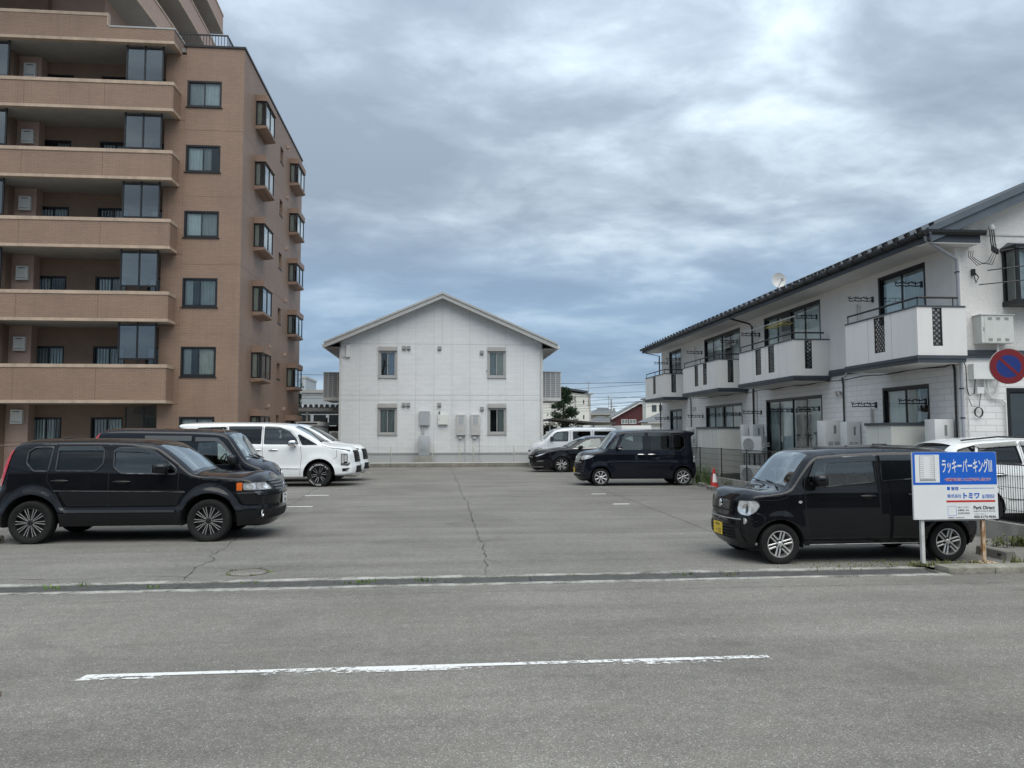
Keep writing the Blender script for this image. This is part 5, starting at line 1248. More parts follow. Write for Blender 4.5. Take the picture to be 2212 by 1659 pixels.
    def _mesh(s, mb, name, mat, parent):
        me = bpy.data.meshes.new(name); me.from_pydata(mb.v, [], mb.f); bm = bmesh.new(); bm.from_mesh(me); bmesh.ops.recalc_face_normals(bm, faces=bm.faces[:]); bm.to_mesh(me); bm.free()
        me.materials.append(mat); me.shade_smooth(); me.set_sharp_from_angle(angle=R(42)); o = bpy.data.objects.new(name, me); C.objects.link(o); o.parent = parent or s.root; return o
    def underside(s):
        xs = s.path[:, 0]; x0, x1 = xs.min()+0.12, xs.max()-0.30; w_ = s.w0
        MB().box(x0, x1, -w_+0.26, w_-0.26, s.sill+0.02, s.sill+0.16).build('underbody', GAP, s.root)
        MB().box(s.arches[0][0]+s.arch_r-.03, s.arches[1][0]-s.arch_r+.03, -w_+0.09, w_-0.09, s.sill+0.012, s.sill+0.05).build('floor', GAP, s.root) if s.arches[0][0] < s.arches[1][0] else MB().box(s.arches[1][0]+s.arch_r-.03, s.arches[0][0]-s.arch_r+.03, -w_+0.09, w_-0.09, s.sill+0.012, s.sill+0.05).build('floor', GAP, s.root)
        for cx, cz in s.arches:
            for sd in (1, -1):
                mb = MB(); r = s.arch_r+0.001; n = 18; o = 0
                for k in range(n+1):
                    a = math.pi*1.12*k/n-math.pi*0.06; px_, pz_ = cx+r*math.cos(a), cz+r*math.sin(a)
                    yo = float(s.W(px_, max(pz_, s.sill))[0])-0.012; mb.v += [(px_, sd*yo, pz_), (px_, sd*(s.w0-0.36), pz_)]
                for k in range(n): mb.f.append((2*k, 2*k+1, 2*k+3, 2*k+2)); mb.mi.append(0)
                mb.v.append((cx, sd*(s.w0-0.36), cz)); c_ = len(mb.v)-1
                for k in range(n): mb.f.append((2*k+1, 2*k+3, c_)); mb.mi.append(0)
                mb.build('wheel_well', GAP, s.root, 50)
    # --- details laid on the body surface
    def side_pt(s, x, z, sd, off=0.0): return (x, sd*(float(s.W(x, z)[0])+off), z)
    def ribbon(s, pts, w_, off, mat, name, sides=(1, -1), ds=0.05):
        q = resample(pts, ds, closed=False); a = np.array(q); yy = s.W(a[:, 0], a[:, 1])
        for sd in sides:
            mb = MB(); n = len(q)
            for i in range(n):
                t = Vector(q[min(i+1, n-1)])-Vector(q[max(i-1, 0)]); t.normalize(); nn = Vector((-t.y, t.x))*w_/2
                p0, p1 = (q[i][0]+nn.x, q[i][1]+nn.y), (q[i][0]-nn.x, q[i][1]-nn.y)
                mb.v += [(p0[0], sd*(yy[i]+off), p0[1]), (p1[0], sd*(yy[i]+off), p1[1])]
            for i in range(n-1): mb.f.append((2*i, 2*i+1, 2*i+3, 2*i+2)); mb.mi.append(0)
            mb.build(name, mat, s.root)
    def bar(s, pts, r, off, mat, name, sides=(1, -1), ds=0.05):
        q = resample(pts, ds, closed=False); a = np.array(q); yy = s.W(a[:, 0], a[:, 1])
        for sd in sides: MB().tube([(p[0], sd*(y_+off), p[1]) for p, y_ in zip(q, yy)], r, 6).build(name, mat, s.root, 60)
    def side_patch(s, poly, off, mat, name, sides=(1, -1), rnd=0.02, g=0.05, parent=None, edge=None, label=None):
        poly = resample(round_poly(poly, rnd) if rnd else poly, g); n = len(poly); a = np.array(poly)
        G = np.array([(x, z) for x in np.arange(a[:, 0].min(), a[:, 0].max(), g) for z in np.arange(a[:, 1].min(), a[:, 1].max(), g)]+[tuple(a.mean(0))]); G = G[in_poly(G, poly)]
        if len(G): G = G[[np.min((a[:, 0]-c_[0])**2+(a[:, 1]-c_[1])**2) > (g*.35)**2 for c_ in G]]
        V, T = cdt(poly+[tuple(q) for q in G], [(i, (i+1) % n) for i in range(n)]); T = T[in_poly(V[T].mean(1), poly)]; yy = s.W(V[:, 0], V[:, 1])
        out = []
        for sd in sides:
            mb = MB(); mb.v = [(v[0], sd*(y_+off), v[1]) for v, y_ in zip(V, yy)]; mb.f = [tuple(int(i) for i in t) for t in T]; mb.mi = [0]*len(mb.f)
            o = s._mesh(mb, name, mat, parent); out.append(o)
            if label: o['label'] = label
            if edge: MB().tube([(p[0], sd*(float(s.W(p[0], p[1])[0])+off), p[1]) for p in poly], edge[0], 5, closed=True).build('bezel', edge[1], s.root, 60)
        return out
    def proj_patch(s, poly, ang, off, mat, name, both=True, rnd=0.015, g=0.03, edge=None, end=1, sides=None):
        """outline (h, z) seen from direction ang degrees off the nose (0 = straight ahead, 90 = from the left side); end=-1 for the tail"""
        poly = resample(round_poly(poly, rnd) if rnd else poly, g); n = len(poly); a = np.array(poly)
        G = [(x, z) for x in np.arange(a[:, 0].min(), a[:, 0].max(), g) for z in np.arange(a[:, 1].min(), a[:, 1].max(), g)]; G = np.array(G+[tuple(a.mean(0))]); G = G[in_poly(G, poly)]
        if len(G): G = G[[np.min((a[:, 0]-c_[0])**2+(a[:, 1]-c_[1])**2) > (g*.35)**2 for c_ in G]]
        V, T = cdt(poly+[tuple(q) for q in G], [(i, (i+1) % n) for i in range(n)]); T = T[in_poly(V[T].mean(1), poly)]
        th = R(ang); view = Vector((math.cos(th)*end, math.sin(th), 0)); ho = Vector((-math.sin(th)*end, math.cos(th), 0))
        P3 = []; last = None
        def hit(h, z):
            o = Vector((s.path[:, 0].max() if end > 0 else s.path[:, 0].min(), 0, 0))+view*4+ho*h+Vector((0, 0, z)); r_ = s.bvh.ray_cast(o, -view)
            return r_
        for v in V:
            r_ = hit(v[0], v[1])
            if r_[0] is None:
                c0 = a.mean(0)
                for k in range(1, 12):
                    r_ = hit(v[0]+(c0[0]-v[0])*k/12, v[1]+(c0[1]-v[1])*k/12)
                    if r_[0] is not None: break
            if r_[0] is None: P3.append(Vector((0, 0, v[1]))); continue
            nn = r_[1] if r_[1].dot(view) > 0 else -r_[1]; P3.append(r_[0]+(view*0.5+nn*0.5)*off)
        res = []
        for sd in (sides or ((1, -1) if both else (1,))):
            mb = MB(); mb.v = [(p.x, sd*p.y, p.z) for p in P3]; mb.f = [tuple(int(i) for i in t) for t in T]; mb.mi = [0]*len(mb.f); res.append(s._mesh(mb, name, mat, None))
            if edge: MB().tube([(P3[i].x, sd*P3[i].y, P3[i].z) for i in range(n)], edge[0], 5, closed=True).build('bezel', edge[1], s.root, 60)
        return res
    def front_pt(s, y, z, off=0.0, end=1):
        r_ = s.bvh.ray_cast(Vector((6*end, y, z)), Vector((-end, 0, 0)))
        return (r_[0].x+off*end) if r_[0] else 0.0
    def handle(s, x, z, L, mat, sides=(1, -1), h=0.026):
        for sd in sides:
            y_ = float(s.W(x, z)[0]); o = s.side_patch(round_poly([(x-L*.34, z-0.035), (x+L*.34, z-0.035), (x+L*.34, z+0.03), (x-L*.34, z+0.03)], 0.03), 0.0015, GAP, 'handle_cup', (sd,), rnd=0)[0]
            MB().tube([(x-L/2, sd*(y_+0.006), z), (x-L/2+0.02, sd*(y_+0.026), z+.002), (x, sd*(y_+0.034), z+.003), (x+L/2-0.02, sd*(y_+0.026), z+.002), (x+L/2, sd*(y_+0.006), z)], h*0.5, 8).build('door_handle', mat, s.root, 60)
    def mirror(s, x, z, lx, lz, wy, mat, base=(0.08, -0.04), lamp=None):
        for sd in (1, -1):
            y_ = float(s.W(x, z-0.05)[0]); y0, y1 = y_+0.045, y_+0.045+wy
            mb = MB().bbox(x-lx/2, x+lx/2, min(sd*y0, sd*y1), max(sd*y0, sd*y1), z-lz/2, z+lz/2, min(lx, lz)*0.28)
            o = mb.build('door_mirror', mat, s.root, 60)
            MB().tube([(x+base[0], sd*(y_-0.03), z-lz/2+base[1]), (x+base[0]*.4, sd*(y0+0.04), z-lz/2+0.02)], 0.024, 6).build('mirror_foot', TRIMB, o, 60)
            MB().box(x-lx/2-0.002, x-lx/2+0.001, min(sd*(y0+.015), sd*(y1-.015)), max(sd*(y0+.015), sd*(y1-.015)), z-lz/2+.015, z+lz/2-.015).build('mirror_glass', CHROME, o)
            if lamp: MB().bbox(x-lx/2+0.01, x+lx/2-0.03, min(sd*(y1-.01), sd*(y1+.004)), max(sd*(y1-.01), sd*(y1+.004)), z-0.03, z-0.005, .003).build('side_repeater', lamp, o)
    def plate(s, z, mat, txt, y=0.0, end=1, top=None):
        x = max(s.front_pt(y+d, z+e, 0.012, end)*end for d in (-.16, 0, .16) for e in (-.07, 0, .07))*end
        p = MB().bbox(min(x, x+0.004*end), max(x, x+0.004*end), y-0.165, y+0.165, z-0.0825, z+0.0825, 0.002).build('licence_plate', mat, s.root)
        xx = x+(0.0055 if end > 0 else -0.0015)*1
        rot = (R(90), 0, R(90)) if end > 0 else (R(90), 0, R(-90))
        text_mesh('plate_text', txt, 0.085, INK, p, (xx, y-0.085*end, z-0.062), rot, 'LEFT', 0.95, 0.001)
        if top: text_mesh('plate_text', top, 0.04, INK, p, (xx, y-0.08*end, z+0.036), rot, 'LEFT', 1.0)
    def wipers(s, xb, zb, L, n=2):
        pass
    def seat(s, x, zc, sides=(1, -1), w_=0.23, yc=0.36, lean=0.16, h=0.62):
        for sd in sides:
            mb = MB().bbox(x-0.05, x+0.45, sd*yc-w_, sd*yc+w_, zc-0.12, zc, 0.05); 
            b = MB().bbox(-0.06, 0.06, sd*yc-w_, sd*yc+w_, 0, h, 0.05); b.bbox(-0.05, 0.05, sd*yc-0.13, sd*yc+0.13, h+0.03, h+0.22, 0.04)
            b.v = [(x+px_-pz_*lean, py_, zc-0.03+pz_) for px_, py_, pz_ in b.v]; mb.add(b.v, b.f); mb.build('seat', SEATM, s.root, 50)
    def dash(s, x, z, w_, steer=1, sx=0.36):
        MB().bbox(x-0.25, x+0.35, -w_, w_, z-0.30, z, 0.06).build('dashboard', TRIMB, s.root, 50)
        c_ = Vector((x-0.36, steer*sx, z+0.02)); u = Vector((0, 1, 0)); v = Vector((0.45, 0, 0.9)).normalized()
        MB().tube([c_+u*(0.185*math.cos(a))+v*(0.185*math.sin(a)) for a in np.linspace(0, 2*math.pi, 22)[:-1]], 0.014, 6, closed=True).tube([c_-u*0.17, c_+u*0.17], 0.018, 5).tube([c_, c_+Vector((0.2, 0, -0.1))], 0.03, 6).build('steering_wheel', TRIMB, s.root, 60)
# ------------------------------------------------------------------ black off-roader (left, near)
c = Car('parked_car', 'black boxy off-roader with many-spoked alloy wheels and clear door visors', (-5.02, 13.60, 0), 0,
  [(1.78, 0.235, .04, .03), (1.98, 0.265, .05, .09), (2.09, 0.33, .06, .15), (2.15, 0.42, .08, .18), (2.155, 0.58, .08, .18), (2.15, 0.755, .08, .18), (2.075, 0.785, .06, .16), (2.05, 0.83, .06, .15), (2.03, 0.92, .06, .14), (1.95, 0.972, .05, .11), (1.72, 0.995, .04, .07), (1.40, 1.025, .035, .055), (1.12, 1.055, .035, .055), (1.04, 1.095, .05, .07),
   (0.80, 1.30, .055, .07), (0.56, 1.475, .06, .06), (0.42, 1.535, .07, .055), (0.15, 1.572, .06, .05), (-0.40, 1.592, .06, .045), (-1.10, 1.59, .06, .045), (-1.50, 1.58, .065, .05), (-1.68, 1.53, .075, .06), (-1.775, 1.41, .10, .08), (-1.84, 1.22, .11, .10), (-1.875, 1.0, .11, .12), (-1.89, 0.84, .11, .13), (-1.95, 0.80, .10, .14), (-2.0, 0.66, .10, .14), (-1.99, 0.42, .10, .13), (-1.88, 0.26, .06, .10)],
  [(-1.345, 0.335), (1.345, 0.335)], 0.265, 0.845, [(0.15, -.06), (0.40, 0.0), (0.50, .010), (0.56, -.004), (0.80, 0.0), (1.05, -.015), (1.30, -.05), (1.62, -.115)], [(-2.05, -.09), (-1.7, -.03), (-1.1, 0), (1.1, 0), (1.6, -.015), (2.0, -.07), (2.2, -.12)], P_BLACK, ds=0.025, grid=0.035, flare=0.040, arch_r=0.435, flare_w=0.075, pw=3.2)
tb = M('window_surround', (0.035, 0.037, 0.042), 0.35, coat=0.6)
c.feature('side_window', [(-1.46, 1.25), (-1.45, 1.43), (-1.35, 1.50), (-1.07, 1.505), (-1.12, 1.125), (-1.35, 1.13)], GLASS_D, inset=.010, rnd=.035, trim=tb, tr=.014)
c.feature('side_window', [(-0.99, 1.505), (-0.35, 1.505), (-0.30, 1.44), (-0.30, 1.24), (-0.41, 1.125), (-1.01, 1.13)], GLASS_D, inset=.010, rnd=.035, trim=tb, tr=.014)
c.feature('side_window', [(-0.15, 1.42), (-0.09, 1.49), (0.28, 1.485), (0.45, 1.43), (0.66, 1.285), (0.82, 1.16), (0.82, 1.065), (-0.03, 1.085), (-0.14, 1.19)], GLASS_C, inset=.010, rnd=.035, trim=tb, tr=.014)
c.feature('door', [(-0.215, 1.545), (0.30, 1.53), (0.52, 1.45), (0.86, 1.20), (0.855, 0.80), (0.83, 0.49), (0.83, 0.29), (-0.19, 0.29)], None, rnd=.04)
c.feature('door', [(-1.03, 1.55), (-0.225, 1.548), (-0.20, 0.29), (-0.79, 0.29), (-0.85, 0.52), (-1.02, 0.82), (-1.13, 0.98), (-1.12, 1.13), (-1.07, 1.50)], None, rnd=.04)
c.strip_feature('windshield', (1.05, 1.09), (0.50, 1.51), 0.93, GLASS_W).strip_feature('rear_window', (-1.70, 1.49), (-1.87, 1.02), 0.85, GLASS_D)
c.build()
for q in ([(-0.215, 1.56), (-0.195, 0.28)], [(-1.02, 1.56), (-1.065, 1.52), (-1.125, 1.10), (-1.135, 0.99), (-1.02, 0.82), (-0.95, 0.70)], [(0.84, 1.22), (0.862, 1.15), (0.858, 0.80), (0.83, 0.47), (0.83, 0.28)], [(1.08, 1.06), (1.45, 0.995), (1.80, 0.965), (1.93, 0.93)]): c.ribbon(q, 0.012, 0.0012, GAP, 'panel_gap')
c.bar([(-1.02, 0.82), (0.60, 0.795), (0.97, 0.785)], 0.007, 0.001, tb, 'side_moulding')
c.side_patch([(-0.86, 0.50), (-0.83, 0.525), (0.82, 0.51), (0.83, 0.475), (-0.84, 0.48)], 0.018, tb, 'sill_moulding', rnd=.008); c.ribbon([(-0.79, 0.452), (0.75, 0.44)], .006, .002, GAP, 'sill_groove'); c.ribbon([(-0.79, 0.40), (0.75, 0.39)], .006, .002, GAP, 'sill_groove')
c.side_patch([(-0.99, 1.51), (-0.34, 1.512), (-0.30, 1.45), (-1.0, 1.45)], 0.030, VISOR, 'door_visor', rnd=.015); c.side_patch([(-0.16, 1.435), (-0.09, 1.50), (0.30, 1.495), (0.50, 1.425), (0.72, 1.27), (0.62, 1.275), (0.40, 1.40), (0.24, 1.425)], 0.030, VISOR, 'door_visor', rnd=.015)
c.handle(-0.94, 0.975, 0.25, TRIMB); c.handle(0.0, 0.955, 0.25, TRIMB); c.mirror(0.63, 1.165, 0.20, 0.15, 0.20, P_BLACK, lamp=None)
LAMPG = M('lamp_smoke', (0.34, 0.355, 0.36), 0.12, metal=0.3, coat=1.0, var=0.2, vscale=25)
c.proj_patch([(0.44, 0.80), (0.44, 0.925), (0.70, 0.925), (0.86, 0.92), (0.86, 0.805), (0.66, 0.795)], 22, 0.010, LAMPG, 'headlight', edge=(.006, TRIMB), rnd=.03)
for h_ in (0.53, 0.655, 0.785): c.proj_patch([(h_+.050*math.cos(a), 0.862+.050*math.sin(a)) for a in np.linspace(0, 6.28, 15)[:-1]], 22, 0.014, LAMPC, 'reflector', rnd=0, g=.025)
c.side_patch([(1.76, 0.80), (1.755, 0.925), (1.85, 0.925), (1.84, 0.80)], 0.006, LAMPO, 'turn_signal', rnd=.01)
GRL = M('grille_grey_metal', (0.20, 0.205, 0.215), 0.35, metal=0.7)
c.proj_patch([(-0.42, 0.79), (-0.42, 0.935), (0.42, 0.935), (0.42, 0.79)], 0, 0.006, TRIMB, 'grille', both=False)
for k, z in enumerate((0.80, 0.845, 0.89, 0.93)): MB().tube([(c.front_pt(y, min(z, .925), 0.016), y, z) for y in np.linspace(-.42, .42, 13)], 0.013, 6).build('grille_bar', GRL, c.root, 60)
MB().tube([(c.front_pt(0, .87, 0.035), y, z) for y, z in ((-.05, .92), (.05, .92), (.038, .82), (-.038, .82))], .010, 6, closed=True).tube([(c.front_pt(0, .87, 0.035), y, z) for y, z in ((-.024, .905), (-.02, .875), (.02, .875), (.024, .905))], .007, 5).tube([(c.front_pt(0, .87, 0.035), y, z) for y, z in ((-.02, .835), (-.018, .865), (.018, .865), (.02, .835))], .007, 5).build('emblem', CHROME, c.root, 60)
c.proj_patch([(-0.55, 0.34), (-0.50, 0.48), (0.50, 0.48), (0.55, 0.34)], 0, 0.004, GAP, 'lower_grille', both=False)
c.proj_patch([(0.66, 0.76), (0.9, 0.745), (0.9, 0.772), (0.66, 0.79)], 20, .006, tb, 'bumper_edge')
c.plate(0.625, PLATE_W, '72-61', y=0.0, top='石川 501')
for sd in (1, -1):
    x = c.front_pt(sd*.70, .42, .004); MB().lathe([(0.058, 0.0), (0.062, 0.012), (0.05, 0.016), (0.046, 0.004), (0.0001, 0.006)], axis='x', c=(x, sd*.70, .425), n=20).build('fog_lamp', LAMPC, c.root, 50)
    MB().box(-1.25, -1.05, sd*.3-.01, sd*.3+.01, 1.63, 1.64)
c.side_patch([(-1.66, 1.49), (-1.74, 1.42), (-1.82, 1.22), (-1.86, 0.90), (-1.82, 0.90), (-1.775, 1.05), (-1.73, 1.26), (-1.70, 1.40)], 0.012, LAMPR, 'tail_light', rnd=.02)
MB().bbox(-1.30, -1.18, -.02, .02, 1.63, 1.655, .01).tube([(-1.27, 0, 1.65), (-0.95, 0, 1.68)], .006, 5).build('roof_aerial', TRIMB, c.root)
for y0 in (-0.05, 0.45):
    MB().tube([(1.07, y0, 1.135), (1.02, y0-.25, 1.16), (0.99, y0-.55, 1.145)], .011, 5).build('wiper', TRIMB, c.root)
c.seat(0.05, 0.72); c.seat(-0.85, 0.74); c.dash(0.72, 1.06, 0.66, -1)
ST = dict(n=10, twin=0.10, g0=0.02, w0=0.035, w1=0.055, th=.012, yh=.40, yl=.43, face=ALLOY, sidem=GUN, lip=GUN, hub=GUN, nuts=5)
for x in (-1.345, 1.345):
    for sd in (1, -1): wheel(c.root, x, sd*0.765, sd, 0.336, 0.215, 0.235, ST)
crossroad = c
# ------------------------------------------------------------------ small black kei car (right, near)
c = Car('parked_car', 'small black car with yellow plate parked nose-in behind the blue parking sign', (5.57, 10.50, 0), math.pi,
  [(1.28, 0.205, .04, .03), (1.45, 0.225, .05, .09), (1.565, 0.34, .07, .14), (1.58, 0.50, .075, .14), (1.57, 0.60, .07, .13), (1.555, 0.72, .07, .13), (1.54, 0.83, .045, .12), (1.48, 0.878, .035, .09), (1.28, 0.905, .03, .05), (1.08, 0.94, .03, .045), (1.00, 0.985, .045, .06), (0.85, 1.17, .045, .07), (0.70, 1.345, .05, .07), (0.60, 1.405, .055, .065), (0.40, 1.435, .075, .065), (0.0, 1.46, .08, .06), (-0.5, 1.475, .085, .06), (-1.0, 1.465, .09, .06), (-1.32, 1.43, .10, .06), (-1.50, 1.345, .12, .07), (-1.60, 1.12, .12, .09), (-1.635, 0.85, .12, .10), (-1.66, 0.60, .10, .10), (-1.65, 0.36, .09, .10), (-1.56, 0.22, .06, .08)],
  [(-1.16, 0.262), (1.16, 0.262)], 0.235, 0.705, [(0.15, -.05), (0.32, 0.0), (0.60, .012), (0.85, 0.004), (1.0, -.018), (1.20, -.045), (1.48, -.09)], [(-1.7, -.08), (-1.4, -.03), (-0.9, 0), (0.9, 0), (1.25, -.012), (1.5, -.06), (1.6, -.10)], P_BLACK, ds=0.022, grid=0.03, flare=0.022, arch_r=0.315, flare_w=0.10, creases=((0.92, .006, .03, -1.5, 0.85),), K=18, pw=4.0)
c.feature('side_window', [(0.745, 1.03), (0.73, 1.12), (0.60, 1.29), (0.47, 1.345), (-0.19, 1.375), (-0.19, 1.055), (0.60, 0.985)], GLASS_C, inset=.007, rnd=.05, trim=TRIMB)
c.feature('side_window', [(-0.27, 1.375), (-0.86, 1.375), (-0.86, 1.10), (-0.27, 1.062)], GLASS_D, inset=.007, rnd=.03, trim=TRIMB)
c.feature('side_window', [(-0.94, 1.372), (-1.22, 1.345), (-1.33, 1.22), (-1.28, 1.12), (-0.94, 1.105)], GLASS_D, inset=.007, rnd=.05, trim=TRIMB)
c.feature('door', [(0.60, 1.375), (0.44, 1.395), (-0.215, 1.415), (-0.235, 0.26), (0.75, 0.26), (0.80, 0.62), (0.81, 1.02), (0.78, 1.10)], None, rnd=.03)
c.feature('door', [(-0.225, 1.415), (-0.90, 1.41), (-0.92, 0.80), (-0.83, 0.52), (-0.76, 0.26), (-0.245, 0.26)], None, rnd=.03)
c.strip_feature('windshield', (0.995, 0.99), (0.66, 1.375), 0.90, GLASS_W).strip_feature('rear_window', (-1.50, 1.34), (-1.61, 1.05), 0.85, GLASS_D)
c.build()
for q in ([(0.60, 1.385), (0.80, 1.07), (0.81, 0.98), (0.80, 0.62), (0.75, 0.25)], [(-0.22, 1.425), (-0.24, 0.25)], [(-0.905, 1.41), (-0.925, 0.80), (-0.83, 0.52)], [(1.03, 0.925), (1.06, 0.86), (1.20, 0.825), (1.46, 0.825)], [(1.45, 0.555), (1.50, 0.545)]): c.ribbon(q, 0.010, 0.0012, GAP, 'panel_gap')
c.side_patch([(0.64, 1.345), (0.46, 1.385), (-0.20, 1.41), (-0.20, 1.335), (0.44, 1.305), (0.56, 1.26), (0.72, 1.10), (0.76, 1.10)], 0.026, VISOR, 'door_visor', rnd=.012, g=.04); c.side_patch([(-0.26, 1.41), (-0.88, 1.405), (-0.88, 1.335), (-0.26, 1.335)], 0.026, VISOR, 'door_visor', rnd=.012)
c.handle(-0.055, 0.868, 0.20, TRIMB); c.handle(-0.72, 0.885, 0.20, TRIMB); c.mirror(0.66, 1.085, 0.15, 0.15, 0.20, P_BLACK, base=(0.06, 0.02))
c.side_patch([(0.845, 0.80), (0.88, 0.825), (0.915, 0.80), (0.88, 0.777)], 0.006, LAMPC, 'side_repeater', rnd=.03, g=.02)
c.bar([(0.76, 0.243), (-0.75, 0.25)], 0.008, -0.004, GREYAL, 'sill_strip')
c.proj_patch([(0.39, 0.69), (0.42, 0.815), (0.66, 0.82), (0.69, 0.755), (0.65, 0.66), (0.57, 0.61), (0.44, 0.63)], 25, 0.008, LAMPC, 'headlight', edge=(.006, TRIMB), rnd=.035, g=.025)
c.proj_patch([(0.47, 0.67), (0.49, 0.77), (0.57, 0.77), (0.58, 0.68), (0.53, 0.65)], 25, 0.012, CHROME, 'reflector', rnd=.03, g=.025)
c.proj_patch([(-0.44, 0.77), (-0.37, 0.60), (0.37, 0.60), (0.44, 0.77)], 0, 0.003, M('gloss_black', (0.004, 0.004, 0.004), 0.15), 'front_panel', both=False, rnd=.02)
c.proj_patch([(-0.38, 0.675), (0.38, 0.675), (0.38, 0.66), (-0.38, 0.66)], 0, 0.006, GAP, 'grille_slot', both=False, rnd=0)
MB().tube([(c.front_pt(y, 0.565, 0.008), y, 0.565) for y in np.linspace(-.52, .52, 15)], 0.007, 6).build('chrome_strip', GREYAL, c.root, 60)
c.proj_patch([(-0.45, 0.30), (-0.45, 0.49), (0.45, 0.49), (0.45, 0.30)], 0, 0.003, GAP, 'lower_grille', both=False, rnd=.03)
for z in (0.335, 0.375, 0.415, 0.455): MB().tube([(c.front_pt(y, z, 0.008), y, z) for y in np.linspace(-.42, .42, 11)], 0.008, 5).build('grille_bar', TRIMB, c.root, 60)
c.proj_patch([(0.45, 0.26), (0.45, 0.45), (0.50, 0.45), (0.55, 0.26)], 0, 0.012, TRIMB, 'bumper_fin', rnd=.015)
for sd in (1, -1):
    MB().lathe([(0.04, -0.01), (0.045, 0.012), (0.035, 0.016), (0.0001, 0.012)], axis='x', c=(c.front_pt(sd*.56, .545, 0.0), sd*.56, .545), n=18).build('fog_lamp', LAMPC, c.root, 50)
xe = c.front_pt(0, .73, .010)
SY = [(0.0, .060), (.045, .025), (.022, .005), (.045, -.018), (0.0, -.055), (-.045, -.020), (-.020, .0), (-.045, .022)]
em = MB().prism([(y, .735+z) for y, z in SY], 'x', xe-0.004, xe+0.006); em.build('emblem', CHROME, c.root)
c.plate(0.405, PLATE_Y, '・112', y=0.0, top='金沢 580')
c.side_patch([(-1.50, 1.0), (-1.585, 1.0), (-1.60, 0.78), (-1.54, 0.78)], .008, LAMPR, 'tail_light', rnd=.02)
for y0 in (0.10, 0.52): MB().tube([(1.10, y0, 0.985), (1.05, y0-.25, 1.03), (1.04, y0-.5, 1.05)], .009, 5).build('wiper', TRIMB, c.root)
MB().bbox(-0.75, -0.55, -.03, .03, 1.525, 1.55, .01).build('roof_aerial', TRIMB, c.root)
c.seat(-0.05, 0.60, yc=.32, w_=.21, h=.56); c.seat(-0.85, 0.62, yc=.30, w_=.22, h=.52); c.dash(0.72, 0.96, 0.56, -1, .32)
ST = dict(n=6, twin=0.13, g0=0.11, w0=0.12, w1=0.12, th=.02, yh=.36, yl=.42, face=ALLOY, sidem=ALLOY, lip=ALLOY, hub=ALLOY, nuts=4, ph=.26)
for x in (-1.16, 1.16):
    for sd in (1, -1): wheel(c.root, x, sd*0.635, sd, 0.262, 0.155, 0.175, ST)

# ------------------------------------------------------------------ dark boxy kei wagon with chrome handles
c = Car('parked_car', 'tall boxy dark navy car with chrome door handles and yellow plate', (6.51, 25.38, 0), math.pi+R(-1.5),
  [(1.62, 0.25, .05, .08), (1.84, 0.25, .07, .12), (1.95, 0.34, .10, .13), (1.94, 0.60, .11, .13), (1.91, 0.80, .10, .12), (1.87, 0.94, .09, .11), (1.78, 1.03, .08, .08), (1.58, 1.075, .06, .06), (1.32, 1.115, .05, .06), (1.20, 1.16, .045, .10), (0.98, 1.43, .045, .11), (0.79, 1.66, .05, .09), (0.66, 1.735, .06, .07), (0.35, 1.775, .07, .05), (-0.3, 1.79, .07, .045), (-1.2, 1.78, .08, .045), (-1.62, 1.75, .07, .045), (-1.80, 1.715, .04, .05), (-1.80, 1.68, .04, .06), (-1.70, 1.60, .07, .07), (-1.705, 1.30, .10, .08), (-1.74, 0.98, .10, .09), (-1.80, 0.72, .09, .10), (-1.82, 0.45, .09, .10), (-1.74, 0.25, .06, .08)],
  [(-1.35, 0.29), (1.35, 0.29)], 0.225, 0.775, [(0.15, -.04), (0.30, 0.0), (0.60, .010), (0.9, 0.004), (1.12, -.012), (1.40, -.05), (1.80, -.10)], [(-1.9, -.08), (-1.5, -.02), (-1.0, 0), (1.1, 0), (1.55, -.02), (1.85, -.07), (2.0, -.12)], P_NAVY, ds=0.03, grid=0.045, flare=0.018, arch_r=0.345, flare_w=0.12, creases=((0.74, .008, .05, -1.6, 1.2),))
c.feature('side_window', [(1.09, 1.19), (0.79, 1.575), (0.70, 1.60), (0.88, 1.19)], GLASS_C, inset=.007, rnd=.03, trim=TRIMB)
c.feature('side_window', [(0.81, 1.16), (0.60, 1.54), (0.45, 1.67), (-0.05, 1.69), (-0.05, 1.16)], GLASS_C, inset=.007, rnd=.04, trim=TRIMB)
c.feature('side_window', [(-0.27, 1.69), (-0.92, 1.69), (-0.93, 1.16), (-0.27, 1.16)], GLASS_D, inset=.007, rnd=.03, trim=TRIMB)
c.feature('side_window', [(-1.04, 1.67), (-1.27, 1.665), (-1.43, 1.54), (-1.43, 1.27), (-1.28, 1.13), (-1.04, 1.14)], GLASS_D, inset=.007, rnd=.08, trim=M('navy_trim', (0.03, 0.033, 0.04), 0.35))
c.feature('door', [(0.50, 1.735), (-0.155, 1.75), (-0.155, 0.27), (0.86, 0.27), (0.91, 0.50), (0.91, 1.14), (0.66, 1.58)], None, rnd=.03)
c.feature('door', [(-0.165, 1.75), (-1.06, 1.745), (-1.08, 1.0), (-1.07, 0.55), (-0.95, 0.40), (-0.86, 0.27), (-0.165, 0.27)], None, rnd=.03)
c.strip_feature('windshield', (1.195, 1.17), (0.76, 1.685), 0.92, GLASS_W).strip_feature('rear_window', (-1.70, 1.55), (-1.715, 1.10), 0.88, GLASS_D)
c.build()
for q in ([(0.52, 1.74), (0.68, 1.57), (0.915, 1.14), (0.915, 0.5), (0.86, 0.26)], [(-0.16, 1.76), (-0.16, 0.26)], [(-1.07, 1.75), (-1.09, 1.0), (-1.075, 0.55), (-0.95, 0.40)]): c.ribbon(q, 0.008, 0.0012, GAP, 'panel_gap')
c.ribbon([(-1.10, 0.66), (-1.70, 0.655)], .016, .002, GAP, 'bumper_gap')
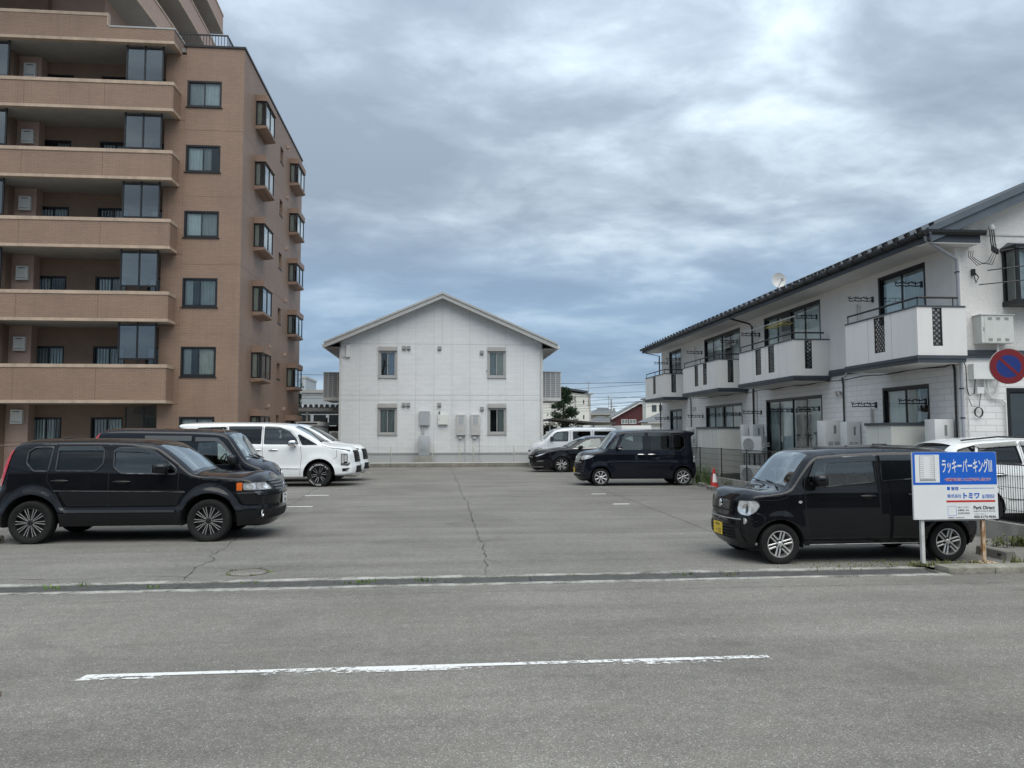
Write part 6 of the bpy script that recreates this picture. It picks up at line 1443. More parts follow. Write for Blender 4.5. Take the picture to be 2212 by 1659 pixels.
c.side_patch([(0.50, 1.715), (-0.10, 1.735), (-0.10, 1.60), (0.40, 1.585), (0.60, 1.50), (0.66, 1.52)], 0.028, VISOR, 'door_visor', rnd=.012); c.side_patch([(-0.22, 1.735), (-0.98, 1.73), (-1.0, 1.60), (-0.22, 1.60)], 0.028, VISOR, 'door_visor', rnd=.012)
c.handle(0.015, 1.01, 0.25, CHROME, h=.034); c.handle(-0.33, 1.01, 0.26, CHROME, h=.034); c.mirror(0.76, 1.22, 0.15, 0.14, 0.17, P_NAVY, lamp=LAMPC)
c.proj_patch([(0.36, 0.86), (0.40, 0.97), (0.62, 1.0), (0.87, 0.985), (0.74, 0.88), (0.50, 0.83)], 38, 0.010, LAMPC, 'headlight', edge=(.006, TRIMB), rnd=.03)
c.proj_patch([(-0.45, 0.97), (-0.40, 0.80), (0.40, 0.80), (0.45, 0.97)], 0, 0.008, GREYAL, 'upper_grille', both=False); c.proj_patch([(-0.52, 0.74), (-0.55, 0.36), (0.55, 0.36), (0.52, 0.74)], 0, 0.006, GAP, 'lower_grille', both=False)
for z in (0.76, 0.70, 0.64, 0.58, 0.40): MB().tube([(c.front_pt(y, z, 0.012), y, z) for y in np.linspace(-.54, .54, 11)], 0.014, 6).build('grille_bar', GREYAL if z in (.76, .40) else GUN, c.root, 60)
MB().tube([(c.front_pt(y, .885, 0.02), y, .885+z) for y, z in ((-.06, 0), (-.03, .035), (.03, .035), (.06, 0), (.03, -.035), (-.03, -.035))], .012, 6, closed=True).build('emblem', CHROME, c.root, 60)
c.plate(0.50, PLATE_Y, '31-62', y=0.0, top='石川 580')
c.side_patch([(-1.70, 0.97), (-1.76, 0.95), (-1.785, 0.76), (-1.70, 0.76)], .010, LAMPC, 'tail_light', rnd=.015); c.side_patch([(-1.72, 0.93), (-1.755, 0.92), (-1.765, 0.86), (-1.72, 0.86)], .014, LAMPR, 'tail_lens', rnd=.01, g=.03)
c.side_patch([(0.98, 0.30), (-0.86, 0.27), (-0.88, 0.235), (0.98, 0.235)], .014, P_NAVY, 'side_skirt', rnd=.01)
c.proj_patch([(-0.68, 0.30), (-0.68, 0.335), (0.68, 0.335), (0.68, 0.30)], 0, .02, GUN, 'front_lip', both=False, rnd=0)
c.seat(0.05, 0.78, yc=.36); c.seat(-0.80, 0.80, yc=.36); c.dash(0.98, 1.12, 0.60, -1); ball = MB().lathe([(0.0001, -.13)]+[(0.13*math.sin(a), -.13*math.cos(a)) for a in np.linspace(.2, 2.94, 10)]+[(0.0001, .13)], c=(0.42, 0.36, 1.36), n=20); ball.build('headrest', SEATM, c.root, 60)
ST = dict(n=8, w0=0.14, w1=0.19, th=.02, yh=.36, yl=.42, face=ALLOY, sidem=GUN, lip=ALLOY, hub=ALLOY, nuts=4, ph=.39)
for x in (-1.35, 1.35):
    for sd in (1, -1): wheel(c.root, x, sd*0.70, sd, 0.285, 0.165, 0.205, ST)

# ------------------------------------------------------------------ white people carriers (left)
def delica(loc, label, full=True):
    c = Car('parked_minivan', label, loc, 0,
      [(2.05, 0.36, .05, .05), (2.42, 0.37, .07, .10), (2.60, 0.42, .08, .16), (2.62, 0.60, .10, .17), (2.58, 0.75, .10, .17), (2.54, 0.90, .10, .18), (2.50, 1.06, .10, .18), (2.42, 1.16, .09, .15), (2.20, 1.23, .07, .10), (1.90, 1.30, .06, .07), (1.64, 1.365, .05, .07), (1.52, 1.44, .05, .09), (1.10, 1.70, .055, .10), (0.72, 1.90, .06, .08), (0.50, 1.97, .08, .07), (-0.1, 2.02, .09, .06), (-1.0, 2.035, .09, .055), (-2.0, 2.035, .09, .055), (-2.62, 2.02, .06, .05), (-2.90, 1.985, .04, .05), (-2.90, 1.92, .04, .06), (-2.72, 1.80, .08, .07), (-2.76, 1.40, .10, .08), (-2.82, 1.0, .10, .09), (-2.88, 0.65, .10, .10), (-2.80, 0.37, .06, .08)],
      [(-1.55, 0.40), (1.55, 0.40)], 0.335, 0.955, [(0.2, -.05), (0.45, 0.0), (0.62, .012), (0.70, 0.0), (1.0, .010), (1.30, -.005), (1.36, -.03), (1.65, -.085), (2.05, -.17)], [(-2.95, -.07), (-2.4, -.02), (-1.6, 0), (1.4, 0), (2.0, -.02), (2.5, -.08), (2.65, -.13)], P_WHITE, ds=0.035, grid=0.05, flare=0.035, arch_r=0.505, flare_w=0.13, pw=2.0)
    c.feature('side_window', [(0.85, 1.66), (0.90, 1.68), (1.48, 1.345), (1.0, 1.345)], GLASS_D, inset=.007, rnd=.02, trim=TRIMB)
    c.feature('side_window', [(-0.20, 1.93), (0.20, 1.92), (0.55, 1.80), (0.80, 1.56), (0.88, 1.365), (-0.20, 1.375)], GLASS_C, inset=.007, rnd=.04, trim=TRIMB)
    c.feature('side_window', [(-0.30, 1.93), (-1.30, 1.93), (-1.32, 1.40), (-0.30, 1.38)], GLASS_D, inset=.007, rnd=.03, trim=TRIMB)
    c.feature('side_window', [(-1.40, 1.93), (-2.30, 1.90), (-2.42, 1.72), (-2.30, 1.45), (-1.42, 1.40)], GLASS_D, inset=.007, rnd=.06, trim=TRIMB)
    c.feature('door', [(-0.25, 1.985), (0.22, 1.96), (0.58, 1.84), (0.88, 1.52), (0.95, 1.30), (0.98, 0.98), (0.94, 0.36), (-0.22, 0.36)], None, rnd=.03)
    c.feature('door', [(-0.26, 1.985), (-1.36, 1.985), (-1.36, 1.0), (-1.05, 0.65), (-1.0, 0.36), (-0.24, 0.36)], None, rnd=.03)
    c.strip_feature('windshield', (1.56, 1.41), (0.73, 1.895), 0.92, GLASS_W).strip_feature('rear_window', (-2.74, 1.75), (-2.78, 1.30), 0.85, GLASS_D)
    c.build()
    for q in ([(0.60, 1.84), (0.90, 1.50), (0.955, 1.30), (0.985, 0.98), (0.945, 0.35)], [(-0.255, 1.99), (-0.23, 0.35)], [(-1.37, 1.99), (-1.37, 1.0), (-1.1, .72)], [(2.02, 1.22), (1.62, 1.33)], [(1.98, 0.88), (2.10, 0.95), (2.10, 1.18)]): c.ribbon(q, 0.010, 0.0012, GAP, 'panel_gap')
    c.side_patch([(-0.18, 1.955), (0.22, 1.945), (0.60, 1.80), (0.84, 1.52), (0.74, 1.58), (0.50, 1.75), (0.20, 1.84), (-0.18, 1.85)], .03, VISOR, 'door_visor', rnd=.012); c.side_patch([(-0.28, 1.955), (-1.32, 1.955), (-1.32, 1.85), (-0.28, 1.85)], .03, VISOR, 'door_visor', rnd=.012)
    c.handle(0.10, 1.19, 0.28, CHROME, h=.034); c.handle(-0.42, 1.19, 0.28, CHROME, h=.034); c.mirror(0.72, 1.40, 0.24, 0.19, 0.22, CHROME)
    c.bar([(0.92, 0.60), (-1.0, 0.62)], 0.012, .004, P_WHITE, 'side_moulding'); c.ribbon([(0.92, 0.575), (-1.0, 0.595)], .012, .0015, GREYAL, 'moulding_shadow')
    c.proj_patch([(-0.52, 1.16), (-0.58, 0.78), (0.58, 0.78), (0.52, 1.16)], 0, 0.006, GAP, 'grille', both=False, rnd=.03)
    for z in (0.82, 0.88, 0.94, 1.00, 1.06, 1.12): MB().tube([(c.front_pt(y, z, 0.014), y, z) for y in np.linspace(-.56, .56, 11)], 0.013, 6).build('grille_bar', GUN, c.root, 60)
    c.side_patch([(2.235, 0.735), (2.235, 1.055), (2.445, 1.055), (2.445, 0.735)], .006, TRIMB, 'lamp_housing', rnd=.02); c.side_patch([(2.255, 0.755), (2.255, 1.035), (2.325, 1.035), (2.325, 0.755)], .012, LAMPC, 'headlight', rnd=.015, g=.04); c.side_patch([(2.345, 0.80), (2.345, 1.035), (2.425, 1.035), (2.425, 0.80)], .012, LAMPC, 'headlight', rnd=.015, g=.04)
    c.side_patch([(2.23, 0.735), (2.23, 0.69), (2.46, 0.67), (2.53, 0.74), (2.50, 0.80), (2.44, 0.725)], .014, CHROME, 'chrome_blade', rnd=.008, g=.04)
    c.proj_patch([(0.60, 1.165), (0.98, 1.225), (1.22, 1.265), (0.98, 1.20), (0.62, 1.12)], 40, .006, TRIMB, 'marker_lamp', rnd=.006)
    c.side_patch([(2.28, 0.49), (2.28, 0.585), (2.52, 0.60), (2.44, 0.49)], .005, GAP, 'fog_housing', rnd=.01, g=.04); c.side_patch([(2.38, 0.50), (2.44, 0.555), (2.51, 0.585), (2.45, 0.50)], .010, CHROME, 'fog_lamp', rnd=.006, g=.04)
    c.proj_patch([(-0.62, 0.44), (-0.55, 0.66), (0.55, 0.66), (0.62, 0.44)], 0, .006, GAP, 'lower_grille', both=False); c.proj_patch([(-0.60, 0.38), (-0.60, 0.43), (0.60, 0.43), (0.60, 0.38)], 0, .02, CHROME, 'skid_plate', both=False)
    c.plate(0.60, PLATE_W, '20-15', top='石川 301')
    c.side_patch([(-2.68, 1.75), (-2.76, 1.70), (-2.82, 1.1), (-2.74, 1.1)], .010, LAMPR, 'tail_light', rnd=.02)
    for y0 in (-0.1, 0.5): MB().tube([(1.66, y0, 1.44), (1.60, y0-.3, 1.48), (1.56, y0-.65, 1.50)], .012, 5).build('wiper', TRIMB, c.root)
    c.seat(0.25, 0.98, yc=.40); c.seat(-0.75, 1.0, yc=.40); c.dash(1.25, 1.33, .74, -1)
    ST = dict(n=6, twin=0.12, g0=0.09, w0=0.09, w1=0.10, th=.03, yh=.30, yl=.40, face=GUN, sidem=GUN, lip=GUN, hub=GUN, nuts=5, ph=.2)
    for x in (-1.55, 1.55):
        for sd in (1, -1):
            w_ = wheel(c.root, x, sd*0.865, sd, 0.392, 0.235, 0.262, ST)
            if full and x > 0 and sd < 0:
                e = MB()
                for k in range(6):
                    for s_ in (-1, 1):
                        a = 2*math.pi*k/6+.2+s_*0.17; e.tube([(.08*math.cos(a), -.074, .08*math.sin(a)), (.25*math.cos(a), -.100, .25*math.sin(a))], .005, 4)
                e.build('machined_edges', ALLOY, w_)
                for word, a0, flip in (('OPEN COUNTRY R/T', 150, 1), ('TOYO TIRES', -80, 1)):
                    for i, ch in enumerate(word):
                        if ch == ' ': continue
                        ang = R(a0-i*7.6) if flip else R(a0+i*7.6); rr_ = .300
                        text_mesh('tyre_letter', ch, .062, WHITEBOX, w_, (rr_*math.cos(ang), -.2350*.525, rr_*math.sin(ang)), (R(90), -(ang-R(90)), 0), 'CENTER', 1.1, .0015)
    return c
delica((-5.46, 26.36, 0), 'white minivan with slatted dark grille and white-lettered tyres')
delica((-5.45, 29.0, 0), 'white minivan peeping out behind the one with white-lettered tyres', full=False)

# ------------------------------------------------------------------ black kei van between the off-roader and the white minivans
c = Car('parked_van', 'black boxy van with sloping windshield and tall red tail lamps', (-5.05, 16.40, 0), 0,
  [(1.42, 0.26, .05, .06), (1.60, 0.30, .07, .10), (1.67, 0.48, .09, .12), (1.66, 0.72, .09, .12), (1.63, 0.90, .09, .11), (1.54, 1.03, .08, .09), (1.36, 1.10, .06, .07), (1.22, 1.165, .05, .08), (1.03, 1.42, .05, .09), (0.86, 1.645, .05, .08), (0.74, 1.715, .06, .06), (0.40, 1.755, .07, .05), (-0.4, 1.775, .07, .045), (-1.3, 1.78, .07, .045), (-1.58, 1.75, .07, .045), (-1.68, 1.64, .07, .05), (-1.71, 1.30, .07, .06), (-1.72, 0.90, .07, .07), (-1.73, 0.50, .07, .07), (-1.64, 0.27, .05, .06)],
  [(-0.95, 0.275), (1.15, 0.275)], 0.24, 0.735, [(0.15, -.03), (0.35, 0.0), (0.9, 0.004), (1.08, -.008), (1.40, -.04), (1.80, -.085)], [(-1.75, -.04), (-1.4, -.01), (-1.0, 0), (1.0, 0), (1.4, -.03), (1.7, -.09)], P_BLUEBLK, ds=0.03, grid=0.045, flare=0.015, arch_r=0.34)
c.feature('side_window', [(0.27, 1.55), (0.62, 1.56), (0.74, 1.52), (1.05, 1.17), (1.05, 1.10), (0.27, 1.10)], GLASS_C, inset=.006, rnd=.04, trim=TRIMB)
c.feature('side_window', [(0.15, 1.60), (-0.72, 1.61), (-0.72, 1.12), (0.15, 1.10)], GLASS_D, inset=.006, rnd=.03, trim=TRIMB)
c.feature('side_window', [(-0.80, 1.61), (-1.50, 1.61), (-1.52, 1.14), (-0.80, 1.12)], GLASS_D, inset=.006, rnd=.05, trim=TRIMB)
c.feature('door', [(0.21, 1.665), (0.66, 1.655), (0.80, 1.56), (1.12, 1.16), (1.14, 0.65), (0.80, 0.50), (0.70, 0.27), (0.21, 0.27)], None, rnd=.03)
c.strip_feature('windshield', (1.21, 1.18), (0.845, 1.66), 0.93, GLASS_W).strip_feature('rear_window', (-1.68, 1.6), (-1.71, 1.15), .85, GLASS_D)
c.build()
for q in ([(0.21, 1.67), (0.21, 0.26)], [(0.82, 1.55), (1.12, 1.16), (1.145, 0.65)], [(-0.76, 1.67), (-0.76, 0.5)]): c.ribbon(q, 0.010, 0.0012, GAP, 'panel_gap')
c.side_patch([(0.24, 1.645), (0.66, 1.635), (0.78, 1.54), (0.98, 1.29), (0.92, 1.31), (0.70, 1.53), (0.60, 1.565), (0.24, 1.56)], .03, M('smoke_visor', (0.10, 0.105, 0.11), 0.25), 'door_visor', rnd=.012); c.side_patch([(0.17, 1.67), (-0.72, 1.68), (-0.72, 1.58), (0.17, 1.57)], .03, M('smoke_visor'), 'door_visor', rnd=.012)
c.mirror(0.98, 1.20, 0.15, 0.19, 0.15, TRIMB); c.handle(0.34, 0.98, 0.2, TRIMB)
c.proj_patch([(0.34, 0.62), (0.34, 0.86), (0.66, 0.88), (0.66, 0.62)], 20, .008, LAMPC, 'headlight', rnd=.04); c.proj_patch([(-0.33, 0.76), (-0.33, 0.86), (0.33, 0.86), (0.33, 0.76)], 0, .008, GREYAL, 'grille', both=False)
MB().tube([(c.front_pt(0, .93, .02), y, .94+z) for y, z in ((-.05, .05), (.05, .05), (.035, -.05), (-.035, -.05))], .011, 6, closed=True).build('emblem', CHROME, c.root, 60)
c.side_patch([(-1.58, 1.735), (-1.66, 1.66), (-1.71, 1.3), (-1.715, 0.95), (-1.665, 0.95), (-1.655, 1.3), (-1.61, 1.62)], .012, LAMPR, 'tail_light', rnd=.02)
MB().tube([(0.80, -0.60, 1.69), (0.74, -.62, 1.82)], .006, 5).build('roof_aerial', GREYAL, c.root)
for y0 in (-0.05, 0.4): MB().tube([(1.31, y0, 1.20), (1.26, y0-.2, 1.25), (1.22, y0-.45, 1.29)], .012, 5).build('wiper', TRIMB, c.root)
MB().lathe([(0.0001, -.06), (.05, -.05), (.075, 0), (.05, .06), (0.0001, .07)], c=(1.06, -.25, 1.26), n=14).lathe([(0.0001, .05), (.045, .07), (.05, .11), (.0001, .16)], c=(1.05, -.24, 1.26), n=12).build('plush_toy', M('plush_pink', (0.45, 0.33, 0.29), 0.95), c.root, 60)
c.plate(0.45, PLATE_Y, '80-41', top='石川 580'); c.seat(0.25, 0.82, yc=.34, w_=.21); c.dash(1.0, 1.12, .56, -1, .32)
ST = dict(n=6, w0=0.2, w1=0.22, face=ALLOY, lip=ALLOY, nuts=4)
for x in (-0.95, 1.15):
    for sd in (1, -1): wheel(c.root, x, sd*0.665, sd, 0.272, 0.15, 0.165, ST)

# ------------------------------------------------------------------ low estate cars on the right
def estate(loc, label, paint, rz=math.pi):
    c = Car('parked_car', label, loc, rz,
      [(2.05, 0.20, .04, .08), (2.36, 0.22, .06, .16), (2.44, 0.34, .09, .20), (2.45, 0.52, .10, .20), (2.43, 0.68, .10, .20), (2.36, 0.79, .10, .18), (2.16, 0.885, .09, .12), (1.80, 0.965, .08, .07), (1.40, 1.03, .07, .05), (1.06, 1.075, .06, .05), (0.94, 1.12, .055, .07), (0.55, 1.33, .055, .09), (0.22, 1.475, .06, .07), (0.05, 1.52, .07, .06), (-0.5, 1.545, .08, .05), (-1.1, 1.515, .09, .05), (-1.6, 1.44, .09, .05), (-1.95, 1.30, .09, .06), (-2.12, 1.10, .10, .08), (-2.20, 0.90, .10, .10), (-2.26, 0.65, .10, .12), (-2.24, 0.38, .09, .12), (-2.1, 0.22, .05, .08)],
      [(-1.335, 0.335), (1.335, 0.335)], 0.205, 0.895, [(0.12, -.06), (0.30, -.005), (0.55, .012), (0.75, 0.002), (0.98, -.01), (1.05, -.035), (1.30, -.13), (1.56, -.26)], [(-2.3, -.13), (-1.9, -.04), (-1.3, 0), (1.1, 0), (1.7, -.02), (2.2, -.09), (2.5, -.17)], paint, ds=0.035, grid=0.05, flare=0.022, arch_r=0.375, creases=((0.80, .008, .04, -2.0, 1.1),))
    c.feature('side_window', [(0.80, 1.05), (0.55, 1.22), (0.20, 1.41), (-0.05, 1.465), (-0.42, 1.475), (-0.44, 1.08)], GLASS_C, inset=.007, rnd=.03, trim=TRIMB)
    c.feature('side_window', [(-0.54, 1.475), (-1.15, 1.445), (-1.30, 1.12), (-0.54, 1.085)], GLASS_D, inset=.007, rnd=.03, trim=TRIMB)
    c.feature('side_window', [(-1.24, 1.44), (-1.62, 1.36), (-1.78, 1.20), (-1.38, 1.125)], GLASS_D, inset=.007, rnd=.03, trim=TRIMB)
    c.feature('door', [(0.86, 1.06), (0.22, 1.44), (-0.05, 1.495), (-0.48, 1.505), (-0.50, 0.25), (0.80, 0.25), (0.92, 0.6)], None, rnd=.03)
    c.strip_feature('windshield', (0.96, 1.11), (0.21, 1.48), 0.90, GLASS_W).strip_feature('rear_window', (-1.7, 1.41), (-2.08, 1.16), .8, GLASS_D)
    c.build()
    for q in ([(0.88, 1.07), (0.93, 0.6), (0.80, 0.24)], [(-0.49, 1.51), (-0.505, 0.24)], [(1.06, 1.03), (1.8, 0.90), (2.2, 0.80)]): c.ribbon(q, 0.009, .0012, GAP, 'panel_gap')
    c.bar([(0.86, 1.03), (-0.44, 1.065), (-1.30, 1.105)], .008, .003, CHROME, 'belt_strip'); c.mirror(0.52, 1.10, 0.17, 0.13, 0.19, paint); c.handle(-0.32, 0.93, .22, paint)
    c.proj_patch([(0.42, 0.70), (0.60, 0.74), (0.92, 0.84), (0.98, 0.86), (0.80, 0.75), (0.62, 0.68)], 35, .008, LAMPC, 'headlight', edge=(.006, TRIMB), rnd=.015)
    c.proj_patch([(-0.42, 0.76), (-0.50, 0.62), (-0.38, 0.40), (0.38, 0.40), (0.50, 0.62), (0.42, 0.76)], 0, .006, GAP, 'grille', both=False); MB().tube([(c.front_pt(y, .66, .014), y, .66) for y in np.linspace(-.46, .46, 9)], .014, 6).build('grille_bar', GREYAL, c.root, 60)
    c.proj_patch([(0.66, 0.30), (0.66, 0.46), (0.86, 0.48), (0.90, 0.34)], 28, .006, GAP, 'fog_housing'); c.proj_patch([(0.68, 0.47), (0.68, 0.49), (0.88, 0.51), (0.88, 0.485)], 28, .012, CHROME, 'fog_blade', rnd=0)
    c.proj_patch([(-0.8, 0.23), (-0.8, 0.26), (0.8, 0.26), (0.8, 0.23)], 0, .022, GREYAL, 'front_lip', both=False, rnd=0)
    c.proj_patch([(-0.20, 0.945), (-0.16, 0.99), (0.16, 0.99), (0.20, 0.945)], 0, .014, GAP, 'hood_scoop', both=False, rnd=.01); c.plate(0.46, PLATE_W, '38-10', top='金沢 330')
    c.side_patch([(-2.0, 0.98), (-2.15, 0.96), (-2.20, 0.84), (-2.0, 0.86)], .01, LAMPR, 'tail_light')
    for y0 in (0.0, .5): MB().tube([(1.08, y0, 1.115), (1.02, y0-.3, 1.15), (.99, y0-.6, 1.155)], .011, 5).build('wiper', TRIMB, c.root)
    c.seat(-0.15, 0.62, yc=.38); c.seat(-1.0, .64, yc=.38); c.dash(.62, 1.02, .68, -1)
    ST = dict(n=5, twin=0.20, g0=0.08, w0=0.10, w1=0.13, th=.02, yh=.40, yl=.44, swirl=.10, face=ALLOY, sidem=GUN, lip=GUN, hub=GUN, nuts=5, ph=.3)
    for x in (-1.335, 1.335):
        for sd in (1, -1): wheel(c.root, x, sd*0.80, sd, 0.335, 0.22, 0.240, ST)
    return c
estate((6.585, 34.35, 0), 'black low estate car with chrome belt line and bright machined wheels', P_BLACK)
estate((7.05, 36.45, 0), 'white low car squeezed between the black estate and the silver van', P_WHITE)

# ------------------------------------------------------------------ silver van at the far end
c = Car('parked_van', 'silver work van with dark side windows at the back of the lot', (6.6, 38.42, 0), math.pi,
  [(1.85, 0.34, .05, .06), (2.06, 0.40, .07, .10), (2.13, 0.55, .09, .12), (2.12, 0.78, .10, .13), (2.05, 0.98, .10, .12), (1.88, 1.14, .09, .09), (1.64, 1.275, .06, .08), (1.54, 1.345, .05, .10), (1.25, 1.62, .05, .11), (1.03, 1.80, .06, .09), (0.80, 1.88, .08, .07), (0.30, 1.935, .08, .05), (-0.8, 1.95, .08, .045), (-1.8, 1.94, .08, .045), (-2.05, 1.90, .08, .045), (-2.13, 1.75, .07, .05), (-2.16, 1.2, .07, .06), (-2.18, 0.7, .07, .07), (-2.10, 0.36, .05, .06)],
  [(-1.25, 0.31), (1.35, 0.31)], 0.33, 0.83, [(0.2, -.03), (0.45, 0.0), (1.0, 0.004), (1.28, -.01), (1.60, -.05), (2.0, -.10)], [(-2.2, -.05), (-1.6, -.01), (-1.0, 0), (1.2, 0), (1.7, -.03), (2.15, -.12)], P_SILVER, ds=0.035, grid=0.055, flare=0.015, arch_r=0.37)
c.feature('side_window', [(1.25, 1.32), (1.05, 1.66), (0.90, 1.755), (0.36, 1.785), (0.40, 1.325)], GLASS_C, inset=.007, rnd=.04, trim=TRIMB, tr=.02)
c.feature('side_window', [(0.12, 1.785), (-0.74, 1.79), (-0.74, 1.34), (0.12, 1.33)], GLASS_D, inset=.007, rnd=.04, trim=TRIMB, tr=.012)
c.feature('side_window', [(-0.95, 1.79), (-1.90, 1.785), (-1.90, 1.34), (-0.95, 1.34)], GLASS_D, inset=.007, rnd=.04, trim=TRIMB, tr=.012)
c.strip_feature('windshield', (1.53, 1.355), (1.03, 1.80), .92, GLASS_W)
c.build()
for q in ([(0.25, 1.86), (0.25, 0.4)], [(1.36, 1.30), (1.40, 0.8)], [(-0.86, 1.86), (-.86, .6)], [(0.25, 1.875), (-2.0, 1.875)]): c.ribbon(q, .010, .0012, GAP, 'panel_gap')
c.mirror(1.20, 1.44, 0.16, 0.22, 0.16, TRIMB); c.handle(0.50, 1.10, .22, TRIMB)
c.proj_patch([(0.42, 0.80), (0.46, 0.98), (0.80, 1.04), (0.90, 0.98), (0.74, 0.80)], 32, .01, LAMPC, 'headlight', rnd=.04); c.proj_patch([(-0.40, 0.80), (-0.40, 0.87), (0.40, 0.87), (0.40, 0.80)], 0, .008, GAP, 'grille', both=False); c.proj_patch([(-0.5, 0.42), (-0.5, 0.60), (0.5, 0.60), (0.5, 0.42)], 0, .006, GAP, 'lower_grille', both=False)
c.plate(0.52, PLATE_W, '61-07', top='金沢 400'); c.seat(0.4, .95, yc=.38); c.dash(1.15, 1.28, .64, -1)
for y0 in (0.0, .45): MB().tube([(1.66, y0, 1.345), (1.60, y0-.25, 1.40), (1.56, y0-.5, 1.43)], .02, 5).build('wiper', TRIMB, c.root)
for x in (-1.25, 1.35):
    for sd in (1, -1): wheel(c.root, x, sd*0.745, sd, 0.30, 0.165, 0.18, dict(n=8, w0=.2, w1=.25, lip=GREYAL, face=GREYAL, nuts=5))

# ------------------------------------------------------------------ white hatchback beyond the mesh fence
c = Car('parked_car', 'white hatchback with dark windows parked behind the black mesh fence', (11.22, 13.98, 0), 0,
  [(1.85, 0.24, .05, .06), (2.05, 0.30, .07, .12), (2.14, 0.50, .10, .15), (2.10, 0.75, .10, .14), (1.95, 0.90, .09, .10), (1.55, 1.00, .07, .06), (1.10, 1.06, .06, .06), (0.98, 1.11, .05, .07), (0.60, 1.34, .05, .09), (0.30, 1.50, .06, .07), (0.05, 1.565, .08, .05), (-0.5, 1.59, .09, .045), (-1.1, 1.575, .09, .045), (-1.55, 1.535, .09, .05), (-1.82, 1.47, .07, .06), (-1.98, 1.34, .10, .09), (-2.08, 1.10, .12, .11), (-2.14, 0.85, .11, .12), (-2.16, 0.50, .10, .12), (-2.0, 0.27, .06, .08)],
  [(-1.44, 0.325), (1.28, 0.325)], 0.25, 0.82, [(0.15, -.05), (0.35, 0.0), (0.70, .012), (0.95, .010), (1.08, -.02), (1.35, -.10), (1.60, -.20)], [(-2.2, -.12), (-1.8, -.03), (-1.2, 0), (1.1, 0), (1.7, -.03), (2.2, -.14)], P_WHITE, ds=0.03, grid=0.045, flare=0.02, arch_r=0.37, creases=((0.92, .010, .04, -2.0, 1.0),))
c.feature('side_window', [(-1.86, 1.30), (-1.84, 1.385), (-1.50, 1.47), (-1.60, 1.19), (-1.82, 1.21)], GLASS_D, inset=.007, rnd=.03, trim=TRIMB, tr=.012)
c.feature('side_window', [(-1.42, 1.485), (-0.72, 1.52), (-0.68, 1.13), (-1.52, 1.18)], GLASS_D, inset=.007, rnd=.03, trim=TRIMB, tr=.012)
c.feature('side_window', [(-0.60, 1.52), (0.0, 1.495), (0.35, 1.36), (0.72, 1.10), (-0.58, 1.12)], GLASS_C, inset=.007, rnd=.03, trim=TRIMB, tr=.012)
c.strip_feature('windshield', (0.98, 1.11), (0.31, 1.50), .9, GLASS_W).strip_feature('rear_window', (-1.86, 1.45), (-2.06, 1.15), .85, GLASS_D)
c.build()
c.side_patch([(-1.52, 1.49), (-0.68, 1.55), (-0.68, 1.46), (-1.45, 1.42)], .028, VISOR, 'door_visor', rnd=.01); c.side_patch([(-0.62, 1.55), (0.05, 1.52), (0.42, 1.36), (0.30, 1.37), (0.0, 1.43), (-0.62, 1.46)], .028, VISOR, 'door_visor', rnd=.01)
for q in ([(-0.64, 1.56), (-0.64, 0.28)], [(-1.58, 1.2), (-1.50, .8), (-1.1, .68)], [(0.80, 1.08), (0.82, 0.3)]): c.ribbon(q, .009, .0012, GAP, 'panel_gap')
c.handle(-1.15, 0.94, .24, CHROME, h=.03); c.handle(-0.35, 0.92, .24, CHROME, h=.03); c.mirror(0.5, 1.14, .18, .14, .18, P_WHITE); c.bar([(-1.0, .50), (.8, .48)], .015, .0, GREYAL, 'side_moulding')
c.side_patch([(-1.95, 1.08), (-2.08, 1.05), (-2.13, 0.88), (-1.98, 0.90)], .01, LAMPR, 'tail_light'); c.proj_patch([(0.5, 0.72), (0.5, 0.80), (0.85, 0.88), (0.85, 0.76)], 30, .01, LAMPC, 'headlight')
MB().tube([(-1.7, -.58, 1.56), (-1.0, -.60, 1.625), (0.0, -.58, 1.60)], .016, 6).build('roof_rail', TRIMB, c.root, 60)
c.seat(0, .72, yc=.38); c.seat(-.9, .74, yc=.38)
for x in (-1.44, 1.28):
    for sd in (1, -1): wheel(c.root, x, sd*0.735, sd, 0.325, 0.2, 0.225, dict(n=5, twin=.15, g0=.06, w0=.08, w1=.1, lip=ALLOY, nuts=5))
# ------------------------------------------------------------------ parking sign
SGW = M('sign_white', (0.74, 0.76, 0.76), 0.45, var=0.03); SGB = M('sign_blue', (0.008, 0.115, 0.55), 0.4, var=0.05); SGR = M('sign_red', (0.50, 0.01, 0.025), 0.45); SGK = M('sign_ink', (0.012, 0.012, 0.014), 0.5); SGG = M('sign_grey', (0.30, 0.31, 0.32), 0.6)
POSTW = M('post_white', (0.60, 0.61, 0.58), 0.5, var=0.1, dirt=0.25)
def rust_post():
    m_, t = new_mat('rusty_white_post'); co = t.n('ShaderNodeTexCoord').outputs['Object']; mp_ = t.n('ShaderNodeMapping', i={0: co, 3: (9, 9, 1.6)}).outputs[0]
    a = t.n('ShaderNodeTexNoise', i={'Vector': mp_, 'Scale': 2.2, 'Detail': 8.0, 'Roughness': 0.65}).outputs[0]
    cc = t.ramp(a, [(0.40, (0.60, 0.58, 0.50)), (0.50, (0.42, 0.25, 0.12)), (0.60, (0.13, 0.045, 0.02))])
    b = t.n('ShaderNodeBsdfPrincipled', i={'Base Color': cc, 'Roughness': 0.8}); finish(t, b); return m_
RUSTP = rust_post()
sg = thing('parking_sign', 'blue and white parking board with japanese lettering on two posts', 'sign', (6.58, 9.40, 0))
SX0, SZ1, SK = -0.572, 1.456, 1.142/1090
def sq(x): return SX0+(x-125)*SK
def sz(y): return SZ1-(y-88)*SK
MB().box(SX0, -SX0, 0.0, 0.028, 0.598, 1.456).build('board', SGW, sg)
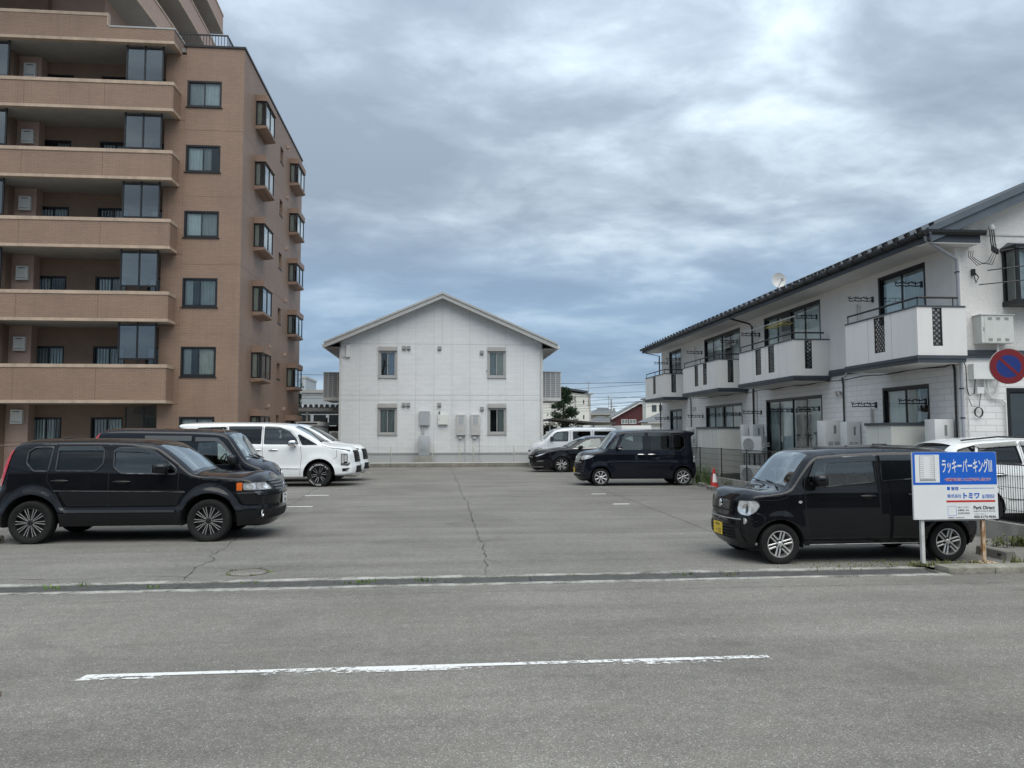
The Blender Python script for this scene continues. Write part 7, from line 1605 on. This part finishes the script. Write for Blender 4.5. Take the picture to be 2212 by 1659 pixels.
def srect(x0, x1, y0, y1, mat, name, d=0.0): return MB().box(sq(x0), sq(x1), -0.0012-d, -0.0002-d, sz(y1), sz(y0)).build(name, mat, sg)
srect(126, 1214, 89, 487, SGB, 'blue_field'); srect(155, 470, 120, 458, SGW, 'plan_panel', .0012)
for x in (213, 403): srect(x-1.5, x+1.5, 133, 412, SGK, 'plan_line', .0026)
srect(213, 403, 131, 134, SGK, 'plan_line', .0026); srect(213, 403, 410, 413, SGK, 'plan_line', .0026); srect(211, 418, 418, 440, SGG, 'plan_bar', .0026)
for k in range(10):
    y = 158+k*25.5
    srect(214.6, 270, y-1, y+1, SGK, 'plan_line', .0026); srect(348, 401.4, y-1, y+1, SGK, 'plan_line', .0026)
def fit(body, x0, x1, y0, y1, mat, bold=0.0, d=0.0030, nm='lettering'):
    o = text_mesh(nm, body, 1.0, mat, sg, (0, 0, 0), (R(90), 0, 0), bold=bold, extrude=0.0002)
    co = [v.co for v in o.data.vertices]
    if not co: return o
    xa, xb = min(v.x for v in co), max(v.x for v in co); ya, yb_ = min(v.y for v in co), max(v.y for v in co)
    sx_ = (sq(x1)-sq(x0))/(xb-xa); sy_ = (sz(y0)-sz(y1))/(yb_-ya); o.scale = (sx_, sy_, 1.0); o.location = (sq(x0)-xa*sx_, -d, sz(y1)-ya*sy_); return o
fit('ラッキーパーキングⅢ', 502, 1156, 168, 346, SGW, 0.016, .0026)
fit('※無断駐車1回につき3万円を申し受けます', 533, 1137, 403, 447, SGW, 0.045, .0022); fit('※無断駐車1回につき3万円を申し受けます', 535, 1135, 405, 445, SGR, 0.0, .0032)
srect(560, 598, 512, 552, SGB, 'blue_square'); fit('管理', 612, 708, 512, 554, SGB, .01); srect(733, 1175, 529, 535, SGB, 'blue_rule')
fit('株式会社', 560, 742, 600, 646, SGB, .004); fit('トミワ', 768, 978, 585, 657, SGB, .04); fit('金沢駅西店', 1010, 1175, 606, 656, SGB, .002)
srect(545, 1182, 678, 699, SGR, 'red_rule'); srect(545, 1182, 699.5, 703, M('sign_orange', (0.62, 0.33, 0.08), .5), 'orange_rule')
for (a, b, c_, d_) in ((560, 672, 747, 750), (560, 672, 860, 863), (560, 563, 750, 860), (669, 672, 750, 860)): srect(a, b, c_, d_, SGB, 'code_frame')
fit('QRコードから', 692, 828, 751, 773, SGK); fit('空車確認・申込', 692, 834, 786, 809, SGK); fit('空き待ち予約可', 692, 842, 822, 846, SGK)
fit('Park Direct', 895, 1170, 746, 790, SGK, .02); fit('https://www.park-direct.jp', 895, 1176, 801, 822, SGK); fit('カスタマーサポート', 900, 1052, 838, 853, SGK); fit('050-3173-9036', 898, 1181, 865, 894, SGK, .02); fit('管理番号：PK000033098', 563, 766, 879, 894, SGK)
for x, m_ in ((-0.442, POSTW), (0.385, RUSTP)):
    MB().box(x-0.021, x+0.021, 0.030, 0.072, 0.0, 1.40).build('post', m_, sg)
    MB().box(x-0.13, x+0.13, -0.04, 0.14, 0.036, 0.046).build('base_plate', RUSTP if m_ is RUSTP else CONC_D, sg)
MB().box(-0.42, 0.37, 0.029, 0.055, 0.575, 0.597).build('cross_bar', SGG, sg)
for x in (-.55, .55):
    for z in (.615, 1.44): MB().lathe([(0.006, -0.002), (0.004, -0.004), (0.0001, -0.004)], axis='y', c=(x, 0, z), n=8).build('screw', SGG, sg)

# ------------------------------------------------------------------ no-parking sign on its pole
np_ = thing('road_sign', 'round red and blue no-parking sign bracketed to a steel pole', 'sign', (9.63, 12.27, 0))
NPR = M('sign_ring_red', (0.17, 0.006, 0.012), 0.45, var=0.06); NPB = M('sign_disc_blue', (0.006, 0.026, 0.17), 0.45, var=0.06); NPW = M('sign_rim', (0.62, 0.58, 0.54), 0.5, var=0.1)
nz_ = 2.83; ng = R(-14)
disc = bpy.data.objects.new('face', None)
def npart(mb, name, mat):
    mb.v = [(x*math.cos(ng)-y*math.sin(ng), x*math.sin(ng)+y*math.cos(ng), z+nz_) for x, y, z in mb.v]; return mb.build(name, mat, np_, 40)
npart(MB().lathe([(0.0001, 0.002), (0.30, 0.002), (0.305, -0.006), (0.305, 0.012), (0.0001, 0.012)][::-1], axis='y', n=64), 'disc', NPW)
npart(MB().lathe([(0.195, -0.008), (0.295, -0.008)], axis='y', n=64).lathe([(0.295, -0.008), (0.295, 0.0)], axis='y', n=64), 'red_ring', NPR)
npart(MB().lathe([(0.0001, -0.0072), (0.205, -0.0072)], axis='y', n=64), 'blue_disc', NPB)
b_ = 0.024; s2 = 0.205/math.sqrt(2)
npart(MB().add([(-s2-b_*.7, -0.0095, s2-b_*.7), (-s2+b_*.7, -0.0095, s2+b_*.7), (s2+b_*.7, -0.0095, -s2+b_*.7), (s2-b_*.7, -0.0095, -s2-b_*.7)], [(3, 2, 1, 0)]), 'slash', NPR)
MB().tube([(0.0, 0.04, nz_+.12), (0.62, 0.10, nz_+.12)], .02, 6).build('bracket', GALV, np_); MB().tube([(0.0, 0.04, nz_-.12), (0.62, 0.10, nz_-.12)], .02, 6).build('bracket', GALV, np_)
MB().lathe([(0.045, -0.1), (0.045, 3.3), (0.0001, 3.32)], c=(0.66, 0.12, 0), n=16).build('pole', POSTW, np_, 50)

# ------------------------------------------------------------------ fences
FBASE = M('fence_base', (0.30, 0.29, 0.26), 0.92, var=0.2, bump=0.3, bscale=50, dirt=0.4, streak=0.25)
bw2 = thing('fence_wall', 'low concrete block wall under the black mesh fence', 'wall', (8.9, 24, 0))
for i in range(72):
    MB().bbox(-0.06, 0.06, -14.4+0.4*i, -14.4+0.4*i+0.395, -0.1, 0.29 + 0.001*(i % 2), 0.006).build('block', FBASE, bw2)
mesh_fence('mesh_fence', 'black wire mesh fence along the white apartments', (8.9, 9.7), (8.9, 38.2), 0.31, 1.20, 2.0, FB, FB, 0.05, 0.16, 0.0042, postr=.022)
mesh_fence('mesh_fence', 'brown wire mesh fence behind the black off-roader', (-7.68, 9.8), (-7.68, 39.2), 0.12, 1.50, 2.0, FBR, FBR, 0.05, 0.16, 0.0032)
mb = MB()
for k in range(600):
    y = 9.8+k*0.049; mb.tube([(0, y-24, 1.50), (-0.05, y-24, 1.54), (0.0, y-24, 1.58)], .003, 3, caps=False)
o = mb.build('fence_crest', FBR); o.location = (-7.66, 24, 0); o.parent = [q for q in C.objects if q.name.startswith('mesh_fence') and abs(q.location.x+7.68) < .01][0]; o.matrix_parent_inverse = Matrix.Identity(4); o.location = (0.02, 14.2, 0); o['kind'] = 'stuff'

# ------------------------------------------------------------------ traffic cone
tc_ = thing('traffic_cone', 'red traffic cone with a white paper notice', 'cone', (8.46, 23.45, 0)); tc_.scale = (0.86, 0.86, 0.88)
CONER = M('cone_red', (0.46, 0.026, 0.018), 0.5, var=0.1, dirt=0.2)
MB().bbox(-0.19, 0.19, -0.19, 0.19, 0.0, 0.035, 0.012).build('base', CONER, tc_, 40)
MB().lathe([(0.145, 0.03), (0.135, 0.06), (0.035, 0.66), (0.030, 0.69), (0.020, 0.70), (0.0001, 0.70)], n=24).build('body', CONER, tc_, 50)
nt_ = MB(); n = 8
for k in range(n+1):
    a = R(-135)+R(110)*k/n
    for z in (0.20, 0.50): r_ = 0.035+(0.66-z)/0.60*0.10+0.004; nt_.v.append((r_*math.cos(a), r_*math.sin(a), z))
for k in range(n): nt_.f.append((2*k, 2*k+2, 2*k+3, 2*k+1)); nt_.mi.append(0)
nt_.build('notice', M('paper', (0.75, 0.75, 0.73), 0.7), tc_)

# ------------------------------------------------------------------ weeds
GRN = [M('weed_green', (0.075, 0.135, 0.025), 0.7, var=0.3, vscale=8), M('weed_olive', (0.115, 0.125, 0.035), 0.75, var=0.3, vscale=8), M('weed_bright', (0.11, 0.20, 0.03), 0.65, var=0.25, vscale=8)]
def weed(x, y, h, n, sp, label, k=0, z=0.0, tall=False):
    mb = MB(); rr = random.Random(int(x*100+y*37))
    for i in range(n):
        bx, by = rr.gauss(0, sp), rr.gauss(0, sp*0.5); a = rr.uniform(0, 6.28); hh = h*rr.uniform(0.45, 1.0); ln = hh*rr.uniform(0.15, 0.7)*(0.35 if tall else 1); w_ = 0.006+0.006*rr.random()
        dx, dy = math.cos(a), math.sin(a); px_, py_ = -dy*w_, dx*w_; P = []
        for q in range(4):
            u = q/3; c_ = (bx+dx*ln*u*u, by+dy*ln*u*u, hh*u*(1-0.18*u)); s_ = 1-u*0.9; P.append(((c_[0]-px_*s_, c_[1]-py_*s_, c_[2]), (c_[0]+px_*s_, c_[1]+py_*s_, c_[2])))
        o = len(mb.v)
        for p in P: mb.v += list(p)
        for q in range(3): mb.f.append((o+2*q, o+2*q+1, o+2*q+3, o+2*q+2)); mb.mi.append(0)
        if tall:
            for q in range(9):
                u = 0.2+0.8*rr.random(); aa = rr.uniform(0, 6.28); L = 0.07*(1.2-u*.6); c_ = Vector((bx+dx*ln*u*u, by+dy*ln*u*u, hh*u*(1-0.18*u))); d = Vector((math.cos(aa), math.sin(aa), rr.uniform(-.1, .7))).normalized()*L; sd = d.cross(Vector((0, 0, 1))).normalized()*L*.22
                o = len(mb.v); mb.v += [tuple(c_), tuple(c_+d*.5+sd), tuple(c_+d), tuple(c_+d*.5-sd)]; mb.f.append((o, o+1, o+2, o+3)); mb.mi.append(0)
    if label is None: mb.v = [(px_+x, py_+y, pz_+z) for px_, py_, pz_ in mb.v]; return mb, k
    o = mb.build('weed_clump', GRN[k]); o.location = (x, y, z); return tag(o, label, 'weeds', 'weeds along the fence')
def weed_mass(name, label, items):
    big = MB()
    for mb, k in items: big.cur = k; big.add(mb.v, mb.f)
    o = big.build(name, GRN); return tag(o, label, kind='stuff')
weed(8.72, 25.65, 0.85, 34, .10, 'tall leafy weed beside the rear of the boxy navy car', 2, tall=True); weed(8.72, 24.85, 1.1, 30, .08, 'tallest weed climbing the black mesh fence', 2, tall=True); weed(8.72, 22.95, 0.48, 18, .08, 'short leafy weed at the fence just past the traffic cone', 0, tall=True)
weed(8.7, 24.3, 0.25, 40, .25, 'low grass at the fence wall behind the traffic cone', 0); weed(8.72, 12.3, 0.22, 40, .15, 'low green weed against the block wall behind the small black car', 2, tall=True); weed(8.7, 11.0, .2, 60, .25, 'ragged grass at the block wall beyond the rusty post', 1, tall=True)
weed_mass('gutter_grass', 'bright grass sprouting from the gutter grating', [weed(x, y, h, n, .07, None, k) for x, y, h, n, k in [(-0.85, 9.12, .06, 26, 2), (-1.05, 9.05, .04, 18, 0), (-0.2, 9.14, .05, 22, 0), (-2.15, 9.20, .045, 12, 2), (-3.2, 9.06, .05, 12, 2), (-4.0, 9.22, .08, 8, 2), (-4.25, 9.08, .07, 12, 2), (2.9, 9.22, .04, 22, 0), (3.5, 9.12, .04, 18, 1), (1.6, 9.26, .03, 16, 1)]])
weed_mass('verge_grass', 'dry grass along the kerb below the parking sign', [weed(x, y, h, n, sp, None, 1, .03) for x, y, h, n, sp in [(6.35, 9.32, .09, 90, .12), (6.75, 9.34, .08, 70, .12), (7.5, 9.36, .12, 90, .15), (8.1, 9.36, .10, 80, .18), (5.6, 9.45, .05, 60, .25), (4.9, 9.46, .04, 50, .3), (6.0, 9.38, .07, 60, .10)]])
weed_mass('rim_grass', 'tiny grass on the rim of the asphalt-filled manhole', [weed(-2.37+.27*math.cos(i*1.3), 9.91+.27*math.sin(i*1.3), .03, 10, .03, None, 1 if i % 3 else 2) for i in range(5)])
# ------------------------------------------------------------------ things beyond the lot
def far(x, z, y1, y2): k = y2/y1; return x*k, 1.71+(z-1.71)*k
GREYB = M('grey_cladding', (0.42, 0.46, 0.48), 0.7, var=0.05, streak=0.1); WALLW = M('far_white', (0.70, 0.69, 0.63), 0.8, var=0.05, streak=0.12); TILEG = M('grey_tiles', (0.17, 0.18, 0.19), 0.6, var=0.2, vscale=4)
# corrugated carport left of the house
t = thing('carport', 'carport with white corrugated roof edge beside the pale gabled house', 'carport', (-8.2, 47, 0))
mb = MB(); prof = []; x = -2.6
while x < 3.0: prof += [(x, .0), (x+.06, .18), (x+.20, .18), (x+.26, .0)]; x += .31
top = [(a, b+3.24) for a, b in prof]; mb.prism(top+[(a, b-0.012) for a, b in top[::-1]], 'y', -1.2, 6); mb.build('roof', M('roof_white', (0.72, 0.73, 0.73), 0.5), t)
MB().box(-2.7, 3.0, -1.15, -1.0, 3.02, 3.21).build('beam', SHUT, t); MB().box(-2.7, 3.0, 5.8, 5.95, 3.02, 3.21).build('beam', SHUT, t)
for x in (-2.5, 0.4, 2.7): MB().box(x-.06, x+.06, -1.12, -1.02, 0, 3.02).build('post', SHUT, t)
MB().box(-2.6, 2.9, 5.0, 5.1, 0, 2.2).build('timber_wall', M('dark_timber', (0.05, 0.028, 0.02), 0.8, var=.2), t)
mbx = MB()
for k in range(5): MB().box(-2.2+k*1.0, -1.4+k*1.0, 4.96, 4.99, 2.25, 2.95).build('window_pane', M('pale_pane', (0.45, 0.50, 0.52), 0.3), t)
# grey hall
x0, z1 = far(-10.25, 4.94, 58, 64); t = thing('hall', 'flat roofed grey hall behind the corrugated carport', 'building', (x0+4, 64, 0)); MB().box(-4, 5, 0, 12, 0, z1-.25).build('wall', GREYB, t); MB().box(-4.1, 5.1, -.1, 12.1, z1-.25, z1).build('roof_edge', SHUT, t)
for x in (-3, -1.2, .6, 2.4): MB().box(x, x+1.1, -.02, .0, 2.2, 3.0).build('window', DGLASS, t)
# storage shed with ribbed side + small fan unit
t = thing('storage_shed', 'grey steel storage shed at the left of the pale house', 'shed', (-6.72, 39.9, 0)); SHM = M('shed_grey', (0.33, 0.335, 0.33), .6, var=.08); MB().box(-.52, .50, 0, 3.6, 0.02, 2.12).build('case', SHM, t); MB().box(-.58, .56, -.08, 3.7, 2.12, 2.32).build('roof', SHUT, t); MB().box(-.5, .48, -.085, -.08, 2.18, 2.25).build('roof_slot', BLK, t)
for k in range(11): MB().box(.50, .53, .1+k*.31, .22+k*.31, .1, 2.0).build('rib', SHM, t)
fan_unit(-5.75, 43.3, 1.30, 'white fan unit on a stand at the corner of the pale house', 0)
# far block and left conifer
x0, z1 = far(-16.39, 8.05, 90, 120); t = thing('office_block', 'distant grey block behind the conifer', 'building', (x0+1, 120, 0)); MB().box(-6, .2, 0, 10, 0, z1).build('wall', GREYB, t); MB().box(-6.1, .3, -.1, 10.1, z1, z1+.3).build('roof', SHUT, t)
def conifer(name, label, x, y, h, r, seed, z0=0.6, gaps=0.0, lean=0.0, dens=1.0):
    rr = random.Random(seed); t = thing(name, label, 'tree', (x, y, 0)); tr = MB(); tr.tube([(0, 0, 0), (.05, 0, h*.35), (lean*.5, .05, h*.7), (lean, 0, h*.97)], .16, 8, r2=.03); lf = MB()
    nb = int(42*dens)
    for i in range(nb):
        u = z0/h+(1-z0/h)*((i+rr.random())/nb); a = rr.uniform(0, 6.28); L = r*(1.02-u)**.75*rr.uniform(.65, 1.2); zz = h*u; b0 = Vector((lean*u*u, 0, zz)); d = Vector((math.cos(a), math.sin(a), rr.uniform(.05, .45))); b1 = b0+d*L; tr.tube([b0, b0.lerp(b1, .5)+Vector((0, 0, .05)), b1], .045*(1-u)+.012, 5, r2=.006)
        m_ = int(26*dens)
        for k in range(m_):
            c_ = b0.lerp(b1, .25+.8*rr.random()**.7)+Vector((rr.gauss(0, .16), rr.gauss(0, .16), rr.gauss(.04, .10)))*min(1.0, r/1.5)
            for q in range(7):
                dd = Vector((rr.gauss(0, 1), rr.gauss(0, 1), rr.gauss(.5, .8))).normalized()*rr.uniform(.10, .22); sd = dd.cross(Vector((rr.random(), rr.random(), rr.random()))).normalized()*.022
                o = len(lf.v); lf.v += [tuple(c_-sd), tuple(c_+sd), tuple(c_+dd)]; lf.f.append((o, o+1, o+2)); lf.mi.append(0)
    tr.build('trunk', M('bark', (.07, .05, .04), .9, var=.3), t, 60); lf.build('crown', M('pine_needles', (.030, .062, .022), .7, var=.45, vscale=1.6), t)
    return t
conifer('pine_tree', 'dark pine tree at the right corner of the pale house', 8.9, 56.5, 4.9, 1.9, 3, 1.3, lean=.25, dens=1.25)
conifer('conifer_tree', 'narrow conifer seen between the brown block and the carport', -12.7, 70, 6.5, 1.1, 9, 1.0); conifer('conifer_tree', 'small conifer behind the timber carport wall', -10.1, 74, 5.0, 1.2, 12, .8, dens=.7)
# white three storey building
def K(x, z): return far(x, z, 75, 120)
t = thing('office_block', 'tall cream three storey building with slanting roof beyond the pine', 'building', (18.6, 120, 0)); ox = 18.6
a = K(11.3, 6.14); b = K(14.37, 5.79); e = K(14.69, 5.5); MB().prism([(a[0]-4-ox, 0), (e[0]-ox, 0), (e[0]-ox, e[1]), (a[0]-ox, a[1]-.5), (a[0]-4-ox, a[1]-.1)], 'y', 0, 14).build('wall', WALLW, t)
MB().prism([(a[0]-5-ox, a[1]+.5), (b[0]-ox, b[1]-.2), (b[0]-ox, b[1]+.1), (a[0]-5-ox, a[1]+.9)], 'y', -.5, 14).build('roof', SLATE, t); bb = K(14.95, 5.58); MB().box(b[0]-ox, bb[0]-ox, -.3, 14, bb[1]-.12, bb[1]+.1).build('roof_edge', SHUT, t)
for px_, pz0, pz1 in ((13.98, 4.6, 4.98), (13.98, 3.08, 3.48)):
    q0, q1 = K(px_-.06, pz0), K(px_+.06, pz1); MB().box(q0[0]-ox, q1[0]-ox, -.03, 0, q0[1], q1[1]).build('window', DGLASS, t)
for px_ in (13.15, 14.62): q = K(px_, 2)[0]-ox; MB().box(q-.08, q+.08, -.12, -.001, 0.5, K(0, 5.7)[1]-.5).build('downpipe', SHUT, t)
q = K(14.48, 5.6); MB().tube([(q[0]-ox, -.1, q[1]-2), (q[0]-ox, -.1, q[1]+1.9)], .05, 5).tube([(q[0]-ox-.45, -.1, q[1]+1.8), (q[0]-ox, -.1, q[1]+1.75)], .03, 4).build('aerial', GREYAL, t)
# tiled houses
def tiled(label, x0, x1, y, dz, ze, zr, wallm, hip=True, depth=8, overhang=.6):
    cx = (x0+x1)/2; t = thing('tiled_house', label, 'house', (cx, y, 0)); w_ = (x1-x0)/2; MB().box(-w_+overhang, w_-overhang, overhang, depth, 0, ze).build('wall', wallm, t)
    rw = w_*.35 if hip else w_; n = 13; rf = MB(); rf.add([(-w_, 0, ze), (w_, 0, ze), (w_, depth+.5, ze), (-w_, depth+.5, ze), (-rw, depth/2, zr), (rw, depth/2, zr)], [(0, 1, 5, 4), (1, 2, 5), (2, 3, 4, 5), (3, 0, 4)]); r_ = rf.build('roof', TILEG, t)
    nt2 = int(w_*2/.32)
    for k in range(nt2):
        u = -w_+.1+(2*w_-.2)*k/(nt2-1); zt = min(1.0, (w_-abs(u))/max(.01, w_-rw)) if hip else 1.0
        if zt > .03: MB().tube([(u, 0.0, ze+.03), (u, depth/2*zt, ze+(zr-ze)*zt+.03)], .07, 5).build('tile_row', TILEG, r_)
    MB().tube([(-rw, depth/2, zr+.08), (rw, depth/2, zr+.08)], .16, 6).build('ridge', TILEG, r_); MB().box(-w_, w_, -.03, .02, ze-.22, ze-.01).build('eaves', SHUT, t)
    return t, w_
k = 150/85; t, w_ = tiled('tiled roof house with hipped grey roof far beyond the car park', 16.65*k, 20.3*k, 150, 0, 1.71+(3.88-1.71)*k, 1.71+(4.47-1.71)*k, M('tan_wall', (.42, .36, .26), .85)); 
for x in (-1.5, 1.6): MB().box(x, x+1.6, .57, .6, 2.6, 4.6).build('window', DGLASS, t)
k = 145/85; tiled('lower tiled house in front of the hipped roof house', 16.4*k, 19.6*k, 143, 0, 1.71+(3.0-1.71)*k, 1.71+(3.42-1.71)*k, WALLW)
# maroon gable house
k = 130/62; P = lambda x, z: (x*k, 1.71+(z-1.71)*k); t = thing('gabled_house', 'maroon house with white verge and two small windows', 'house', (P(16.2, 0)[0], 130, 0)); ox = P(16.2, 0)[0]; MAR = M('maroon_cladding', (0.078, 0.018, 0.019), .75, var=.06, streak=.1)
pk = P(16.23, 4.16); l_ = P(13.81, 2.87); r_x = 2*pk[0]-l_[0]
MB().prism([(l_[0]+.4-ox, 0), (r_x-.4-ox, 0), (r_x-.4-ox, l_[1]), (pk[0]-ox, pk[1]-.2), (l_[0]+.4-ox, l_[1])], 'y', 0, 2.5).build('wall', MAR, t)
vb = MB(); vb.prism([(l_[0]-ox, l_[1]-.15), (pk[0]-ox, pk[1]-.1), (pk[0]-ox, pk[1]+.22), (l_[0]-ox, l_[1]+.22)], 'y', -.5, -.3); vb.prism([(r_x-ox, l_[1]-.15), (pk[0]-ox, pk[1]-.1), (pk[0]-ox, pk[1]+.22), (r_x-ox, l_[1]+.22)], 'y', -.5, -.3); vb.build('verge_board', WHITEBOX, t)
rf = MB(); rf.prism([(l_[0]-ox, l_[1]+.2), (pk[0]-ox, pk[1]+.2), (r_x-ox, l_[1]+.2), (r_x-ox, l_[1]+.34), (pk[0]-ox, pk[1]+.36), (l_[0]-ox, l_[1]+.34)], 'y', -.55, 2.7); rf.build('roof', TILEG, t)
for xa, xb in ((14.66, 15.23), (15.33, 15.90)):
    q0, q1 = P(xa, 2.44), P(xb, 2.82); w1 = MB(); x0_, x1_ = q0[0]-ox, q1[0]-ox; w1.box(x0_, x1_, -.08, -.001, q0[1], q0[1]+.08).box(x0_, x1_, -.08, -.001, q1[1]-.08, q1[1]).box(x0_, x0_+.08, -.08, -.001, q0[1]+.08, q1[1]-.08).box(x1_-.08, x1_, -.08, -.001, q0[1]+.08, q1[1]-.08).box((x0_+x1_)/2-.04, (x0_+x1_)/2+.04, -.08, -.001, q0[1]+.08, q1[1]-.08); wo = w1.build('window', WHITEBOX, t); MB().box(x0_+.08, x1_-.08, -.03, -.02, q0[1]+.08, q1[1]-.08).build('pane', M('far_pane', (.22, .24, .25), .2), wo)
# house with tiled lean-to right of it
k = 110/58; t, w_ = tiled('white house with steep grey tiled lean-to beside the maroon house', 15.5*k, 20.0*k, 108, 0, 1.71+(2.54-1.71)*k, 1.71+(3.3-1.71)*k, WALLW, hip=True, depth=6)
x0, z0 = far(15.8, 3.15, 58, 112); x1, z1 = far(18.5, 4.3, 58, 112); t2 = thing('house', 'upper storey of a white house behind the grey lean-to roof', 'house', (x0+2.5, 113, 0)); MB().box(-2.5, 4, 0, 2, 0, z1).build('wall', WALLW, t2); MB().box(-1.6, -.9, -.05, -.001, z0+.4, z0+1.4).build('window', DGLASS, t2); MB().box(-.5, .2, -.05, -.001, z0+.4, z0+1.4).build('window', DGLASS, t2); MB().box(-2.7, 4.2, -.4, 2.4, z1, z1+.2).build('roof', TILEG, t2)
# dark carport roof right of the house
t = thing('carport', 'dark flat carport roof beyond the silver van', 'carport', (8.6, 51, 0)); cm_ = M('dark_carport', (.045, .042, .038), .7, var=.2)
MB().prism([(-1.7, 2.48), (-1.2, 2.60), (1.9, 2.28), (1.9, 2.42), (-1.2, 2.72), (-1.7, 2.56)], 'y', 0, 5).build('roof', cm_, t); MB().box(1.0, 3.2, .5, 5, 2.30, 2.44).build('roof', cm_, t)
for x in (-1.3, 1.7, 2.9): MB().box(x-.04, x+.04, .6, .68, 0, 2.4).build('post', SHUT, t)
MB().tube([(.1, .2, 1.5), (.1, .2, 2.1), (.5, .2, 2.5)], .05, 6).build('brace', SHUT, t)
MB().box(-2.2, 3.4, 4.6, 4.7, 0, 2.1).build('rear_wall', cm_, t)
sc = thing('privacy_screen', 'grey slatted screen at the right corner of the pale house', 'screen', (6.6, 42.6, 0)); MB().box(-.75, .75, 0, .03, .02, 1.72).build('panel', LOUV, sc); MB().box(-.8, .8, -.03, .06, 1.72, 1.80).build('cap', WHITEBOX, sc)
for k in range(9): MB().box(-.75, .75, -.02, -.001, .1+k*.18, .2+k*.18).build('slat', LOUV, sc)
# delivery truck roof behind the navy car
t = thing('box_truck', 'white box truck behind the tall navy car', 'truck', (12.2, 47.5, 0), R(0)); MB().bbox(-.95, .95, 0, 3.6, .75, 2.17, .03).build('cargo_box', WHITEBOX, t, 40); MB().prism([(3.6, .5), (5.2, .5), (5.25, 1.2), (4.9, 1.95), (4.5, 2.05), (3.65, 2.05)], 'x', -.85, .85).build('cab', P_WHITE, t); MB().box(-.8, .8, .1, 5.0, .45, .74).build('chassis', TRIMB, t)
for x in (-.75, .75):
    for y in (.8, 4.4): w_ = wheel(t, x, y, 1, .34, .2, .22, dict(n=6, w0=.3, w1=.3, nuts=5)); w_.rotation_euler = (0, 0, R(90) if x > 0 else R(-90)); w_.location = (x, y, .336)
# poles and overhead wires
t = thing('utility_pole', 'thin utility pole before the tiled houses', 'pole', (13.4*140/60, 140, 0)); MB().lathe([(.2, -.1), (.13, 1.71+2.68*140/60), (.0001, 1.71+2.68*140/60)], n=12).build('pole', CONC, t, 50); MB().box(-.1, 1.2, -.05, .05, 6.6, 6.7).build('cross_arm', GALV, t); MB().lathe([(.0001, 5.6), (.18, 5.6), (.18, 6.3), (.0001, 6.3)], c=(.5, 0, 0), n=12).build('transformer', GREYAL, t, 40)
x0, z0 = far(17.2, 4.4, 85, 148); t = thing('roof_aerial', 'thin television aerial above the hipped tiled roof', 'aerial', (x0+2.6, 148, z0-1)); MB().tube([(0, 0, 0), (0, 0, 3.6)], .05, 5).build('mast', GREYAL, t); 
for k in range(4): MB().tube([(-.5+.08*k, 0, 3.5-.22*k), (.5-.08*k, 0, 3.5-.22*k)], .03, 4).build('element', GREYAL, t)
WIRE = M('wire_dark', (.03, .032, .035), .6)
zl = [5.82, 5.32, 5.0, 4.96, 4.24, 4.16, 4.0, 3.76, 3.6]; zr = [6.0, 5.79, 5.28, 4.94, 4.84, 4.53, 4.45, 4.23, 4.01]
for i, (a, b) in enumerate(zip(zl, zr)):
    s_ = (b-a)/6.25; xa, xb = 5.5, 34.0; o = MB().tube(catenary((xa, 62+i, a+s_*(xa-8.57)+.0), (xb, 62+i, b+s_*(xb-14.8)+.4), .35, 20), .016 if i % 3 else .024, 4).build('overhead_wire', WIRE)
    tag(o, 'dark overhead wire slung past the cream building', 'wire', 'overhead wires beyond the lot')
for i, (z0, z1) in enumerate(((6.55, 6.25), (4.4, 4.9), (4.25, 4.75))):
    o = MB().tube(catenary((-30, 60+i, z0+1.0), (-3, 60+i, z1), .5, 20), .018, 4).build('overhead_wire', WIRE); tag(o, 'dark overhead wire between the brown block and the pale house', 'wire', 'overhead wires left of the pale house')
t = thing('boundary_wall', 'long low grey wall closing the plots far behind the lot', 'wall', (0, 160, 0)); MB().box(-120, 140, 0, .3, -.3, 2.0).build('wall', CONC_D, t)
# houses across the street, behind the camera (seen only in reflections)
OPW = M('opposite_wall', (.085, .075, .065), .85, var=.12); OPW2 = M('opposite_wall_pale', (.20, .185, .165), .85, var=.08)
for i, (x0, x1, h, m_) in enumerate(((-30, -17, 5.6, OPW2), (-15, -1, 5.2, OPW), (1, 14, 5.8, OPW), (16, 30, 5.4, OPW2))):
    t = thing('street_house', ['pale house across the street at the far left', 'dark brown house across the street', 'dark grey-brown house across the street with a hipped roof', 'pale house across the street at the far right'][i], 'house', ((x0+x1)/2, -14, 0)); w_ = (x1-x0)/2
    MB().box(-w_, w_, -9, 0, 0, h).build('wall', m_, t); MB().add([(-w_-.6, .7, h), (w_+.6, .7, h), (w_+.6, -9.7, h), (-w_-.6, -9.7, h), (-w_*.4, -4.5, h+2.2), (w_*.4, -4.5, h+2.2)], [(1, 0, 4, 5), (2, 1, 5), (3, 2, 5, 4), (0, 3, 4), (0, 1, 2, 3)]).build('roof', TILEG, t)
    for z in (1.0, 3.5):
        for k in range(4): MB().box(-w_+1+k*w_*.5, -w_+2.7+k*w_*.5, .001, .05, z, z+1.2).build('window', M('opposite_pane', (.05, .055, .06), .1), t)
sheet('pavement', [(-80, -30), (80, -30), (80, -5), (-80, -5)], .004, CONC_D, 'concrete forecourt across the street')
t = thing('utility_pole', 'concrete utility pole with transformer across the street', 'pole', (-6.5, -5.5, 0)); MB().lathe([(.17, -.1), (.11, 10), (.0001, 10)], n=14).build('pole', CONC, t, 50); MB().lathe([(.0001, 7.2), (.28, 7.2), (.28, 8.1), (.0001, 8.1)], c=(.45, 0, 0), n=16).build('transformer', GREYAL, t, 40); MB().box(-.9, .9, -.05, .05, 9.2, 9.3).build('cross_arm', GALV, t)
scene.render.resolution_x = 1024; scene.render.resolution_y = 768
